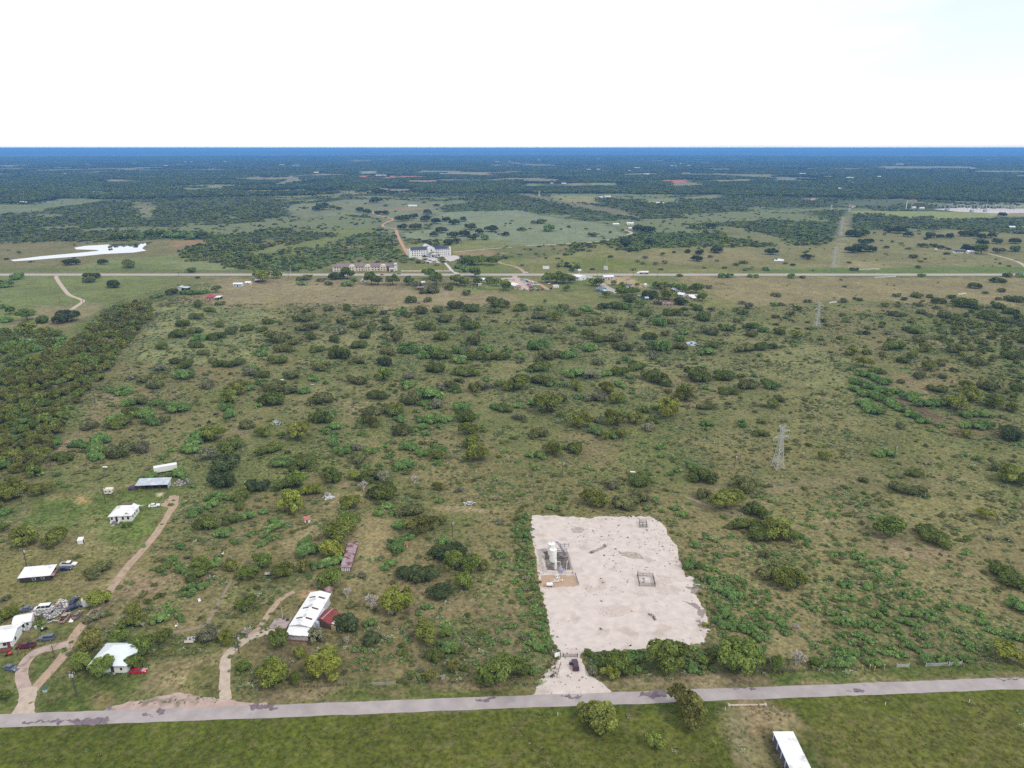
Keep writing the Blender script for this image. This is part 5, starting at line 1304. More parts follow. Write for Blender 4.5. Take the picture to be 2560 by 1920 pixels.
# horizontal separator, pipes
PW = mat("pipe_white", (.76, .76, .74), .45, .05, 1)
t = thing("separator_vessel", "upright white separator vessel in front of the tanks", "vessel", qp('C3', 376, 640))
MB().lathe([(.02, .3), (.42, .3), (.45, .5), (.45, 3.9), (.3, 4.3), (.02, 4.4)], 14).build("vessel", PW, t)
for k in range(3): MB().tube((.38 * math.cos(k * 2.1), .38 * math.sin(k * 2.1), 0), (.38 * math.cos(k * 2.1), .38 * math.sin(k * 2.1), .4), .06, n=6).build("leg", RUST_IRON, t)
MB().tube((.4, 0, 3.6), (1.7, 0, 3.6), .08).tube((1.7, 0, 3.6), (1.7, 0, .1), .08).build("pipe", PW, t)
t = thing("heater_unit", "lavender grey heater cabinet at the front of the berm", "cabinet", qp('C3', 424, 668))
MB().box(-.6, -.5, .1, .6, .5, 1.9).build("cabinet", mat("lavender_steel", (.34, .33, .46), .5, .1, 1), t); MB().lathe([(.02, 1.9), (.14, 1.9), (.14, 3.2), (.2, 3.25), (.02, 3.4)], 8).build("flue", GALV, t)
for y_ in (-.3, .3): MB().box(-.55, y_ - .06, 0, .55, y_ + .06, .1).build("skid", RUST_IRON, t)
def pipe_run(name, label, pts, r=.09, z=.55):
    w = [P(*q('C3', *p_)) for p_ in pts]
    t = thing(name, label, "pipework", w[0])
    mb = MB()
    for a, c in zip(w[:-1], w[1:]): mb.tube(a - w[0] + Vector((0, 0, z)), c - w[0] + Vector((0, 0, z)), r, n=6)
    mb.build("pipe", PW, t)
    for p_ in w: MB().tube(p_ - w[0] + Vector((0, 0, .03)), p_ - w[0] + Vector((0, 0, z)), r * .8, n=6).build("support", PW, t)
    return t, w
t, w = pipe_run("pipe_manifold", "white cross shaped pipe manifold on the orange sand", [(382, 655), (392, 700), (402, 750)], .11)
for ya, x0, x1 in ((700, 376, 398), (742, 366, 434), (722, 384, 408)):
    a, c = qp('C3', x0, ya) - w[0], qp('C3', x1, ya) - w[0]
    MB().tube(a + Vector((0, 0, .72)), c + Vector((0, 0, .72)), .1, n=6).build("cross_pipe", PW, t)
    for e in (a, c): MB().lathe([(.02, 0.2), (.2, .2), (.2, 1.0), (.1, 1.15), (.02, 1.15)], 8).build("valve", PW, t).location = (e.x, e.y, 0)
pipe_run("pipe_branch", "white pipe branch leading to the small horizontal drum", [(402, 748), (348, 750), (336, 762)], .1)
pipe_run("tank_pipe", "white pipe from the tanks to the berm edge", [(390, 498), (490, 492)], .1, .9)
pipe_run("tank_pipe", "upper white pipe from the tanks across the berm", [(390, 480), (462, 476)], .07, .9)
pipe_run("dark_line", "brown flow line crossing the oily ground", [(388, 545), (505, 535)], .09, .3)[0].children[0].data.materials[0] = RUST_IRON
pipe_run("standpipe_line", "thin pale pipe in the right of the berm", [(478, 570), (470, 640)], .07, .7)
t = thing("small_drum", "small white horizontal drum at the end of the pipe branch", "drum", qp('C3', 324, 783))
MB().loft([[(x, .62 * s_ * math.cos(k * .524), 1.0 + .62 * s_ * math.sin(k * .524)) for k in range(12)] for x, s_ in ((-1.15, .7), (-1.0, 1), (1.0, 1), (1.15, .7))]).build("drum", PW, t)
for x in (-.8, .6): MB().box(x, -.5, 0, x + .2, .5, .5).build("saddle", DARK, t)
def wellhead(c, pl, label, flabel, wl_):
    w = [qp(c, *p_) for p_ in pl]                   # near-left, near-right, far-right, far-left
    o0 = (w[0] + w[1] + w[2] + w[3]) / 4
    t = thing("pipe_fence", flabel, "fence", o0)
    for a, b_ in zip(w, w[1:] + w[:1]):
        mb = MB()
        for z in (.5, 1.0, 1.5): mb.tube(a - o0 + Vector((0, 0, z)), b_ - o0 + Vector((0, 0, z)), .05, n=4)
        n = max(4, int((b_ - a).length / .45))
        for k in range(n + 1): p_ = a.lerp(b_, k / n) - o0; mb.tube(p_ + Vector((0, 0, .04)), p_ + Vector((0, 0, 1.6)), .035, n=4)
        mb.build("panel", RUST_IRON, t)
    for a in w: MB().tube(a - o0, a - o0 + Vector((0, 0, 1.75)), .09, n=6).build("post", RUST_IRON, t)
    c_ = qp(c, *wl_)
    t = thing("wellhead", label, "wellhead", c_)
    MB().lathe([(.02, .04), (.45, .04), (.45, .25), (.2, .3), (.2, 1.0), (.34, 1.0), (.34, 1.2), (.16, 1.2), (.16, 2.0), (.3, 2.0), (.3, 2.15), (.02, 2.2)], 12).build("tree_body", mat("wellhead_grey", (.40, .41, .40), .5, .2, 2), t)
    MB().tube((.1, 0, 1.4), (1.9, 0, 1.4), .07).tube((1.9, 0, 1.4), (1.9, -.6, .1), .07).build("flow_line", PW, t)
    MB().lathe([(.02, 0), (.28, 0), (.28, .06), (.02, .06)], 10).build("valve_wheel", DARK, t).location = (-.4, 0, 1.6)
    MB().box(-.4, -.05, 1.55, 0, .05, 1.65).build("valve_stem", GALV, t)
wellhead('C3', [(1100, 780), (1236, 786), (1216, 700), (1082, 692)], "grey wellhead with white flow line inside the front fence", "dark rusty pipe fence square at the middle of the pad", (1140, 748))
wellhead('C3', [(1104, 274), (1166, 275), (1160, 235), (1100, 232)], "small grey wellhead inside the rear fence", "small dark pipe fence square near the top right of the pad", (1130, 262))
t = thing("steel_frame", "low grey steel rack behind the tanks", "rack", qp('C3', 455, 440))
for x in (-1.6, 0, 1.6): MB().tube((x, 0, 0), (x, 0, 1.6), .08, n=6).build("post", RUST_IRON, t)
MB().box(-1.7, -.08, 1.2, 1.7, .08, 1.32).build("rail", RUST_IRON, t)
t = thing("extinguisher_post", "little red fire point at the berm corner", "fire point", qp('C3', 524, 672))
MB().tube((0, 0, .03), (0, 0, 1.0), .05).build("post", RUST_IRON, t); MB().lathe([(.02, .35), (.16, .35), (.16, .95), (.05, 1.1)], 8).build("cylinder", paint("red", PAINT['red']), t).location = (0, -.2, 0)
# dark low pipe fence along the right of the sand bed
t = thing("cattle_rail", "dark railing along the right side of the sand bed", "railing", qp('C3', 545, 680))
a, c = qp('C3', 545, 680), qp('C3', 577, 780)
MB().tube((0, 0, .5), c - a + Vector((0, 0, .5)), .05).tube((0, 0, 1.0), c - a + Vector((0, 0, 1.0)), .05).build("rail", RUST_IRON, t)
for k in range(7): p_ = (c - a) * k / 6; MB().tube(p_, p_ + Vector((0, 0, 1.1)), .06).build("post", RUST_IRON, t)

# ------------------------------------------------------------ gates and fences
def gate(c, x0, y0, x1, y1, label, m=GALV, h=1.25, name="farm_gate"):
    a, b_ = qp(c, x0, y0), qp(c, x1, y1)
    L_ = (b_ - a).length
    t = thing(name, label, "gate", a, math.atan2(b_.y - a.y, b_.x - a.x))
    for x in (0, L_): MB().tube((x, 0, 0), (x, 0, h + .35), .11, n=8).build("gate_post", m, t)
    g = MB()
    for k in range(5): g.tube((.15, 0, .25 + (h - .25) * k / 4), (L_ - .15, 0, .25 + (h - .25) * k / 4), .045, n=5)
    for x in (.15, L_ / 2, L_ - .15): g.tube((x, 0, .22), (x, 0, h + .02), .05, n=5)
    g.build("gate_panel", m, t)
    return t
gate('C3', 440, 1392, 566, 1396, "low rusty pipe gate across the pad driveway", RUST_IRON)
for x, l in ((412, "white pipe wing fence left of the pad gate"), (570, "white pipe wing fence right of the pad gate")):
    t = thing("wing_fence", l, "fence", qp('C3', x, 1398), 0.9 if x > 500 else 2.5)
    for k in range(3): MB().tube((k * 1.3, 0, 0), (k * 1.3, 0, 1.7), .09, n=6).build("post", PW, t)
    for z in (.6, 1.5): MB().tube((0, 0, z), (2.6, 0, z - .5 * (z > 1)), .06, n=6).build("rail", PW, t)
t = thing("lease_sign", "white tilted board sign left of the pad gate", "sign", qp('C3', 392, 1398), .5)
MB().hexa([(-.9, 0, .5), (.9, 0, .5), (.9, .05, .5), (-.9, .05, .5)], [(-.9, .3, 1.7), (.9, .3, 1.7), (.9, .35, 1.7), (-.9, .35, 1.7)]).build("board", WHITE_PAINT, t)
for x in (-.7, .7): MB().tube((x, .1, 0), (x, .15, .9), .05, n=6).build("post", WOOD, t)
gate('C2', 1012, 1296, 1205, 1284, "grey ladder gate in the roadside fence left of the pad", mat("grey_gate", (.33, .30, .27), .8, .2, 2), 1.2)
gate('C4', 1112, 1484, 1215, 1480, "white ladder gate in the right roadside fence", GALV)
gate('C4', 1362, 1476, 1545, 1470, "long white gate with a plate right of the ladder gate", GALV)
gate('C4', 1560, 1470, 1668, 1460, "short white gate at the right of the roadside gates", GALV)
for k, (x, y) in enumerate(((812, 1496), (880, 1492), (920, 1506), (1004, 1490))):
    t = thing("marker_post", f"yellow pipeline marker post, {ordn[k]} from the left by the right roadside fence", "marker", qp('C4', x, y), group="yellow markers")
    MB().tube((0, 0, 0), (0, 0, 1.35), .11, n=8).build("post", YELLOW, t)
    MB().lathe([(.12, 1.3), (.13, 1.5), (.02, 1.56)], 8).build("cap", mat("marker_cap", (.6, .5, .4), .6), t)
for k, (x, y, l) in enumerate(((920, 236, "white marker post left of the storage driveway"), (1612, 212, "white marker post on the right verge of the pasture"), (1975, 200, "thin white post at the far right verge"), (198, 258, "tiny white post left of the two roadside trees"))):
    a_ = d8(f"{x} {y}")[0]
    t = thing("verge_post", l, "post", P(*a_))
    MB().tube((0, 0, 0), (0, 0, 1.1), .09, n=8).build("post", WHITE_PAINT, t); MB().lathe([(.1, 1.1), (.1, 1.16), (.02, 1.2)], 8).build("cap", GALV, t)
a_, b_ = P(*d8("945 214")[0]), P(*d8("1088 212")[0])
t = thing("drive_culvert", "pale concrete culvert edge across the storage driveway", "culvert", a_, math.atan2(b_.y - a_.y, b_.x - a_.x))
MB().tube((-.6, 0, .12), ((b_ - a_).length + .6, 0, .12), .28, n=10).build("pipe", mat("pale_culvert", (.45, .38, .30), .9, .15, 1), t)
for x in (-.8, (b_ - a_).length + .2): MB().box(x, -.5, 0, x + .6, .5, .35).build("headwall", CONC, t)
def fence(c, s, label, n, h=1.25, m=WOOD, name="wire_fence"):
    w = wl(c, s)
    t = thing(name, label, "fence", w[0])
    tot = sum((b_ - a).length for a, b_ in zip(w[:-1], w[1:]))
    k_ = 0
    wires = MB()
    for a, b_ in zip(w[:-1], w[1:]):
        for z in (.45, .8, 1.1): wires.tube(a - w[0] + Vector((0, 0, z)), b_ - w[0] + Vector((0, 0, z)), .012, n=3, cap=False)
        m_ = max(1, round(n * (b_ - a).length / tot))
        for k in range(m_):
            p_ = a.lerp(b_, k / m_) - w[0]
            MB().tube(p_, p_ + Vector((rv.uniform(-.05, .05), 0, h)), .075, .06, 6).build("post", m, t)
    wires.build("wire", RUST_IRON, t)
fence('C3', '590 1400, 900 1585, 1700 1545, 2212 1525', "post and wire fence right of the pad driveway", 34)
fence('C4', '0 1530, 800 1500, 1110 1484', "roadside wire fence under the bare white tree", 30)
fence('C4', '1670 1460, 2212 1440, 2700 1425', "roadside wire fence at the far right", 24)
fence('C2', '0 1340, 840 1290, 1010 1296', "roadside wire fence below the farm", 36)
fence('C2', '1205 1284, 1900 1270, 2600 1225, 2640 1090', "roadside wire fence left of the pad", 40)
fence('D5', '1400 240, 1240 440, 1050 700, 880 1000, 730 1260, 560 1480, 330 1700', "long wire fence along the left woodland edge", 70)
fence('C5', '540 1640, 270 520, 0 930', "wire fence beside the left homestead lawn", 1) if False else None
fence('D7', '1330 322, 1640 440, 2010 590, 2330 680', "dark fence line slanting across the right field", 60, 1.5)
fence('D7', '500 470, 560 498, 640 500', "short fence at the edge of the far green plot", 12, 1.4)
fence('C7', '-200 985, 440 1020, 1100 985', "thin wire fence above the pad", 50)
# white board fences on the far right fields
for c, x0, x1, y, l in (('D4', 775, 965, 1160, "white pipe corral fence beyond the highway"), ('D4', 918, 1105, 1228, "white board fence on the near side of the highway"), ('D4', 530, 590, 1448, "short white rail fence near the second tower"), ('D4', 1645, 1710, 1374, "low white trough fence in the right pasture")):
    a, b_ = qp(c, x0, y), qp(c, x1, y - 8)
    t = thing("board_fence", l, "fence", a, math.atan2(b_.y - a.y, b_.x - a.x)); L_ = (b_ - a).length
    for z in (.6, 1.2): MB().box(0, -.06, z, L_, .06, z + .3).build("board", WHITE_PAINT, t)
    for k in range(12): MB().box(L_ * k / 11 - .12, .07, 0, L_ * k / 11 + .12, .25, 1.6).build("post", WHITE_PAINT, t)

# ------------------------------------------------------------ signs
a, b_ = P(*Z2(925, 198)), P(*Z2(1050, 198))
L_ = (b_ - a).length; hh = z_at(a, Z2(925, 118)[1])
t = thing("billboard", "large blank white billboard beside the highway", "billboard", a)
MB().box(0, 0, 1.2, L_, .4, hh).build("panel", WHITE_PAINT, t)
for k in range(4): MB().tube((L_ * (.1 + .27 * k), .6, 0), (L_ * (.1 + .27 * k), .6, hh - .3), .15).build("post", WOOD, t)
a = P(*Z2(2165, 210)); t = thing("roadside_sign", "tilted white sign panel in the field", "sign", a, -.9)
MB().box(-3.4, 0, 1.0, 3.4, .3, 6.0).build("panel", WHITE_PAINT, t)
for x in (-2, 2): MB().tube((x, .4, 0), (x, .4, 5.5), .15).build("post", WOOD, t)
a = P(*q('D4', 1190, 640)); hh = z_at(a, q('D4', 1190, 556)[1])
t = thing("tall_sign", "very tall pole sign with brownish panel beside the substation", "sign", a)
MB().tube((0, 0, 0), (0, 0, hh), 1.0, .8, 10).build("pole", WHITE_PAINT, t)
sw = (P(*q('D4', 1272, 640)) - a).length
MB().box(.9, -.4, hh * .86, sw, .4, hh).build("panel", mat("brown_sign", (.42, .27, .20), .7, .15, .1), t)
MB().tube((sw * .55, 0, 0), (sw * .55, 0, hh * .86), .5, .5, 8).build("rear_pole", GALV, t)
a = P(*Z2(1650, 262)); t = thing("shop_sign", "small white shop sign at the turning", "sign", a)
MB().box(-2.2, 0, 3.0, 2.2, .4, 5.4).build("panel", WHITE_PAINT, t); MB().tube((0, .5, 0), (0, .5, 5), .2).build("post", GALV, t)

# ------------------------------------------------------------ substation
SG = "substation gantries"
def gantry():
    t = thing("substation_gantry", "pale steel busbar gantry in the substation yard", "gantry", (0, 0, 0), 0, SG)
    f = MB()
    for x in (-9, 0, 9):
        for dx in (-.6, .6): f.tube((x + dx, 0, 0), (x + dx * .4, 0, 12), .22, n=4)
    f.build("column", GALV, t)
    MB().box(-9.5, -.3, 11.2, 9.5, .3, 12.0).build("beam", GALV, t)
    for k in range(6): MB().tube((-7.5 + k * 3, 0, 11.2), (-7.5 + k * 3, 0, 8.6), .25, n=6).build("insulator", LAMP_CLEAR, t)
    return t
g0 = gantry()
sp = [(1490, 640), (1560, 630), (1600, 645), (1660, 632), (1720, 640), (1780, 632), (1830, 645), (1880, 634), (1940, 642), (1990, 636), (2040, 645), (2100, 636), (2150, 648), (2200, 640)]
for k, (x, y) in enumerate(sp):
    if k == 0: g = g0
    else:
        g = g0.copy(); link(g)
        for ch in g0.children:
            c2 = ch.copy(); link(c2); c2.parent = g
    g.location = P(*q('D4', x, y)); g.rotation_euler = (0, 0, rv.uniform(-.15, .15))
    g["label"] = f"pale steel busbar gantry, {['first','second','third','fourth','fifth','sixth','seventh','eighth','ninth','tenth','eleventh','twelfth','thirteenth','fourteenth'][k]} from the left in the substation"
for x, y, l in ((1545, 648, "dark transformer at the left of the substation"), (1875, 655, "grey transformer in the middle of the substation"), (1760, 658, "small grey cabinet at the substation front")):
    t = thing("power_transformer", l, "transformer", P(*q('D4', x, y)))
    MB().box(-4, -2.5, .3, 4, 2.5, 5).build("tank", mat("transformer_grey", (.2, .21, .24), .6, .1, .3), t)
    for k in (-2, 0, 2): MB().lathe([(.02, 5), (.4, 5), (.2, 7), (.02, 7)], 8).build("bushing", LAMP_CLEAR, t).location = (k, 0, 0)
    for k in (-1, 1): MB().box(-3.5, 2.6 * k - .4, .8, 3.5, 2.6 * k + .4, 4.2).build("radiator", GALV, t)
a = P(*q('D4', 1882, 640)); t = thing("radio_mast", "thin tall mast rising above the substation", "mast", a)
MB().tube((0, 0, 0), (0, 0, z_at(a, q('D4', 1882, 545)[1])), .6, .25, 6).build("mast", GALV, t); MB().box(-.8, -.8, 0, .8, .8, 1).build("footing", CONC, t)

# ------------------------------------------------------------ cattle
def cow_mesh():
    import bmesh
    v = [(-.75, 0, 1.15, .30), (-.3, 0, 1.08, .38), (.25, 0, 1.08, .37), (.65, 0, 1.18, .28), (1.0, 0, 1.22, .17), (1.3, 0, 1.0, .16), (1.52, 0, .78, .10),
         (-.72, .22, .75, .16), (-.80, .22, .45, .08), (-.72, .22, .05, .06), (-.72, -.22, .75, .16), (-.80, -.22, .45, .08), (-.72, -.22, .05, .06),
         (.55, .2, .75, .14), (.58, .2, .42, .075), (.56, .2, .05, .06), (.55, -.2, .75, .14), (.58, -.2, .42, .075), (.56, -.2, .05, .06),
         (-1.02, 0, 1.1, .05), (-1.08, 0, .6, .03), (1.22, .22, 1.12, .04), (1.22, -.22, 1.12, .04)]
    e = [(0, 1), (1, 2), (2, 3), (3, 4), (4, 5), (5, 6), (0, 7), (7, 8), (8, 9), (0, 10), (10, 11), (11, 12), (3, 13), (13, 14), (14, 15), (3, 16), (16, 17), (17, 18), (0, 19), (19, 20), (5, 21), (5, 22)]
    m = bpy.data.meshes.new("cow")
    m.from_pydata([a[:3] for a in v], e, [])
    o = link(bpy.data.objects.new("cow", m))
    o.modifiers.new("Skin", 'SKIN')
    for s_, a in zip(m.skin_vertices[0].data, v): s_.radius = (a[3], a[3])
    m.skin_vertices[0].data[0].use_root = True
    o.modifiers.new("Subdivision", 'SUBSURF').levels = 1
    dg = bpy.context.evaluated_depsgraph_get()
    me = bpy.data.meshes.new_from_object(o.evaluated_get(dg))
    bpy.data.objects.remove(o)
    me.materials.append(mat("black_hide", (.018, .014, .014), .8, .3, 3))
    return me
CM = cow_mesh()
cows = [('D5', 1508, 1042, "black cow behind the large bright shrub in the left pasture"), ('D5', 1860, 1172, "black cow half hidden left of the pasture tree line"), ('D5', 1808, 1232, "upper of two black cows beside the olive tree"), ('D5', 1803, 1246, "lower of two black cows beside the olive tree"), ('D5', 1725, 1270, "black cow alone left of the olive tree"), ('D5', 1480, 1298, "lowest left black cow of the left pasture herd"), ('D5', 2080, 1156, "small black cow right of the tree line"), ('D5', 2027, 1226, "black cow in the gap of the tree line"),
        ('D6', 276, 690, "black cow in the upper left pasture among domed bushes"), ('D6', 68, 974, "black cow at the left of the middle pasture track"), ('D6', 574, 934, "black cow below a dark round bush"),
        ('D4', 165, 1296, "black cow at the left of the tan field"), ('D4', 1030, 1288, "left one of two black cows in the tan field"), ('D4', 1087, 1300, "right one of two black cows in the tan field"), ('D4', 1467, 1272, "black cow in the tan field near the road fence"), ('D4', 570, 1408, "black cow just above the second tower"), ('D7', 1855, 485, "black cow near the slanting field fence"), ('D7', 185, 712, "black cow among scrub in the middle pasture"),
        ('D4', 95, 975, "black cow at the left on the far pasture edge"), ('D4', 188, 980, "black cow right of another on the far pasture edge"), ('D4', 412, 968, "black cow left of the steel tower in the far pasture"), ('D4', 487, 978, "black cow close left of the far steel tower"), ('D4', 558, 976, "black cow at the foot line of the far steel tower"), ('D4', 240, 1072, "black cow left of the lone far oak"), ('D4', 833, 1082, "black cow below the far oak clump"), ('D4', 1033, 1038, "black cow right of the far oak clump"), ('D4', 1000, 1122, "black cow near the white corral fence"), ('D4', 1160, 1064, "black cow left of the far round bush"), ('D4', 1295, 1076, "left of two black cows right of the far bush"), ('D4', 1320, 1086, "right of two black cows right of the far bush"), ('D4', 1402, 1058, "black cow below the far hay patch"), ('D4', 1254, 986, "black cow above the far round bush"), ('D4', 1356, 1024, "dark cow above right of the far round bush"), ('D4', 1620, 1036, "black cow in front of the far white farmhouse"), ('D4', 1700, 1086, "dark cow on the slope below the farmhouse"), ('D4', 1962, 1100, "black cow right near the curving ranch drive"), ('D4', 1860, 1128, "black cow on the green strip right"), ('D4', 1942, 1128, "small black cow at the right end of the green strip")]
for c, x, y, l in cows:
    o = link(bpy.data.objects.new("cow", CM))
    o.location = qp(c, x, y); o.rotation_euler = (0, 0, rv.choice([0, math.pi]) + rv.uniform(-.6, .6)); s_ = rv.uniform(.95, 1.15); o.scale = (s_,) * 3
    tag(o, l, "cow", "black cattle")

# ------------------------------------------------------------ scrap, boards, odds and ends
def scrap(name, label, c, outl, n, zmax, cols_, size=(.2, .7)):
    pl = [P(*Z6(*map(float, a.split()))) for a in outl.split(",")] if c == 'Z6' else outline(c, outl)
    xs = [p.x for p in pl]; ys = [p.y for p in pl]
    ms = [mat("scrap_" + str(i), k, .6, .2, 2) for i, k in enumerate(cols_)]
    mb = MB(); mi = []
    while len(mi) < n * 6:
        x, y = rv.uniform(min(xs), max(xs)), rv.uniform(min(ys), max(ys))
        d = float(sdist(np.array([x]), np.array([y]), pl)[0])
        if d < 0: continue
        a, b_, h = [rv.uniform(*size) for _ in range(3)]
        z = rv.uniform(0, min(zmax, .3 + d * .5))
        rm = Matrix.Rotation(rv.uniform(0, 6.3), 3, 'Z') @ Matrix.Rotation(rv.uniform(-.6, .6), 3, 'X')
        vs = [rm @ Vector((sx_ * a, sy_ * b_, sz_ * h * .6)) + Vector((x, y, z + h * .4)) for sz_ in (-.5, .5) for sx_, sy_ in ((-.5, -.5), (.5, -.5), (.5, .5), (-.5, .5))]
        mb.hexa(vs[:4], vs[4:])
        k = rv.randrange(len(ms)); mi += [k] * 6
    m = mb.mesh(name)
    for q_ in ms: m.materials.append(q_)
    m.polygons.foreach_set("material_index", np.array(mi, np.int32))
    o = link(bpy.data.objects.new(name, m))
    return tag(o, label, "scrap heap", kind="stuff")
SC = [(.62, .62, .6), (.5, .5, .5), (.28, .3, .31), (.12, .14, .15), (.42, .36, .32), (.6, .55, .48), (.2, .24, .26), (.35, .2, .2)]
scrap("scrap_heap", "sprawling heap of white and grey scrap beside the white van", 'Z6', '700 470, 820 440, 1180 420, 1250 330, 1380 190, 1540 200, 1600 350, 1620 450, 1440 500, 1200 640, 1060 640, 980 590, 900 600, 800 520', 620, 1.6, SC)
scrap("porch_clutter", "red and white clutter in front of the curved roof shed", 'Z6', '260 840, 420 880, 700 820, 720 870, 500 940, 300 900', 70, .5, [(.45, .09, .04), (.6, .6, .6), (.2, .2, .24), (.35, .12, .12)])
scrap("scattered_scrap", "pale scrap scattered right of the open metal barn", 'C5', '1485 390, 1540 350, 1640 340, 1660 360, 1600 400, 1500 410', 60, .8, SC)
scrap("brush_pile", "low grey pile of dead branches beside the fence track", 'C6', '580 1180, 640 1160, 680 1200, 600 1215', 60, .8, [(.3, .27, .22), (.2, .17, .14)], (.1, 1.2))
scrap("rubbish_pile", "dark reddish rubbish pile in the left pasture", 'C6', '130 540, 190 520, 245 550, 200 570, 140 565', 60, .7, [(.10, .05, .05), (.2, .15, .12), (.5, .45, .45)])
scrap("rubbish_pile", "pale rubbish patch on bare soil in the middle pasture", 'C6', '1780 1240, 1830 1220, 1900 1235, 1880 1255, 1800 1262', 50, .5, [(.5, .45, .42), (.2, .17, .16), (.3, .24, .2)])
def flat(c, s, name, label, cat, m, z0=.25, th=.06):
    pl = [P(*Z6(*map(float, a.split()))) for a in s.split(",")] if c == 'Z6' else outline(c, s)
    c0 = sum(pl, Vector()) / len(pl)
    t = thing(name, label, cat, c0)
    if cat == 'panel': MB().hexa([(p.x - c0.x, p.y - c0.y, z0) for p in pl], [(p.x - c0.x, p.y - c0.y, z0 + th) for p in pl]).build("sheet", m, t); MB().box(-.6, -.1, 0, .6, .1, z0).box(-.1, -.6, 0, .1, .6, z0).build("support", WOOD, t)
    return t
flat('Z6', '1575 715, 1680 712, 1712 628, 1630 625', "metal_sheet", "flat white sheet lying right of the tan wreck", "panel", WHITE_PAINT)
flat('Z6', '1105 722, 1125 728, 1255 665, 1245 655', "metal_sheet", "long pale strip of sheet metal left of the tan wreck", "panel", GALV)
flat('Z6', '1250 690, 1380 680, 1380 664, 1255 668', "metal_sheet", "second pale strip touching the tan wreck", "panel", GALV)
flat('C2', '75 350, 155 346, 155 326, 78 330', "trailer_bed", "low pale flat trailer under the trees left of the barn", "panel", mat("pale_boards", (.42, .38, .34), .9, .2, 1), .7, .15)
flat('C1', '1592 938, 1675 935, 1672 915, 1594 918', "trailer_bed", "pale flat trailer with junk behind it in the left yard", "panel", mat("pale_boards", (.42, .38, .34)), .5, .2)
flat('C5', '1808 1185, 1865 1188, 1862 1176, 1812 1172', "metal_sheet", "pale sheet lying under the bushes right of the driveway", "panel", GALV)
scrap("yard_junk", "grey and white junk stacked behind the pale flat trailer", 'C1', '1615 915, 1690 910, 1690 880, 1625 882', 40, .8, SC)
t = thing("water_tank", "white plastic water tank beside the yellow green tree", "tank", P(*Z6(1990, 290)))
MB().lathe([(.02, 0), (1.3, 0), (1.35, 2.3), (1.1, 2.7), (.3, 2.95), (.02, 2.95)], 20).build("tank", WHITE_PAINT, t); MB().lathe([(.02, 2.9), (.3, 2.9), (.3, 3.1), (.02, 3.1)], 10).build("lid", GALV, t)
t = thing("riding_mower", "small dark mower with white seat below the scrap heap", "mower", P(*Z6(1010, 880)), .6)
MB().loft([ring(-.9, .3, .6, .4), ring(.1, .3, .65, .45), ring(.9, .3, .85, .35), ring(1.1, .35, .7, .3)]).build("body", DARK, t); MB().box(-.5, -.25, .65, -.1, .25, .95).build("seat", WHITE_PAINT, t)
for x in (-.6, .7):
    for y in (-.5, .4): MB().tube((x, y, .28), (x, y + .15, .28), .28, n=10).build("wheel", RUBBER, t)
t = thing("blue_drum", "pale blue barrel between the curved roof shed and mower", "barrel", P(*Z6(825, 850))); MB().lathe([(.02, 0), (.42, 0), (.45, .5), (.42, 1.0), (.02, 1.0)], 14).build("drum", mat("pale_blue_plastic", (.35, .42, .48), .5), t); MB().lathe([(.02, 1.0), (.43, 1.0), (.43, 1.06), (.02, 1.06)], 14).build("lid", GALV, t)
t = thing("garden_tractor", "little red tractor on grass near the cluttered porch", "tractor", P(*Z6(205, 1450)), .4)
MB().loft([ring(-.7, .4, .7, .35), ring(.2, .4, .8, .38), ring(.9, .45, .85, .28)]).build("body", mat("tractor_red", (.55, .08, .03), .5), t)
for x, r in ((-.5, .4), (.7, .28)):
    for y in (-.55, .4): MB().tube((x, y, r), (x, y + .15, r), r, n=10).build("wheel", RUBBER, t)
MB().box(-.45, -.2, .7, -.1, .2, 1.05).build("seat", DARK, t)
t = thing("refuse_bin", "pale green wheeled bin beside the driveway mouth", "bin", qp('C1', 395, 1345), .3)
MB().hexa([(-.5, -.5, .1), (.5, -.5, .1), (.5, .5, .1), (-.5, .5, .1)], [(-.7, -.6, 1.2), (.7, -.6, 1.2), (.7, .6, 1.2), (-.7, .6, 1.2)]).build("bin", mat("pale_green", (.42, .5, .42), .6), t); MB().slab([(-.75, -.65, 1.24), (.75, -.65, 1.24), (.75, .65, 1.4), (-.75, .65, 1.4)], .06).build("lid", mat("dark_green_lid", (.05, .09, .07), .6), t)
for c, x, y, l in (('C1', 1525, 785, "broken white chair in the dry yard"), ('C1', 1726, 570, "white chair standing by the footpath"), ('C5', 1926, 990, "white chair lying in the scrub")):
    t = thing("garden_chair", l, "chair", qp(c, x, y), rv.uniform(0, 6))
    MB().box(-.4, -.4, .45, .4, .4, .52).build("seat", WHITE_PAINT, t); MB().box(-.4, .34, .52, .4, .42, 1.2).build("backrest", WHITE_PAINT, t)
    for x_ in (-.36, .3):
        for y_ in (-.36, .3): MB().box(x_, y_, 0, x_ + .06, y_ + .06, .45).build("leg", WHITE_PAINT, t)
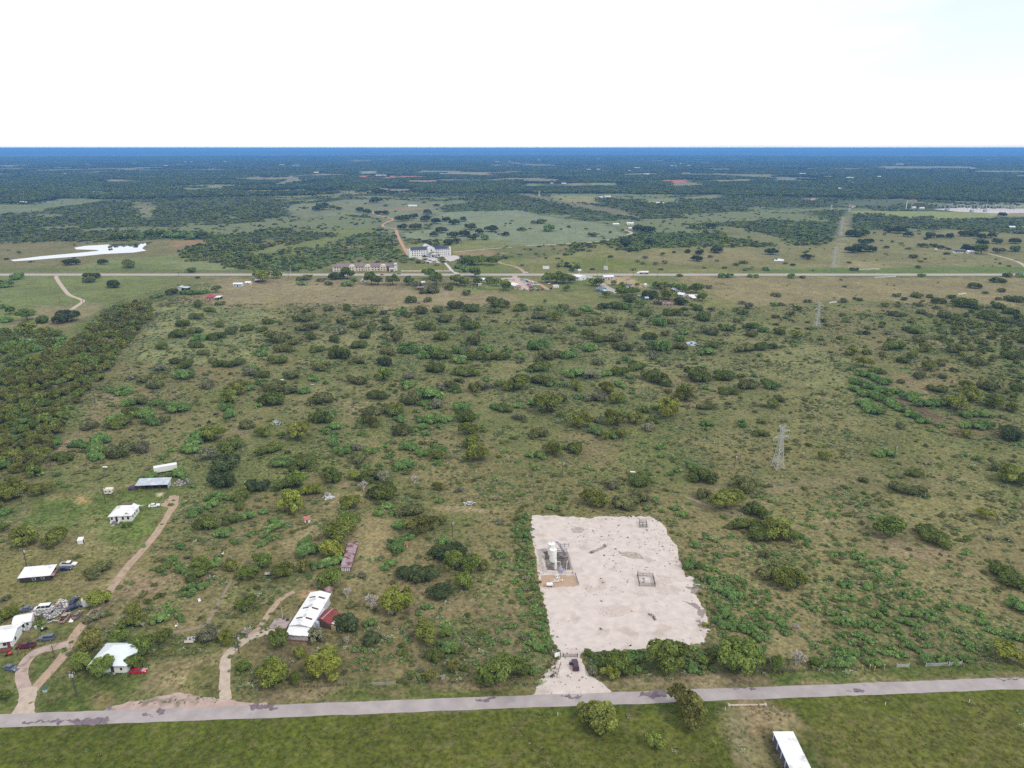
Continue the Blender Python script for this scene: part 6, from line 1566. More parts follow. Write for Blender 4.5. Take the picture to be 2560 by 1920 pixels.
for c, x, y, l, m_ in (('C6', 490, 222, "pale pinkish box feeder in the left pasture", (.55, .42, .36)), ('C6', 228, 180, "tiny white trough above the box feeder", (.7, .7, .7)), ('C7', 1042, 980, "white tilted trough above the pad", (.75, .75, .75)), ('C6', 765, 1110, "rusty trough beside the track", (.3, .16, .13)), ('C5', 910, 245, "white trough on the cactus field", (.7, .7, .7)), ('C2', 1170, 668, "pale picnic table under the white trees", (.6, .57, .5))):
    t = thing("feed_trough" if 'table' not in l else "picnic_table", l, "trough" if 'table' not in l else "table", qp(c, x, y), rv.uniform(-.5, .5))
    mm = mat("trough_%.2f_%.2f" % m_[:2], m_, .7, .1, 1)
    if 'table' in l:
        MB().box(-1, -.4, .72, 1, .4, .78).build("tabletop", mm, t)
        for y_ in (-.75, .5): MB().box(-1, y_, .42, 1, y_ + .25, .47).build("bench", mm, t)
        for x_ in (-.8, .7): MB().box(x_, -.7, 0, x_ + .1, .7, .41).build("leg", mm, t)
    else:
        MB().hexa([(-1, -.4, .35), (1, -.4, .35), (1, .4, .35), (-1, .4, .35)], [(-1.2, -.55, .9), (1.2, -.55, .9), (1.2, .55, .9), (-1.2, .55, .9)]).build("trough", mm, t)
        for x_ in (-.8, .7): MB().box(x_, -.35, 0, x_ + .1, .35, .35).build("leg", WOOD, t)
# ------------------------------------------------------------ leaves, crowns, branches
rg = np.random.default_rng(4)
def leaf_material(name, col, var=.10):
    m = bpy.data.materials.new(name)
    m.use_nodes = True
    t = m.node_tree; N = t.nodes.new; L = t.links.new
    t.nodes.remove(t.nodes["Principled BSDF"])
    b = N("ShaderNodeBsdfDiffuse"); tr = N("ShaderNodeBsdfTranslucent"); mxs = N("ShaderNodeMixShader")
    mxs.inputs["Fac"].default_value = .3
    L(b.outputs[0], mxs.inputs[1]); L(tr.outputs[0], mxs.inputs[2])
    L(mxs.outputs[0], t.nodes["Material Output"].inputs["Surface"])
    a = N("ShaderNodeAttribute"); a.attribute_name = "lv"
    oi = N("ShaderNodeObjectInfo")
    r = N("ShaderNodeMapRange"); r.inputs["To Min"].default_value = 1 - var * 2; r.inputs["To Max"].default_value = 1 + var * 2
    L(oi.outputs["Random"], r.inputs["Value"])
    h = N("ShaderNodeHueSaturation")
    h.inputs["Color"].default_value = (*col, 1)
    hr = N("ShaderNodeMapRange"); hr.inputs["To Min"].default_value = .5 - var * .08; hr.inputs["To Max"].default_value = .5 + var * .08
    mm = N("ShaderNodeMath"); mm.operation = 'FRACT'
    m2 = N("ShaderNodeMath"); m2.operation = 'MULTIPLY'; m2.inputs[1].default_value = 7.31
    L(oi.outputs["Random"], m2.inputs[0]); L(m2.outputs[0], mm.inputs[0]); L(mm.outputs[0], hr.inputs["Value"])
    L(hr.outputs[0], h.inputs["Hue"])
    x = N("ShaderNodeMath"); x.operation = 'MULTIPLY'
    L(a.outputs["Fac"], x.inputs[0]); L(r.outputs[0], x.inputs[1])
    s = N("ShaderNodeVectorMath"); s.operation = 'SCALE'
    L(h.outputs[0], s.inputs[0]); L(x.outputs[0], s.inputs["Scale"])
    L(s.outputs[0], b.inputs["Color"]); L(s.outputs[0], tr.inputs["Color"])
    return m
LEAFC = dict(d=(.138, .168, .048), g=(.185, .285, .090), o=(.195, .215, .052), y=(.240, .265, .054), k=(.092, .116, .050), m=(.172, .184, .074), r=(.220, .224, .135), t=(.172, .220, .054), u=(.180, .182, .054))
LM = {k: leaf_material("leaves_" + n, LEAFC[k]) for k, n in dict(d="dark_green", g="bright_green", o="olive", y="yellow_green", k="oak", m="brownish", r="grey_green", t="mid_green", u="ochre_green").items()}
BARK = mat("bark", (.105, .085, .07), .95, .25, 2)
DEADW = mat("bleached_wood", (.47, .43, .38), .9, .2, 2)
HK = dict(d=.95, g=.95, o=1.35, y=1.35, k=1.05, m=.9, r=.95, t=1.5, b=1.6, u=1.5)          # height over radius
def crown_arrays(kind, n, size, rng):
    Hh = HK[kind]
    tree = kind in 'otyku'
    nc = {'g': 15, 'd': 16, 'm': 18, 'r': 18, 'k': 26, 'o': 26, 't': 28, 'y': 26, 'u': 26}[kind]
    zb = .03 * Hh if tree else 0.0
    ang = rng.uniform(0, 6.283, nc); rad = np.sqrt(rng.uniform(0, 1, nc)) * .72
    el = 1 + .22 * np.sin(ang * 2 + rng.uniform(0, 6)) + .12 * np.sin(ang * 3 + rng.uniform(0, 6))
    cx, cy = rad * np.cos(ang) * el, rad * np.sin(ang) * el
    rc = rng.uniform(.20, .36, nc) * (1.1 if kind in 'dk' else 1)
    top = (Hh - rc) * np.sqrt(np.clip(1 - (rad * .95) ** 2, 0.05, 1))
    lo = zb + rc * (.35 if tree else .2)
    cz = lo + (np.maximum(top, lo) - lo) * (rng.uniform(.25, 1, nc) ** .7)
    w = rc ** 2
    ci = rng.choice(nc, n, p=w / w.sum())
    v = rng.normal(size=(n, 3)); v /= np.linalg.norm(v, axis=1)[:, None]
    v[:, 2] = np.where(v[:, 2] < -.45, -v[:, 2], v[:, 2])
    sparse = kind in 'r'
    dist = rng.uniform(.45 if sparse else .72, 1.1, n)
    pos = np.stack([cx, cy, cz], 1)[ci] + v * (rc[ci] * dist)[:, None] * np.array([1, 1, .85])
    pos[:, 2] = np.maximum(pos[:, 2], .02)
    nrm = v + rng.normal(size=(n, 3)) * .45 + np.array([0, 0, .5])
    nrm /= np.linalg.norm(nrm, axis=1)[:, None]
    tn = np.cross(nrm, rng.normal(size=(n, 3))); tn /= np.linalg.norm(tn, axis=1)[:, None] + 1e-9
    bt = np.cross(nrm, tn)
    s = size * rng.uniform(.6, 1.35, n)[:, None]
    asp = rng.uniform(.45, .85, n)[:, None]
    q4 = np.stack([pos - tn * s, pos + bt * s * asp + nrm * s * .15, pos + tn * s * .9, pos - bt * s * asp], 1)
    cl = rng.uniform(.72, 1.3, nc)
    lv = cl[ci] * rng.uniform(.65, 1.4, n)
    return q4.reshape(-1, 3), np.repeat(lv, 4)
def leaves_mesh(name, q4, lv, m):
    n = len(q4) // 4
    me = bpy.data.meshes.new(name)
    me.vertices.add(len(q4)); me.vertices.foreach_set("co", q4.astype(np.float32).ravel())
    me.loops.add(len(q4)); me.loops.foreach_set("vertex_index", np.arange(len(q4), dtype=np.int32))
    me.polygons.add(n); me.polygons.foreach_set("loop_start", (np.arange(n) * 4).astype(np.int32))
    me.update(calc_edges=True)
    a = me.attributes.new("lv", 'FLOAT', 'POINT'); a.data.foreach_set("value", lv.astype(np.float32))
    me.materials.append(m)
    return me
def branches(mb, rng, Hh, spread, r0, lv=3, nl=5, tp=.58):
    def grow(p, d, ln, r, k):
        e = p + d * ln
        mb.tube(p, e, r, r * (tp + .04), 5, cap=False)
        if k == 0: return
        for _ in range(rng.randint(2, 3) if k < lv else nl):
            dd = (d + Vector((rng.uniform(-1, 1), rng.uniform(-1, 1), rng.uniform(-.25, .7))) * spread).normalized()
            grow(e if k < lv else p + d * ln * rng.uniform(.55, 1), dd, ln * rng.uniform(.62, .85), r * tp, k - 1)
    grow(Vector((0, 0, -.02)), Vector((rng.uniform(-.08, .08), rng.uniform(-.08, .08), 1)).normalized(), Hh * .27, r0, lv)
    return mb
def plain_mesh(mb, name, m):
    me = mb.mesh(name); me.materials.append(m); return me
PRO = {}
rb = random.Random(21)
for k in 'dgoykmrtu':
    for i in range(5):
        q4, lv = crown_arrays(k, 4200 if k != 'r' else 2600, .08, rg)
        PRO[k, 'hi', i] = leaves_mesh("crown_" + k, q4, lv, LM[k])
    for i in range(4):
        q4, lv = crown_arrays(k, 620, .155, rg)
        PRO[k, 'lo', i] = leaves_mesh("crown_far_" + k, q4, lv, LM[k])
for i in range(3):
    PRO['trunk', i] = plain_mesh(branches(MB(), rb, 1.5, .75, .055, 2, 5), "trunk", BARK)
    PRO['bare', i] = plain_mesh(branches(MB(), rb, 1.6, .85, .085, 4, 9, .74), "bare_branches", DEADW)
    PRO['twig', i] = plain_mesh(branches(MB(), rb, .9, .95, .035, 3, 6), "grey_twigs", mat("grey_twig", (.27, .25, .23), .95, .2, 3))

VEG = {}
def V(c, s):
    for e in s.split(";"):
        e = e.split()
        if len(e) == 4: VEG.setdefault(c, []).append((float(e[0]), float(e[1]), float(e[2]), e[3]))
V('C5', "225 930 240 o;490 930 215 o;880 1185 215 m;670 1030 60 d;1095 765 75 d;370 490 170 u;40 660 130 g;40 800 110 t;20 890 60 g;480 60 150 g;560 200 180 d;690 80 150 g;840 130 170 g;830 190 140 g;1050 155 250 m;1250 120 180 r;1480 110 70 g;1650 135 170 g;1740 30 200 g;1790 180 190 r;2010 110 230 d;1960 280 270 k;1940 425 240 k;1860 545 160 g;1830 600 130 g;1690 670 150 g;1800 800 210 d;1940 860 160 g;2100 470 90 o;2170 420 130 k;2070 610 110 d;2150 700 140 g;2020 740 150 d;2010 890 60 g;2050 915 70 g;2170 850 80 g;2090 540 150 d;1990 530 80 g;1570 950 90 g;1500 1050 90 g;1570 1165 150 g;1750 1165 190 t;1860 1110 140 g;1440 1135 130 d;2000 1145 140 o;2160 1230 190 t;1640 1355 150 g;1735 1310 120 g;1700 1230 200 d;860 1460 210 y;840 1580 150 r;1165 1520 150 o;1190 1620 150 o;1280 1420 70 d;1240 1360 80 m;1395 1370 80 d;1440 1460 70 g;1505 1500 70 g;1450 1530 90 g;1390 1600 150 g;1565 1570 100 g;2140 1490 170 t;1290 350 110 g;1530 345 170 g;1600 355 80 g;1655 420 70 g;1410 175 60 g;110 1545 140 y;30 1580 160 d;1060 1640 100 t;470 1170 70 m;345 1620 80 g;60 1400 90 r;500 320 70 g;340 320 80 g")
V('C1', "805 1015 235 u;722 1180 205 t;1240 1045 250 t;1040 975 200 t;1160 1165 190 t;900 1240 240 t;40 1430 130 t;1430 930 150 t;1810 930 220 r;1960 945 150 y;2150 900 150 b;2115 1215 160 t;1730 930 90 d;560 1010 60 g;360 720 60 m;770 760 110 r;1880 880 90 b;1240 800 70 b")
V('C2', "150 1330 300 y;340 1290 140 t;600 1290 330 y;640 1070 140 y;385 1065 110 y;200 975 210 t;520 960 220 r;790 835 240 k;610 620 150 o;650 465 240 t;660 285 160 g;450 205 210 g;660 205 210 y;240 375 180 o;410 325 130 u;510 310 130 g;470 375 70 g;60 300 200 t;985 800 110 g;1000 945 165 k;1005 680 220 b;1215 690 300 y;790 565 150 b;790 945 90 b;1145 300 125 g;1210 165 160 g;1290 385 190 k;1400 405 210 k;1500 390 200 k;1640 215 210 k;1560 190 160 k;1740 165 170 k;1620 95 120 g;1600 555 220 k;1720 335 240 t;1850 335 210 t;1800 470 210 t;1970 310 110 u;1480 645 90 g;1600 655 55 g;1415 705 70 g;1470 940 250 o;1635 805 95 g;1685 875 80 g;1640 890 120 t;1650 1035 175 g;1560 1105 190 d;1720 1035 120 d;1500 1275 125 u;1620 1275 90 b;1710 1190 140 u;2080 1320 340 t;1970 1310 170 t;1945 620 45 g;2080 710 50 g;1980 745 60 g;2140 730 50 g;1880 810 45 g;2090 840 55 g;2125 810 50 g;2185 810 75 g;1820 890 40 g;2000 900 55 g;1865 950 55 g;2040 960 60 g;2170 950 80 g;2055 160 55 g;2120 200 90 g;2150 290 75 g;2025 430 55 g;2160 500 50 g;855 1010 55 g;940 1015 60 g;1030 1020 50 g;890 1115 70 g;950 1165 60 g;1440 1270 90 g;1250 100 50 g;700 250 80 g;1100 900 80 r;930 380 90 r;1160 930 60 g")
V('C3', "110 205 80 g;100 245 60 g;60 285 60 g;20 315 70 g;95 375 100 g;20 370 60 g;120 650 80 g;20 655 70 g;110 565 50 g;30 765 80 g;190 985 65 g;215 1045 75 g;20 1150 65 g;240 1120 55 g;190 1265 80 g;250 1365 115 g;325 1340 60 g;130 1435 60 g;160 1565 115 g;50 1590 220 t;715 115 225 o;960 135 250 m;1090 65 180 m;1165 135 75 g;1300 150 60 g;1410 135 95 g;1450 190 85 g;1490 175 65 g;1530 85 50 g;1840 145 275 o;2110 205 200 d;2000 330 230 d;2130 405 230 d;1890 375 70 g;1830 200 60 g;1340 225 45 g;1440 350 50 g;1680 390 80 g;1760 410 65 g;1560 455 110 g;1740 580 65 g;1780 540 75 g;1940 520 60 g;1560 645 160 g;1680 655 90 g;1760 665 65 g;1690 765 115 g;1740 795 75 g;1790 845 110 g;1870 895 170 g;2000 905 110 g;2110 860 65 g;1810 1005 130 g;1800 1165 140 g;1900 1135 130 g;1850 1065 125 g;1930 965 95 g;1780 1085 95 g;2150 1150 95 g;2100 1250 135 g;2000 1200 110 g;2180 1265 85 g;915 1565 275 t;850 1585 170 y;1330 1560 380 t;1550 1535 115 g;1950 1570 430 t;2130 1395 135 g;700 1565 130 r;2180 545 110 m;1660 1140 60 y;1240 60 80 g")
V('C4', "60 390 270 o;190 410 150 t;60 750 270 m;190 815 270 o;1030 375 255 t;1420 445 280 d;1870 210 155 y;2060 795 290 d;2150 1015 180 g;2040 1450 250 y;60 1525 170 t;235 1510 230 b;235 1185 110 b;405 1505 135 t;515 1505 125 g;650 1505 170 g;910 1495 135 g;640 800 95 g;700 795 95 g;870 820 120 g;630 915 95 g;720 915 100 g;820 955 80 g;1000 1025 95 g;530 1045 85 g;600 1040 75 g;660 1005 90 g;680 1105 105 g;590 1115 95 g;670 1145 75 g;820 1110 85 g;850 1145 115 g;930 1065 110 g;940 1185 80 g;640 1235 80 g;720 1295 85 g;770 1230 90 g;820 1260 80 g;890 1295 95 g;510 1285 75 g;580 1345 85 g;620 1405 95 g;690 1385 95 g;770 1395 105 g;870 1385 95 g;1000 1385 95 g;1150 1395 85 g;1090 1165 95 g;1140 1245 115 g;1190 1135 120 g;1240 1065 130 g;1290 1150 120 g;1200 1315 95 g;1260 1355 105 g;1330 1245 95 g;1370 1325 95 g;1410 1095 125 g;1350 1035 85 g;1540 1095 75 g;1640 1195 95 g;1510 1225 75 g;1700 1005 105 g;1830 1055 80 g;1860 1125 100 g;1890 1180 80 g;1700 1305 115 g;1740 1355 90 g;1990 1215 90 g;2100 1245 105 g;2180 1270 90 g;1360 1475 145 g;1470 1435 105 g;1570 1460 125 g;1700 1450 130 g;1540 965 80 g;1160 885 110 g;1290 870 95 g;1000 740 65 g;820 605 90 g;760 560 95 g;1010 585 75 g;920 605 85 g;740 525 85 g;600 440 65 g;560 535 85 g;280 370 75 g;350 405 65 g;330 445 65 g;290 965 65 g;350 955 75 g;390 1015 90 g;30 1085 105 g;120 1145 105 g;140 1215 80 g;1480 1000 85 g;1720 400 70 g;1120 690 80 g;1190 790 80 g")
V('C6', "190 35 150 d;560 105 190 m;850 220 165 m;1120 60 150 k;1110 190 165 t;1300 268 150 g;1310 180 130 r;1560 120 160 d;1760 35 150 g;1830 160 210 d;1770 120 95 g;1990 190 85 g;1720 292 115 g;1590 265 110 r;1690 270 160 d;1890 285 130 o;1990 272 130 r;2170 275 130 o;60 165 120 d;330 180 170 m;40 222 95 g;505 190 95 g;150 292 210 m;290 305 150 m;420 303 125 g;150 412 230 d;20 420 85 g;560 402 200 m;650 505 125 g;560 555 190 d;1040 358 165 d;1000 498 175 m;930 548 110 g;990 592 140 u;1330 392 200 m;1490 362 225 g;1440 412 105 g;1200 500 210 d;1250 542 115 g;1390 462 65 g;1490 442 85 g;1570 425 160 r;1770 452 145 g;1820 552 210 d;1420 552 125 g;1540 558 155 g;1650 550 105 g;1450 612 115 g;1470 662 85 g;1370 632 65 g;1590 602 85 g;1260 662 185 m;1840 662 165 o;1860 765 160 o;1900 895 215 o;2080 442 125 g;2150 465 155 d;60 672 135 o;370 703 225 o;215 662 65 g;680 612 115 g;620 642 95 g;690 655 65 g;680 705 85 g;740 835 155 g;680 765 125 g;830 772 65 g;110 833 195 d;225 943 195 g;480 943 180 d;370 905 120 d;890 805 125 r;1020 818 95 g;950 805 95 g;910 662 65 g;880 905 190 m;1320 792 165 g;1430 842 125 g;1550 825 165 g;1310 962 190 g;1560 872 135 o;1160 852 95 g;1200 965 70 g;1070 932 75 g;630 1015 125 y;660 1065 190 d;850 1045 115 y;1000 1065 210 d;930 1145 130 b;1110 1062 165 r;1370 1085 120 b;250 1145 190 d;360 1125 210 t;400 975 170 d;510 1175 140 y;430 1165 105 y;40 1145 165 k;300 1325 260 y;820 1315 190 o;1110 1235 265 d;1070 1355 115 g;1140 1295 95 g;1190 1355 95 g;760 1355 95 g;810 1485 210 t;740 1595 280 o;1580 1135 105 o;1590 1245 85 g;1240 1475 125 g;1320 1562 105 g;1440 1535 225 u;1330 1375 230 m;1600 1435 115 u;1210 1645 155 g;430 1659 180 g;170 1415 105 g;170 1485 125 g;80 1545 80 g;130 1575 75 g;190 1545 65 g;60 1622 90 g;70 1345 90 g;2060 1050 55 g;620 1205 90 b;1950 600 60 g")
V('C7', "150 112 75 g;250 112 190 d;50 192 115 d;60 272 200 o;320 238 115 g;250 232 190 d;440 242 95 g;560 268 135 o;540 162 175 g;680 182 155 r;800 152 105 g;930 152 155 d;1020 167 90 g;1070 107 155 d;1240 215 245 d;1590 198 225 d;1840 190 195 d;1870 313 140 d;2040 262 165 m;2190 222 115 d;930 242 125 g;820 303 155 o;580 348 95 g;730 372 175 r;350 373 175 m;900 388 150 o;1350 505 240 y;1250 442 105 g;1140 462 95 t;1060 562 155 o;1210 553 115 d;880 572 195 o;740 552 100 r;590 593 215 o;300 473 255 o;50 532 105 r;1680 582 105 g;1670 442 125 m;1510 362 195 o;240 692 175 m;720 652 135 g;800 692 105 o;870 692 95 g;930 682 115 o;1170 625 145 r;350 835 175 o;240 862 115 g;150 852 85 g;550 822 165 d;440 782 75 g;200 962 70 g;1280 782 95 g;1290 852 70 g;1540 952 115 g;1420 982 80 g;1370 1002 65 g;860 1125 125 r;1100 1118 225 d;1650 1087 225 d;1980 1155 235 m;1650 1215 155 m;2150 672 125 d;70 1182 60 g;320 1300 70 g;360 1305 60 g;430 1250 60 g;1160 960 50 g;640 950 60 g;590 1000 50 g")
V('C8', "40 185 95 k;90 62 105 d;240 92 95 o;850 62 75 k;225 168 65 g;40 542 135 g;30 695 125 o;90 642 105 m;720 250 135 o;850 235 90 d;1070 205 190 d;1350 212 120 o;1320 132 135 m;1250 55 140 d;1600 225 175 m;1240 272 115 o;1160 312 115 d;820 343 145 o;715 373 75 g;930 403 115 d;1380 373 135 o;1310 445 115 m;1500 442 95 m;1145 483 75 m;800 420 110 g;870 440 130 g;930 470 130 g;1010 500 120 g;780 505 130 g;860 530 120 g;950 560 120 g;1040 590 120 g;1120 580 100 g;1210 640 150 g;1280 660 130 g;1340 695 130 g;1420 690 130 g;1480 680 100 g;750 560 110 g;830 600 120 g;900 610 120 g;970 640 120 g;1040 670 120 g;1110 705 115 g;1170 740 115 g;1230 775 115 g;1290 805 115 g;1350 835 115 g;840 700 170 g;910 755 160 g;960 745 110 g;1490 868 85 g;1690 872 110 g;1790 882 115 g;1860 882 150 g;1690 785 120 g;1830 785 140 g;1710 953 110 o;2080 975 230 k;1750 643 190 o;1620 725 200 o;1940 695 165 o;2120 733 120 o;1440 565 150 m;1700 532 110 o;490 1152 115 y;940 1120 110 g;1040 1120 120 g;1190 1465 235 m;2100 1365 240 o;2190 1370 170 t;1990 1240 170 m;820 1343 85 d;1870 1643 155 y;1780 325 160 m;1900 545 220 m;2090 280 150 d;1990 480 130 m;2150 560 140 d;1560 640 100 m;1260 1300 120 d;1060 1300 70 g;1370 1480 70 g;520 1640 80 g;1150 880 100 m;1400 900 60 g;1690 1120 80 g;1800 1150 80 g")
V('D5', "585 372 215 k;240 355 160 t;240 472 165 o;375 378 125 d;1585 412 135 d;1700 347 115 d;1820 283 105 d;1905 222 80 d;1710 237 115 d;1870 113 95 t;1550 507 145 d;1680 473 125 d;1730 533 135 g;1880 522 145 d;2010 477 125 d;2150 447 115 d;1895 412 110 d;1405 602 118 d;1695 592 118 d;1775 653 105 m;1525 733 105 d;1600 783 165 d;1595 873 175 g;1380 798 135 r;1240 893 135 m;1345 943 155 m;1140 863 95 r;1800 947 145 r;1920 762 135 d;2040 757 135 d;2170 792 115 g;1840 722 95 m;2160 845 145 r;970 983 115 g;1080 1003 165 g;1130 1102 135 g;1240 1092 175 m;1350 1103 125 g;1500 1163 230 g;1130 1183 125 o;1250 1203 195 g;1310 1263 145 g;1400 1243 120 m;1000 1233 145 g;1045 1298 215 d;800 1303 145 m;870 1433 190 g;1230 1363 75 r;2050 1003 165 o;2090 955 155 d;2160 963 105 g;2010 1075 175 o;1950 1135 135 g;1990 1213 145 g;1840 1405 205 o;1690 1433 155 g;2140 1293 145 m;60 370 110 g;30 460 90 g;90 300 100 t;30 250 80 g")
V('D6', "635 547 110 m;785 542 115 d;440 562 80 m;385 642 135 m;460 642 140 m;480 722 135 m;400 727 120 m;975 572 110 m;900 592 115 d;1100 582 90 m;1260 582 115 g;1310 602 90 m;1340 482 110 d;1480 472 90 m;1420 572 130 m;1570 562 120 m;1810 642 120 m;1630 653 145 m;1720 533 150 m;1870 563 150 d;2050 473 110 m;2100 533 160 d;2060 573 110 d;1820 412 90 d;1460 718 155 d;1850 713 155 d;1610 803 145 d;1890 843 165 m;1200 813 155 m;1120 653 100 d;890 688 135 m;730 657 80 d;1005 722 125 d;1140 722 110 m;945 788 125 d;675 818 115 d;720 753 140 r;480 798 130 d;105 662 100 d;190 647 50 g;45 732 100 d;130 773 110 g;160 833 200 m;320 853 115 m;240 908 155 m;895 873 155 d;530 908 125 d;660 893 70 d;65 903 130 g;40 943 120 g;740 973 185 d;870 1013 135 m;190 1013 155 d;1150 933 135 m;1330 923 195 g;1450 963 135 g;1530 903 125 g;1590 973 185 d;1740 923 125 g;1820 923 135 r;1990 913 135 g;1900 983 155 d;2170 913 105 g;2100 983 165 d;1780 1013 150 g;300 790 60 m;1160 850 50 g")
V('D7', "60 622 105 d;240 612 80 d;285 547 42 t;70 592 80 d;230 693 120 m;360 703 115 o;430 613 120 m;550 663 135 m;640 623 130 g;790 603 110 d;900 603 130 d;980 603 115 g;700 743 155 m;850 723 115 m;1030 763 120 r;1150 667 100 d;1260 753 145 g;1390 663 145 d;1660 708 165 d;1490 613 60 d;1590 613 115 d;1720 613 70 m;1940 623 70 d;1990 653 90 d;1950 722 80 m;1850 792 130 d;1680 823 145 m;1320 833 95 m;1480 823 95 g;1440 883 115 g;1380 733 100 m;240 813 165 m;360 813 100 r;510 793 105 g;660 863 120 o;760 893 135 d;890 893 145 m;1180 873 130 d;1260 973 195 g;1450 953 130 m;1730 943 130 d;2070 773 115 d;2150 803 115 g;2070 843 115 m;2150 963 130 d;2000 983 180 m;1680 1003 145 g;230 963 205 g;670 973 145 g;960 973 165 m;1230 1013 90 r;80 1033 115 g;300 1043 200 m;500 1033 180 g;740 1093 120 r;380 375 150 t;320 375 130 t;450 385 130 t;510 375 100 t;470 445 75 t;700 400 100 t;755 405 110 t;950 500 135 t;1040 483 105 t;1080 410 52 t;950 425 85 t;815 502 80 t;1010 543 125 d;1110 593 100 t;1190 513 155 k;1350 523 150 o;1450 563 130 k;1240 423 80 t;1320 433 100 o;1400 443 100 t;1470 463 110 t;1590 463 120 t;1640 533 105 t;1255 562 95 r;1700 423 72 r;880 390 60 t;2050 600 110 r;1990 560 70 r")
V('D4', "720 872 120 k;770 873 130 k;820 862 110 k;730 1013 120 k;800 1003 150 k;880 1003 110 k;830 943 110 k;885 922 72 k;1020 972 46 k;340 1068 92 k;30 1028 115 k;1130 843 130 k;1040 838 82 k;1210 873 92 k;1400 883 105 k;1490 883 72 k;1570 883 85 k;1700 870 110 k;1770 865 110 k;1840 893 100 k;1930 883 100 k;1340 963 82 k;1430 963 80 d;1490 977 62 k;1555 987 46 k;1720 1003 130 k;1840 1023 130 t;1970 1013 70 u;2020 1013 70 u;2130 1003 115 g;1840 943 92 k;1970 933 92 k;2130 933 105 k;1255 1058 85 m;740 1168 66 d;1290 1143 52 d;200 1233 82 g;1325 1223 66 g;2065 1223 82 d;2170 1223 72 g;300 1232 60 m;1970 1273 92 d;1775 1323 112 d;2010 1353 80 d;1875 1367 52 d;1110 1393 76 d;1285 1403 104 d;1175 1423 72 m;340 1443 66 m;245 1513 80 d;105 1473 66 m;50 1473 72 g;70 1393 92 m;650 1443 82 m;745 1413 42 d;790 1428 62 d;1580 1413 82 d;1400 1403 72 d;1470 1453 112 d;1700 1493 175 d;1650 1463 102 d;1800 1503 110 d;1330 1543 100 m;1090 1563 105 m;60 1578 62 d;190 1553 92 m;1540 1583 125 m;1620 1603 115 d;1500 1563 90 d;1240 1623 62 m;1930 1603 145 d;1830 1643 62 d;2050 1623 105 d;2080 1543 125 d;2150 1443 115 d;2060 1423 82 d;2160 1593 105 d;1980 1493 125 d;1900 1563 112 d;1120 1480 50 m;660 1310 40 m;630 1250 30 m;2015 700 80 k;390 1168 30 g;150 1110 40 m")
V('D3', "1190 938 112 k;980 958 130 k;695 872 82 d;240 763 112 m;320 828 122 g;90 823 62 d;1590 1083 97 k;1625 1028 92 k;1520 1013 56 k;1770 1013 130 k;1400 1013 36 d;1300 1038 50 t;1730 803 95 k;1090 825 115 k;1160 830 100 k;1210 830 80 k;1995 1107 72 d;1935 1122 50 m;1710 1053 52 r;1150 1062 52 r;1085 1093 42 g;1135 1113 50 g;1320 1107 60 r;1240 1113 50 r;1770 1087 36 r;2020 1167 56 g;2190 1167 66 g;1450 1218 60 d;1810 1228 80 g;1870 1228 80 g;2060 1225 60 g;2110 1225 60 g;1835 1147 42 m;2075 953 60 d;1560 798 60 d;1610 813 60 d;1665 833 50 d;130 1270 40 m")
V('D1', "615 1118 117 k;895 1113 97 k;1110 1143 142 d;770 1237 110 k;830 1230 90 k;770 1270 112 m;985 1313 132 k;1650 1183 90 d;1490 1373 112 d;1600 1373 95 g;1670 1375 100 g;1750 1373 100 g;1710 1233 42 d;150 1243 122 g;60 1313 122 g;20 1295 90 d;1340 1405 80 g;1385 1390 70 g")
V('D1', "990 905 90 t;1070 900 90 t;1150 896 100 t;1230 892 100 g;1310 886 110 t;1390 882 120 t;1470 884 120 g;1560 888 120 g;1660 890 110 g;1760 888 110 t")
V('D2', "90 1298 140 k;60 1270 170 o;180 1233 100 t;20 1240 100 t;405 1293 88 g;430 1253 120 m;570 1263 80 r;630 1293 70 d;680 1243 120 k;730 1240 100 k;790 1240 140 t;770 1303 90 g;820 1303 80 g;850 1263 70 g;1000 1293 160 t;1060 1290 110 t;1180 1293 140 t;1320 1293 115 t;1400 1308 100 r;1500 1243 140 t;1560 1293 150 t;1450 1367 90 d;1530 1363 140 m;1680 1338 92 m;1730 1293 140 t;1800 1303 110 t;1890 1223 140 t;1920 1293 100 t;2020 1283 92 t;2080 1303 100 t;2160 1340 125 t;1830 1123 120 t;1890 1120 110 t;1950 1118 120 t;2040 1123 120 t;1760 1150 100 g;1800 1180 90 g;1460 1050 40 d;1570 1040 34 k;1320 730 100 k;1260 740 110 k;1370 715 90 k;1470 740 110 k;1480 680 90 k;1560 760 100 k;1650 740 80 k;1720 770 100 k;1790 740 80 k;1380 810 110 k;1270 810 100 k;1540 870 90 k;1600 840 110 k;1700 880 110 k;1800 870 110 k;1860 810 110 k;1930 850 100 k;2040 830 120 k;1880 900 100 k;1980 900 90 g;2160 865 80 k;1660 945 110 k;1740 930 90 k;1490 940 70 d;1560 950 80 d;1060 680 80 k;1120 680 80 k;900 660 90 k;960 670 80 k;580 640 130 k;520 650 90 k;720 640 60 k;1560 610 52 k;1450 582 40 d;1120 610 40 d;1040 580 110 k;660 640 60 t;420 630 40 d;210 730 40 r")
V('D8', "")
for a in "380 350 170 o;330 300 110 o;750 300 170 u;615 410 95 t;1110 205 1 g".split(";")[:4]:
    x, y, w, k = a.split(); xx, yy = d8(f"{x} {y}")[0]
    VEG.setdefault('SRC', []).append((xx, yy, float(w) / 1.728, k))

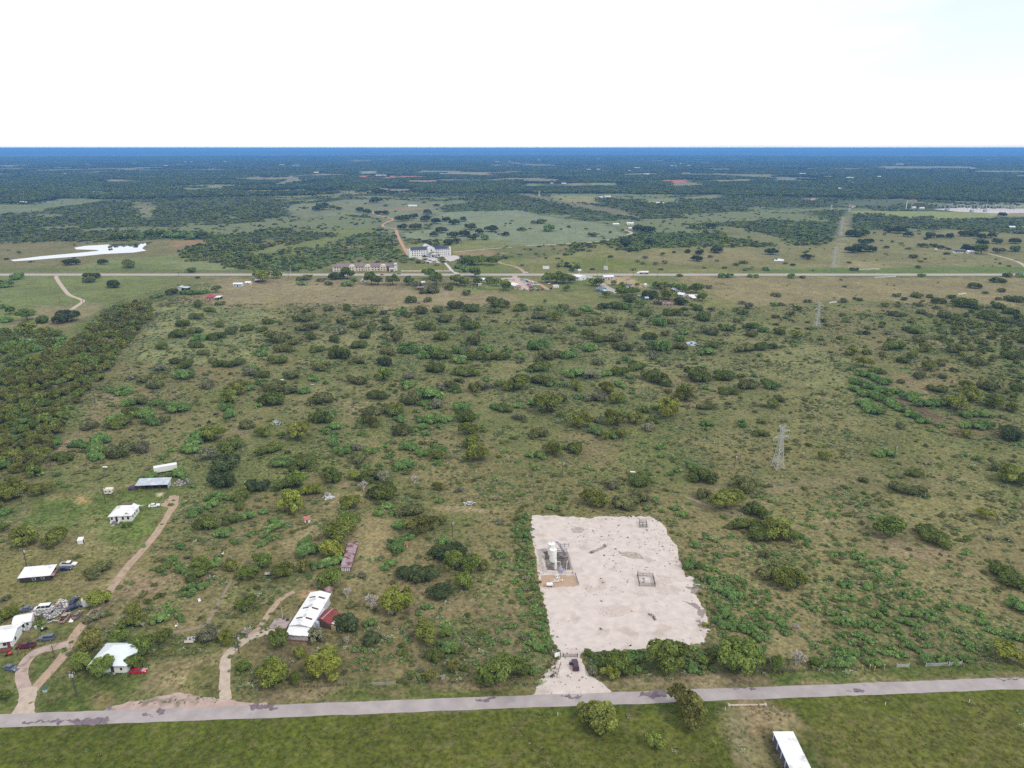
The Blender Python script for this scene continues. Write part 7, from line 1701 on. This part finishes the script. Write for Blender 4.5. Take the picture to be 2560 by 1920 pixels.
INFO = dict(d=("dark_bush", "bush", "dark green domed bush"), g=("green_shrub", "shrub", "bright green clumped shrub"), o=("olive_tree_like_tree", "tree", "olive green tree"), y=("yellow_green_tree", "tree", "yellow green tree"),
            k=("oak_tree", "oak tree", "very dark oak"), m=("scrub_bush", "bush", "dull olive bush"), r=("grey_bush", "bush", "greyish sparse bush"), t=("leafy_tree", "tree", "mid green tree"), b=("bare_tree", "bare tree", "bare pale tree"), u=("ochre_tree", "tree", "brownish olive tree"))
INFO['o'] = ("olive_green_tree", "tree", "olive green tree")
GRP = dict(d="dark bushes", g="bright green shrubs", o="olive green trees", y="yellow green trees", k="dark oaks", m="dull olive bushes", r="greyish bushes", t="mid green trees", b="bare trees", u="brownish olive trees")
def zone(x, y):
    if y > 1790: return "on the near pasture"
    if y < 690: return "beyond the highway"
    if y < 745: return "beside the far highway"
    if 1330 < x < 1760 and y > 1580: return "between pad and road"
    if 1150 < x < 1400 and y > 1250: return "left of the pad"
    if 1690 < x < 2000 and y > 1270: return "right of the pad"
    if 1380 < x < 1800 and 1120 < y: return "behind the pad"
    if x >= 2000 and y > 1250: return "in the right scrub"
    if x < 620 and y > 1180: return "near the left homesteads"
    if x < 1150 and y > 1330: return "around the long barn"
    if x < 880: return "in the left pasture"
    if x < 1900: return "in the middle pasture"
    return "in the right pasture"
plants = []
for c, L_ in VEG.items():
    for x, y, w, k in L_:
        sx_, sy_ = (x, y) if c == 'SRC' else q(c, x, y)
        ws = w if c == 'SRC' else w / K
        plants.append([sx_, sy_, ws, k])
# drop double entries where neighbouring crops overlap
keep = []
for a in sorted(plants, key=lambda a: -a[2]):
    if all((a[0] - b_[0]) ** 2 + ((a[1] - b_[1]) * 1.3) ** 2 > (.24 * min(a[2], b_[2]) + .08 * max(a[2], b_[2])) ** 2 for b_ in keep): keep.append(a)
plants = keep
# the two woods at the left: crowns packed edge to edge
def pack(c, s, spacing, kinds, rmin, rmax, seed):
    rr = random.Random(seed)
    pl = outline(c, s)
    xs = [p.x for p in pl]; ys = [p.y for p in pl]
    pts = []
    for _ in range(9000):
        p = (rr.uniform(min(xs), max(xs)), rr.uniform(min(ys), max(ys)))
        if any((p[0] - a[0]) ** 2 + (p[1] - a[1]) ** 2 < spacing ** 2 for a in pts): continue
        if float(sdist(np.array([p[0]]), np.array([p[1]]), pl)[0]) < 0: continue
        pts.append(p)
    res = []
    for p in pts:
        r = rr.uniform(rmin, rmax)
        sx_, sy_ = pix((p[0], p[1], 0))
        if sx_ < -60: continue
        res.append((p[0], p[1], r, rr.choice(kinds)))
    return res
wood = pack('D5', '-240 830, 0 800, 170 720, 300 680, 480 600, 620 545, 740 460, 900 310, 1040 225, 1220 200, 1310 240, 1300 330, 1180 470, 1080 580, 980 700, 880 860, 760 950, 680 1060, 600 1200, 520 1330, 420 1500, 330 1659, 300 1760, 100 1960, -240 2040', 5.6, 'uuuuoootuutdmog', 2.9, 4.9, 3)
wood += pack('D5', '-200 480, 200 470, 430 440, 560 490, 500 590, 330 620, 150 690, -200 760', 6.0, 'tttduogg', 3.0, 4.6, 5)
wood += pack('C8', '1400 -40, 2300 -60, 2700 0, 2700 520, 2300 520, 2000 330, 1700 300, 1560 180', 9.5, 'dmmdo', 2.6, 4.6, 8)
# remaining pasture bushes between the ones traced above
rr = random.Random(77)
occ = []
allp = []
SC_ = 0.5
for sx_, sy_, ws, k in plants:
    t_ = depth(sy_)
    r = ws / F * t_ / 2 * (1.0 if k in 'kt' else 1.06)
    p = P(sx_, sy_)
    dirv = Vector((p.x, p.y, 0)).normalized()
    back = .86 if k not in 'otykbu' else .62
    p = p + dirv * r * back
    allp.append((p.x, p.y, r, k))
allp += wood
def fill(c, s, n, kinds, rmin, rmax, gap, seed):
    rr = random.Random(seed)
    pl = outline(c, s)
    xs = [p.x for p in pl]; ys = [p.y for p in pl]
    k_ = 0
    trk = wl('C5', '1520 500, 1490 580, 1430 690, 1330 840, 1200 990, 1060 1140, 960 1290, 800 1490, 690 1620')
    for _ in range(n * 12):
        if k_ >= n: break
        x, y = rr.uniform(min(xs), max(xs)), rr.uniform(min(ys), max(ys))
        if float(sdist(np.array([x]), np.array([y]), pl)[0]) < 0: continue
        r = rmin + (rmax - rmin) * rr.random() ** 2
        if float(ldist(np.array([x]), np.array([y]), trk)[0]) < r + 2.5: continue
        if any((x - a[0]) ** 2 + (y - a[1]) ** 2 < (a[2] + r * gap) ** 2 for a in allp): continue
        allp.append((x, y, r, rr.choice(kinds))); k_ += 1
fill('D7', '-600 600, 2212 640, 3200 640, 4400 700, 4400 900, 2600 1000, 2212 1100, 2212 1659, 0 1659, -600 1200', 190, 'mmddmgr', 1.6, 4.2, .55, 31)
fill('D6', '-300 640, 1300 520, 1300 1500, 700 1500, -300 1100', 70, 'mmddg', 1.5, 3.0, 1.2, 32)
fill('D4', '1000 1440, 2300 1400, 2500 1659, 900 1659', 45, 'ddmm', 1.8, 4.0, .6, 33)
fill('C8', '600 200, 1500 60, 2300 500, 2300 900, 1700 700, 1000 330', 40, 'mmdo', 1.4, 3.2, .8, 34)
fill('C8', '0 100, 700 200, 1200 760, 2212 1100, 2212 1600, 0 1600', 34, 'ggmd', .9, 1.9, 1.5, 35)
fill('C6', '0 0, 2212 0, 2212 1300, 1300 1000, 0 900', 60, 'ggmmr', 1.0, 2.4, .9, 36)
fill('C5', '1400 600, 2212 600, 2212 1300, 1500 1300', 26, 'ggm', .8, 1.7, 1.0, 37)
fill('C4', '0 560, 700 480, 1300 820, 1700 960, 2300 1100, 2300 1480, 1300 1460, 460 1480, 430 1000, 0 1240', 120, 'ggggm', .7, 1.5, .35, 41)
fill('C3', '1480 560, 1700 600, 2212 820, 2212 1350, 1760 1250, 1700 1000, 1560 760', 70, 'ggggm', .7, 1.6, .25, 42)
fill('C4', '0 0, 900 0, 1500 500, 2212 900, 2212 1100, 1200 760, 500 540, 0 560', 46, 'ggm', .6, 1.3, .7, 43)
fill('C2', '1800 0, 2212 0, 2212 1000, 1800 1000', 26, 'ggm', .5, 1.0, 1.2, 44)
fill('C3', '0 180, 120 180, 290 1000, 340 1330, 100 1360', 80, 'ggmg', .7, 1.7, .2, 45)
fill('C3', '600 1370, 1700 1310, 2212 1400, 2212 1530, 900 1550, 720 1500', 70, 'gdmgt', .8, 1.9, .15, 47)
fill('D5', '1340 600, 2212 560, 2212 900, 1900 1500, 1100 1560, 900 1400, 1100 900', 40, 'ggmmr', .7, 1.8, .8, 46)
# individuals: at most 300 of a kind, the largest in the picture; the rest go into the scrub
bykind = {}
for x, y, r, k in allp:
    d_ = y * CP + H * SP
    bykind.setdefault(k, []).append((r / d_, x, y, r))
scrub_pts = []            # (x, y, scale, kind)
used = set()
cnt = 0
def inst(name, me, parent=None):
    o = link(bpy.data.objects.new(name, me))
    if parent: o.parent = parent
    return o
for k, L_ in bykind.items():
    L_.sort(key=lambda a: -a[0])
    nm, cat, look = INFO[k]
    for i, (ang, x, y, r) in enumerate(L_):
        if i >= 295 or ang * F < 3.6:
            scrub_pts.append((x, y, r, k)); continue
        wpx = ang * F * 2
        hi = wpx > 30
        sx_, sy_ = pix((x, y, HK[k] * r * .4))
        size = "big" if r > 4.2 else ("small" if r < 1.9 else ("tall" if k in 'ty' and r > 3.4 else "middling"))
        ax, ay = round(sx_ / 25.6), round(sy_ / 19.2)
        key = (k, ax, ay)
        zn = zone(sx_, sy_) + ","
        if key in used:
            ax, ay = round(sx_ / 25.6, 1), round(sy_ / 19.2, 1); key = (k, ax, ay); zn = "at"
        used.add(key)
        lab = f"{size} {look} {zn} {ax} percent across, {ay} percent down"
        rz = rb.uniform(0, 6.28)
        sq = rb.uniform(.85, 1.18) if k in 'otyku' else rb.uniform(.74, 1.3)
        if k == 'b':
            o = inst(nm, PRO['bare', i % 3]); o.location = (x, y, 0); o.rotation_euler = (0, 0, rz); o.scale = (r * 1.05, r * 1.05, r * 1.0)
            tag(o, lab, cat, GRP[k]); continue
        mesh = PRO[k, 'hi' if hi else 'lo', i % (5 if hi else 4)]
        if k in 'otyku' and wpx > 24:
            root = thing(nm, lab, cat, (x, y, 0), rz, GRP[k])
            root.scale = (r * sq, r / sq, r)
            inst("crown", mesh, root); inst("trunk", PRO['trunk', i % 3], root)
        elif k == 'r' and hi:
            root = thing(nm, lab, cat, (x, y, 0), rz, GRP[k])
            root.scale = (r * sq, r / sq, r)
            inst("foliage", mesh, root); inst("branches", PRO['twig', i % 3], root)
        else:
            o = inst(nm, mesh); o.location = (x, y, -.02 * r); o.rotation_euler = (0, 0, rz); o.scale = (r * sq, r / sq, r * rb.uniform(.85, 1.15))
            tag(o, lab, cat, GRP[k])
        cnt += 1
print("individual plants", cnt, {k: len(v) for k, v in bykind.items()}, "rest", len(scrub_pts))

# ------------------------------------------------------------ stuff that nobody could count: instanced on points
def scatter(name, label, cat, protos, pts, idx, scl, rotz):
    """pts (n,3); protos: list of meshes, one instance per point"""
    col = bpy.data.collections.new(name + "_sources")
    for i, me in enumerate(protos):
        o = bpy.data.objects.new("source_%02d" % i, me); col.objects.link(o)
    me = bpy.data.meshes.new(name)
    n = len(pts)
    me.vertices.add(n); me.vertices.foreach_set("co", np.asarray(pts, np.float32).ravel())
    a = me.attributes.new("idx", 'INT', 'POINT'); a.data.foreach_set("value", np.asarray(idx, np.int32))
    a = me.attributes.new("scl", 'FLOAT_VECTOR', 'POINT'); a.data.foreach_set("vector", np.asarray(scl, np.float32).ravel())
    rot = np.zeros((n, 3), np.float32); rot[:, 2] = rotz
    a = me.attributes.new("rot", 'FLOAT_VECTOR', 'POINT'); a.data.foreach_set("vector", rot.ravel())
    me.update()
    o = link(bpy.data.objects.new(name, me))
    ng = bpy.data.node_groups.new(name, 'GeometryNodeTree')
    ng.interface.new_socket("Geometry", in_out='INPUT', socket_type='NodeSocketGeometry')
    ng.interface.new_socket("Geometry", in_out='OUTPUT', socket_type='NodeSocketGeometry')
    N = ng.nodes.new
    gi, go = N("NodeGroupInput"), N("NodeGroupOutput")
    ip = N("GeometryNodeInstanceOnPoints"); ip.inputs["Pick Instance"].default_value = True
    ci = N("GeometryNodeCollectionInfo"); ci.inputs["Collection"].default_value = col
    ci.inputs["Separate Children"].default_value = True; ci.inputs["Reset Children"].default_value = True
    def attr(nm, ty):
        x = N("GeometryNodeInputNamedAttribute"); x.data_type = ty; x.inputs["Name"].default_value = nm
        return x.outputs[0]
    L = ng.links.new
    L(gi.outputs[0], ip.inputs["Points"]); L(ci.outputs[0], ip.inputs["Instance"])
    L(attr("idx", 'INT'), ip.inputs["Instance Index"]); L(attr("rot", 'FLOAT_VECTOR'), ip.inputs["Rotation"]); L(attr("scl", 'FLOAT_VECTOR'), ip.inputs["Scale"])
    L(ip.outputs[0], go.inputs[0])
    md = o.modifiers.new("scatter", 'NODES'); md.node_group = ng
    tag(o, label, cat, kind="stuff")
    return o
def fan(n, r0, r1, half=43, power=1.0):
    """random ground points inside the viewing fan, even in area"""
    th = np.radians(rg.uniform(-half, half, n)); u = rg.uniform(0, 1, n)
    r = np.sqrt(r0 ** 2 + (r1 ** 2 - r0 ** 2) * u) if power == 1.0 else r0 * (r1 / r0) ** u
    return r * np.sin(th), r * np.cos(th)
def mask_poly(X, Y, c, s, soft=4):
    pl = outline(c, s)
    return sstep(.5 + sdist(X, Y, pl) / (2 * soft))
BARE = [('C3', '175 165, 1190 175, 1335 285, 1415 420, 1500 700, 1600 860, 1690 1040, 1650 1270, 900 1335, 590 1358, 640 1500, 860 1720, 180 1730, 420 1390, 290 950, 180 350')]
OPEN = [('C5', '300 480, 1100 380, 1560 440, 1480 620, 1200 960, 1040 1060, 900 1250, 200 1300, -60 1300, -60 900, 220 620'), ('C1', '100 380, 900 420, 760 700, 560 960, 700 1180, 1240 1200, 1960 920, 2000 1400, 2212 1440, 2212 1660, -60 1660, -60 500'),
        ('C2', '0 1310, 900 1290, 2212 1270, 2212 1380, 0 1450'), ('D5', '-900 3850, 2212 3700, 4424 3610, 6636 3500, 9500 3420, 9500 5000, -900 5000'),
        ('D6', '-400 260, 1300 270, 1380 360, 1750 340, 2300 400, 2300 450, 1700 500, 500 480, -400 480'), ('D7', '-200 300, 2300 310, 4400 320, 4400 540, 2300 560, 1650 600, 1000 560, 560 590, -200 540'),
        ('D1', '-600 1180, 1530 1190, 1450 1290, 1200 1370, 900 1440, 720 1600, 600 1659, -600 1659'), ('D5', '1080 160, 860 260, 620 560, 180 690, -200 830, -200 200'),
        ('C2', '260 530, 700 530, 700 910, 250 910'), ('C2', '730 20, 860 20, 800 320, 720 320'), ('C4', '-700 1600, 2900 1500, 2900 1700, -700 1720')]
def keepout(X, Y, m):
    for c, s in BARE: m = m * (1 - mask_poly(X, Y, c, s, .6))
    for (x0, y0) in (): pass
    return m
# low tufts and prickly growth of the pastures
X, Y = fan(260000, 150, 900)
den = .62 * (.25 + 1.3 * sstep((fbm(X, Y, 30, 51) - .40) * 4)) * (.35 + .9 * sstep((fbm(X, Y, 9, 61) - .42) * 5))
for c, s in OPEN: den = den * (1 - .965 * mask_poly(X, Y, c, s, 3))
SOILY = [(c, s) for c, s, rgb, *_ in PLOTS if c[0] in 'C' and rgb[0] > .18]
for c, s in SOILY: den = den * (1 - .72 * mask_poly(X, Y, c, s, 3))
den = keepout(X, Y, den)
rly = [P(x, roady(x, 1)) for x in (-900, 3400)]
den[ldist(X, Y, [P(x, (roady(x, 0) + roady(x, 1)) / 2) for x in (-900, 3400)]) < 6.0] = 0
den[Y > 850] = 0
for a in (wl('C5', '1490 480, 1500 560, 1430 690, 1330 840, 1200 990, 1060 1140, 960 1290, 800 1490, 690 1620'), wl('C6', '560 1330, 700 1150, 830 1080'), wl('C6', '980 1280, 1100 1500, 980 1659')): den[ldist(X, Y, a) < 3.2] = 0
sel = rg.uniform(0, 1, len(X)) < den
X, Y = X[sel], Y[sel]
n = len(X)
tufts = []
TM = [leaf_material('scrub_green', (.165, .235, .09)), leaf_material('scrub_pale', (.31, .34, .19)), leaf_material('scrub_olive', (.15, .165, .07)), leaf_material('scrub_dry', (.25, .22, .13))]
TK = ['g', 'g', 'm', 'm', 'g', 'd', 'r', 'm']
for i, k in enumerate(TK):
    q4, lv = crown_arrays(k, 46, .26, rg)
    q4[:, 2] *= .55
    tufts.append(leaves_mesh("tuft", q4, lv, TM[i % 4]))
gz = fbm(X, Y, 45, 71)
gr = rg.uniform(0, 1, n)
idx = np.where(gr < gz * .8, rg.integers(0, 2, n) * 4, np.where(gr < .8, 1 + rg.integers(0, 2, n) * 4 + rg.integers(0, 2, n), rg.integers(0, 8, n)))
sc = np.exp(rg.normal(-.42, .42, n)).clip(.3, 1.7)
scl = np.stack([sc, sc, sc * rg.uniform(.6, 1.0, n)], 1)
scatter("low_scrub", "low grey green scrub and weeds covering the pastures", "scrub", tufts, np.stack([X, Y, np.zeros(n)], 1), idx, scl, rg.uniform(0, 6.28, n))
print("tufts", n)
if scrub_pts:
    ks = sorted(set(a[3] for a in scrub_pts if a[3] != 'b'))
    a_ = [a for a in scrub_pts if a[3] in ks]
    scatter("small_bushes", "small bushes strewn through the pastures and woods edge", "bushes", [PRO[k, 'lo', j] for k in ks for j in (0, 1)], [(a[0], a[1], 0) for a in a_], [ks.index(a[3]) * 2 + i % 2 for i, a in enumerate(a_)], [(a[2],) * 3 for a in a_], rg.uniform(0, 6.28, len(a_)))
# knee to head high brush that runs together between the bushes
X, Y = fan(42000, 165, 840)
den = sstep((fbm(X, Y, 26, 151) - .44) * 6) * .42 + .05
den *= np.where((Y > 260) | (np.abs(X) > 60), 1, .6)
for c, s in OPEN: den = den * (1 - mask_poly(X, Y, c, s, 3))
for c, s in (('C6', '440 1430, 700 1240, 830 1060, 700 1040, 560 1340, 250 1660'), ('C6', '850 1150, 960 1180, 1060 1350, 1180 1370, 1200 1500, 1080 1659, 880 1659, 930 1500'), ('C2', '900 -100, 1100 -20, 1060 240, 900 420, 780 400, 830 100'), ('C2', '1060 680, 1500 400, 2000 400, 1700 760, 1300 680'), ('C4', '0 780, 200 900, 480 1010, 450 1250, 300 1340, 0 1340'), ('C8', '1080 580, 1560 860, 1380 850, 1200 740')): den = den * (1 - mask_poly(X, Y, c, s, 3))
for c, s in SOILY: den = den * (1 - .85 * mask_poly(X, Y, c, s, 3))
den = keepout(X, Y, den)
den[ldist(X, Y, [P(x, (roady(x, 0) + roady(x, 1)) / 2) for x in (-900, 3400)]) < 9.0] = 0
sel = rg.uniform(0, 1, len(X)) < den
X, Y = X[sel], Y[sel]
lines = [wl('C3', '60 160, 110 600, 200 900, 280 1150, 340 1340'), wl('C2', '1290 690, 1300 1000, 1310 1260'), wl('C2', '1790 700, 1800 900, 1810 1200'), wl('C8', '1090 640, 1290 760, 1420 830'), wl('D6', '1130 640, 1110 900, 1090 1190')]
for ln in lines:
    pts_ = densify(ln, 1.6)
    X = np.concatenate([X, [p.x + rb.uniform(-1.6, 1.6) for p in pts_]]); Y = np.concatenate([Y, [p.y + rb.uniform(-1.2, 1.2) for p in pts_]])
n = len(X)
bk = 'gmdmmrm'
sc = np.exp(rg.normal(-.02, .34, n)).clip(.45, 2.0)
gz = fbm(X, Y, 70, 161)
idx = np.where(gz + rg.normal(0, .1, n) > .52, rg.choice([0, 1, 8, 9], n), rg.choice([2, 3, 4, 5, 6, 7, 10, 11, 12, 13], n))
scatter("brush", "knee high grey green brush running together across the pastures", "brush", [PRO[k, 'lo', j] for k in bk for j in (0, 1)], np.stack([X, Y, np.zeros(n)], 1), idx, np.stack([sc * rg.uniform(.8, 1.5, n), sc * rg.uniform(.8, 1.2, n), sc * rg.uniform(.55, .9, n)], 1), rg.uniform(-.5, .5, n))
print("brush", n)
# short weeds on pastures, yards and verges
X, Y = fan(90000, 138, 420)
den = np.zeros(len(X))
for c, s in OPEN: den = np.maximum(den, mask_poly(X, Y, c, s, 2))
den = den * .8 * sstep((fbm(X, Y, 5, 81) - .36) * 5)
den = keepout(X, Y, den)
den[ldist(X, Y, [P(x, (roady(x, 0) + roady(x, 1)) / 2) for x in (-900, 3400)]) < 4.2] = 0
for a in (wl('C5', '1490 480, 1500 560, 1430 690, 1330 840, 1200 990, 1060 1140, 960 1290, 800 1490, 690 1620, 690 1620'), wl('C1', '600 930, 560 1020, 470 1130, 340 1270, 250 1380, 190 1500, 170 1560'), wl('C1', '600 930, 470 960, 340 985, 240 1050, 190 1140, 185 1240, 220 1330, 240 1400'), wl('C1', '2420 780, 2240 850, 2130 890, 2010 980, 1950 1060, 1940 1200, 1945 1420')): den[ldist(X, Y, a) < 2.0] = 0
sel = rg.uniform(0, 1, len(X)) < den
X, Y = X[sel], Y[sel]; n = len(X)
weeds = []
WM = [leaf_material("weed_green", (.11, .155, .036)), leaf_material("weed_yellow", (.19, .18, .055)), leaf_material("weed_dry", (.25, .20, .11))]
for i in range(3):
    q4, lv = crown_arrays('g', 26, .28, rg); weeds.append(leaves_mesh("weed", q4, lv, WM[i]))
sc = np.exp(rg.normal(-1.35, .4, n)).clip(.12, .7)
gz = fbm(X, Y, 20, 91)
idx = np.where(gz + rg.normal(0, .12, n) > .55, 1, np.where(gz + rg.normal(0, .12, n) < .42, 2, 0))
scatter("grass_weeds", "short weeds and grass tufts of the mown plots and verges", "weeds", weeds, np.stack([X, Y, np.zeros(n)], 1), idx, np.stack([sc, sc, sc * .8], 1), rg.uniform(0, 6.28, n))
# weeds on the pad: dark specks
pl = pad
xs = [p.x for p in pl]; ys = [p.y for p in pl]
X = rg.uniform(min(xs), max(xs), 5200); Y = rg.uniform(min(ys), max(ys), 5200)
d_ = sdist(X, Y, pl)
edge = (d_ > .3) & (d_ < 3.5) & (rg.uniform(0, 1, len(X)) < .18)
sel = ((d_ > 1) & (fbm(X, Y, 14, 5) > .50) & (rg.uniform(0, 1, len(X)) < .32)) | edge
X, Y = X[sel], Y[sel]; n = len(X)
ps = []
for m_ in (leaf_material("pad_weed", (.05, .052, .026)), leaf_material("pad_weed_dry", (.14, .11, .07))):
    q4, lv = crown_arrays('g', 22, .3, rg); ps.append(leaves_mesh("pad_weed", q4, lv, m_))
sc = np.exp(rg.normal(-1.75, .45, n)).clip(.1, .55)
extra = [qp('C3', *a) for a in ((1190, 1030), (1225, 1050), (1235, 1070), (765, 1152), (370, 1490), (350, 1560), (375, 1530), (800, 430), (685, 492))]
X = np.concatenate([X, [p.x for p in extra]]); Y = np.concatenate([Y, [p.y for p in extra]]); sc = np.concatenate([sc, rg.uniform(.6, 1.2, len(extra))]); n = len(X)
scatter("pad_weeds", "dark small weeds dotted over the gravel pad", "weeds", ps, np.stack([X, Y, np.full(n, .03)], 1), rg.integers(0, 2, n), np.stack([sc, sc, sc * .7], 1), rg.uniform(0, 6.28, n))

# ------------------------------------------------------------ woods beyond the highway
CLEAR = [p_ for p_ in PLOTS if p_[0] in ('D1', 'D2', 'D3', 'D4') and p_[2][0] > .07]
def wood_mask(X, Y, grow_by=0.0):
    m = np.ones(X.shape)
    nn = fbm(X, Y, 60, 13) - .5
    for c, s, rgb, soft, st, wp, mo, sk in CLEAR:
        pl = outline(c, s)
        m = m * (1 - sstep(.5 + (sdist(X, Y, pl) + grow_by + nn * wp * 2.0) / (soft + 4)) * .985)
    for c, s in (('D4', '730 670, 1000 672, 1120 700, 1400 690, 1480 720, 2300 700, 2900 700, 2900 860, 2212 850, 1500 800, 1400 830, 900 815, 720 800'), ('D3', '1050 860, 1250 740, 1700 780, 1900 960, 1240 970'), ('D3', '0 950, 500 930, 560 1000, 440 1040, 560 1140, 420 1130, 300 1100, 60 1120')):
        m = np.maximum(m, .9 * mask_poly(X, Y, c, s, 10))
    for ln, w in ((wl('D2', '1315 1025, 1240 890, 1215 800, 1100 790, 1090 765, 1200 720'), 7), (wl('D2', '1315 1025, 1330 960, 1690 940, 1690 1180'), 9), ([P(*HX(60, 500)), P(*HX(1170, 480)), P(*HX(1990, 500))], 17), (wl('D3', '120 948, 700 920, 980 862, 1040 840'), 8), (wl('D4', '700 655, 640 860, 600 960'), 14), (wl('D4', '1420 640, 2300 650'), 60)):
        m[ldist(X, Y, ln) < w] = 0
    return m
X, Y = fan(90000, 880, 2700, 41, 2)
X = X[:]; keepm = (Y > hy + 26)
X, Y = X[keepm], Y[keepm]
den = wood_mask(X, Y) * (1 - .93 * mid_open(X, Y)) * np.where(fbm(X, Y, 120, 19) > .33, 1, .4) * .6
# green brushy plots thin the crowns on pale meadows a little: scattered oaks stay
sel = rg.uniform(0, 1, len(X)) < den
X, Y = X[sel], Y[sel]; n = len(X)
fw = []
FK = ['t', 'd', 'k', 'm', 'k', 'd', 'g', 'g', 'r', 't']
for i, k in enumerate(FK):
    q4, lv = crown_arrays(k, 170, .26, rg); fw.append(leaves_mesh("far_crown", q4, lv * 1.12, LM[k]))
gz = fbm(X, Y, 220, 29) + .15 * (fbm(X, Y, 60, 39) - .5)
px, py = 1280 + F * X / (Y * CP + H * SP), None
greenz = np.zeros(n)
for c, s in (('D2', '0 1000, 600 930, 900 860, 1100 830, 1230 900, 1300 1040, 1440 1100, 600 1180, 0 1180'), ('D3', '0 950, 500 930, 560 1000, 440 1040, 500 1140, 0 1120'), ('D3', '1050 860, 1250 740, 1700 780, 1900 960, 1240 970'), ('D3', '0 620, 900 680, 1100 760, 700 740, 0 690'), ('D4', '0 560, 620 640, 580 900, 0 960'), ('D4', '730 730, 1000 720, 960 820, 740 800'), ('D4', '1480 720, 2212 720, 2212 850, 1500 790'), ('D2', '1640 560, 2212 560, 2212 680, 1700 650'), ('D1', '960 850, 1450 810, 2212 880, 2212 900, 1400 900')):
    greenz = np.maximum(greenz, mask_poly(X, Y, c, s, 15))
u = rg.uniform(0, 1, n)
idx = np.where(u < .55 * greenz, rg.integers(6, 8, n), np.where(gz > .5, rg.integers(0, 5, n), rg.integers(1, 10, n)))
idx = np.where((idx >= 6) & (idx < 8) & (u > .55 * greenz) & (rg.uniform(0, 1, n) < .7), 3, idx)
sc = rg.uniform(2.4, 4.9, n) * np.where(idx >= 6, .72, 1.0)
scatter("far_woods", "mottled dark woods beyond the highway", "woods", fw, np.stack([X, Y, np.zeros(n)], 1), idx, np.stack([sc, sc, sc * rg.uniform(.6, .9, n)], 1), rg.uniform(0, 6.28, n))
print("far woods", n)
# patches of canopy out to the horizon
pat = []
for i in range(4):
    Q, Lv = [], []
    for _ in range(70):
        k = 't'
        q4, lv = crown_arrays(k, 26, .5, rg)
        r = rg.uniform(4, 7.5)
        q4 = q4 * r + np.array([rg.uniform(-55, 55), rg.uniform(-55, 55), 0])
        Q.append(q4); Lv.append(lv * rg.uniform(.45, 1.2))
    pat.append(leaves_mesh("canopy_patch", np.concatenate(Q), np.concatenate(Lv), [LM['k'], LM['d'], LM['k'], LM['t']][i]))
X, Y = fan(30000, 2600, 16000, 41, 2)
den = wood_mask(X, Y, 45 + np.hypot(X, Y) * .006) * (1 - far_open(X, Y) * .97)
sel = rg.uniform(0, 1, len(X)) < den
X, Y = X[sel], Y[sel]; n = len(X)
grow = np.clip(np.hypot(X, Y) / 3800, 1, 3.2)
scatter("horizon_woods", "flat dark woodland fading to blue at the horizon", "woods", pat, np.stack([X, Y, np.zeros(n)], 1), rg.integers(0, 4, n), np.stack([grow, grow, np.full(n, .62)], 1), rg.uniform(0, 6.28, n))
print("patches", n)

# ------------------------------------------------------------ haze
hz = MB().box(-45000, -45000, -1, 45000, 45000, 158).build("haze", None)
hm = bpy.data.materials.new("haze_air"); hm.use_nodes = True
ht = hm.node_tree; ht.nodes.clear()
ho = ht.nodes.new("ShaderNodeOutputMaterial"); pv = ht.nodes.new("ShaderNodeVolumePrincipled")
pv.inputs["Color"].default_value = (.17, .47, 1.0, 1)
pv.inputs["Density"].default_value = .000092
pv.inputs["Anisotropy"].default_value = 0.0
ht.links.new(pv.outputs[0], ho.inputs["Volume"])
hz.data.materials.append(hm)
tag(hz, "thin blue haze over the far country", "haze", kind="stuff")
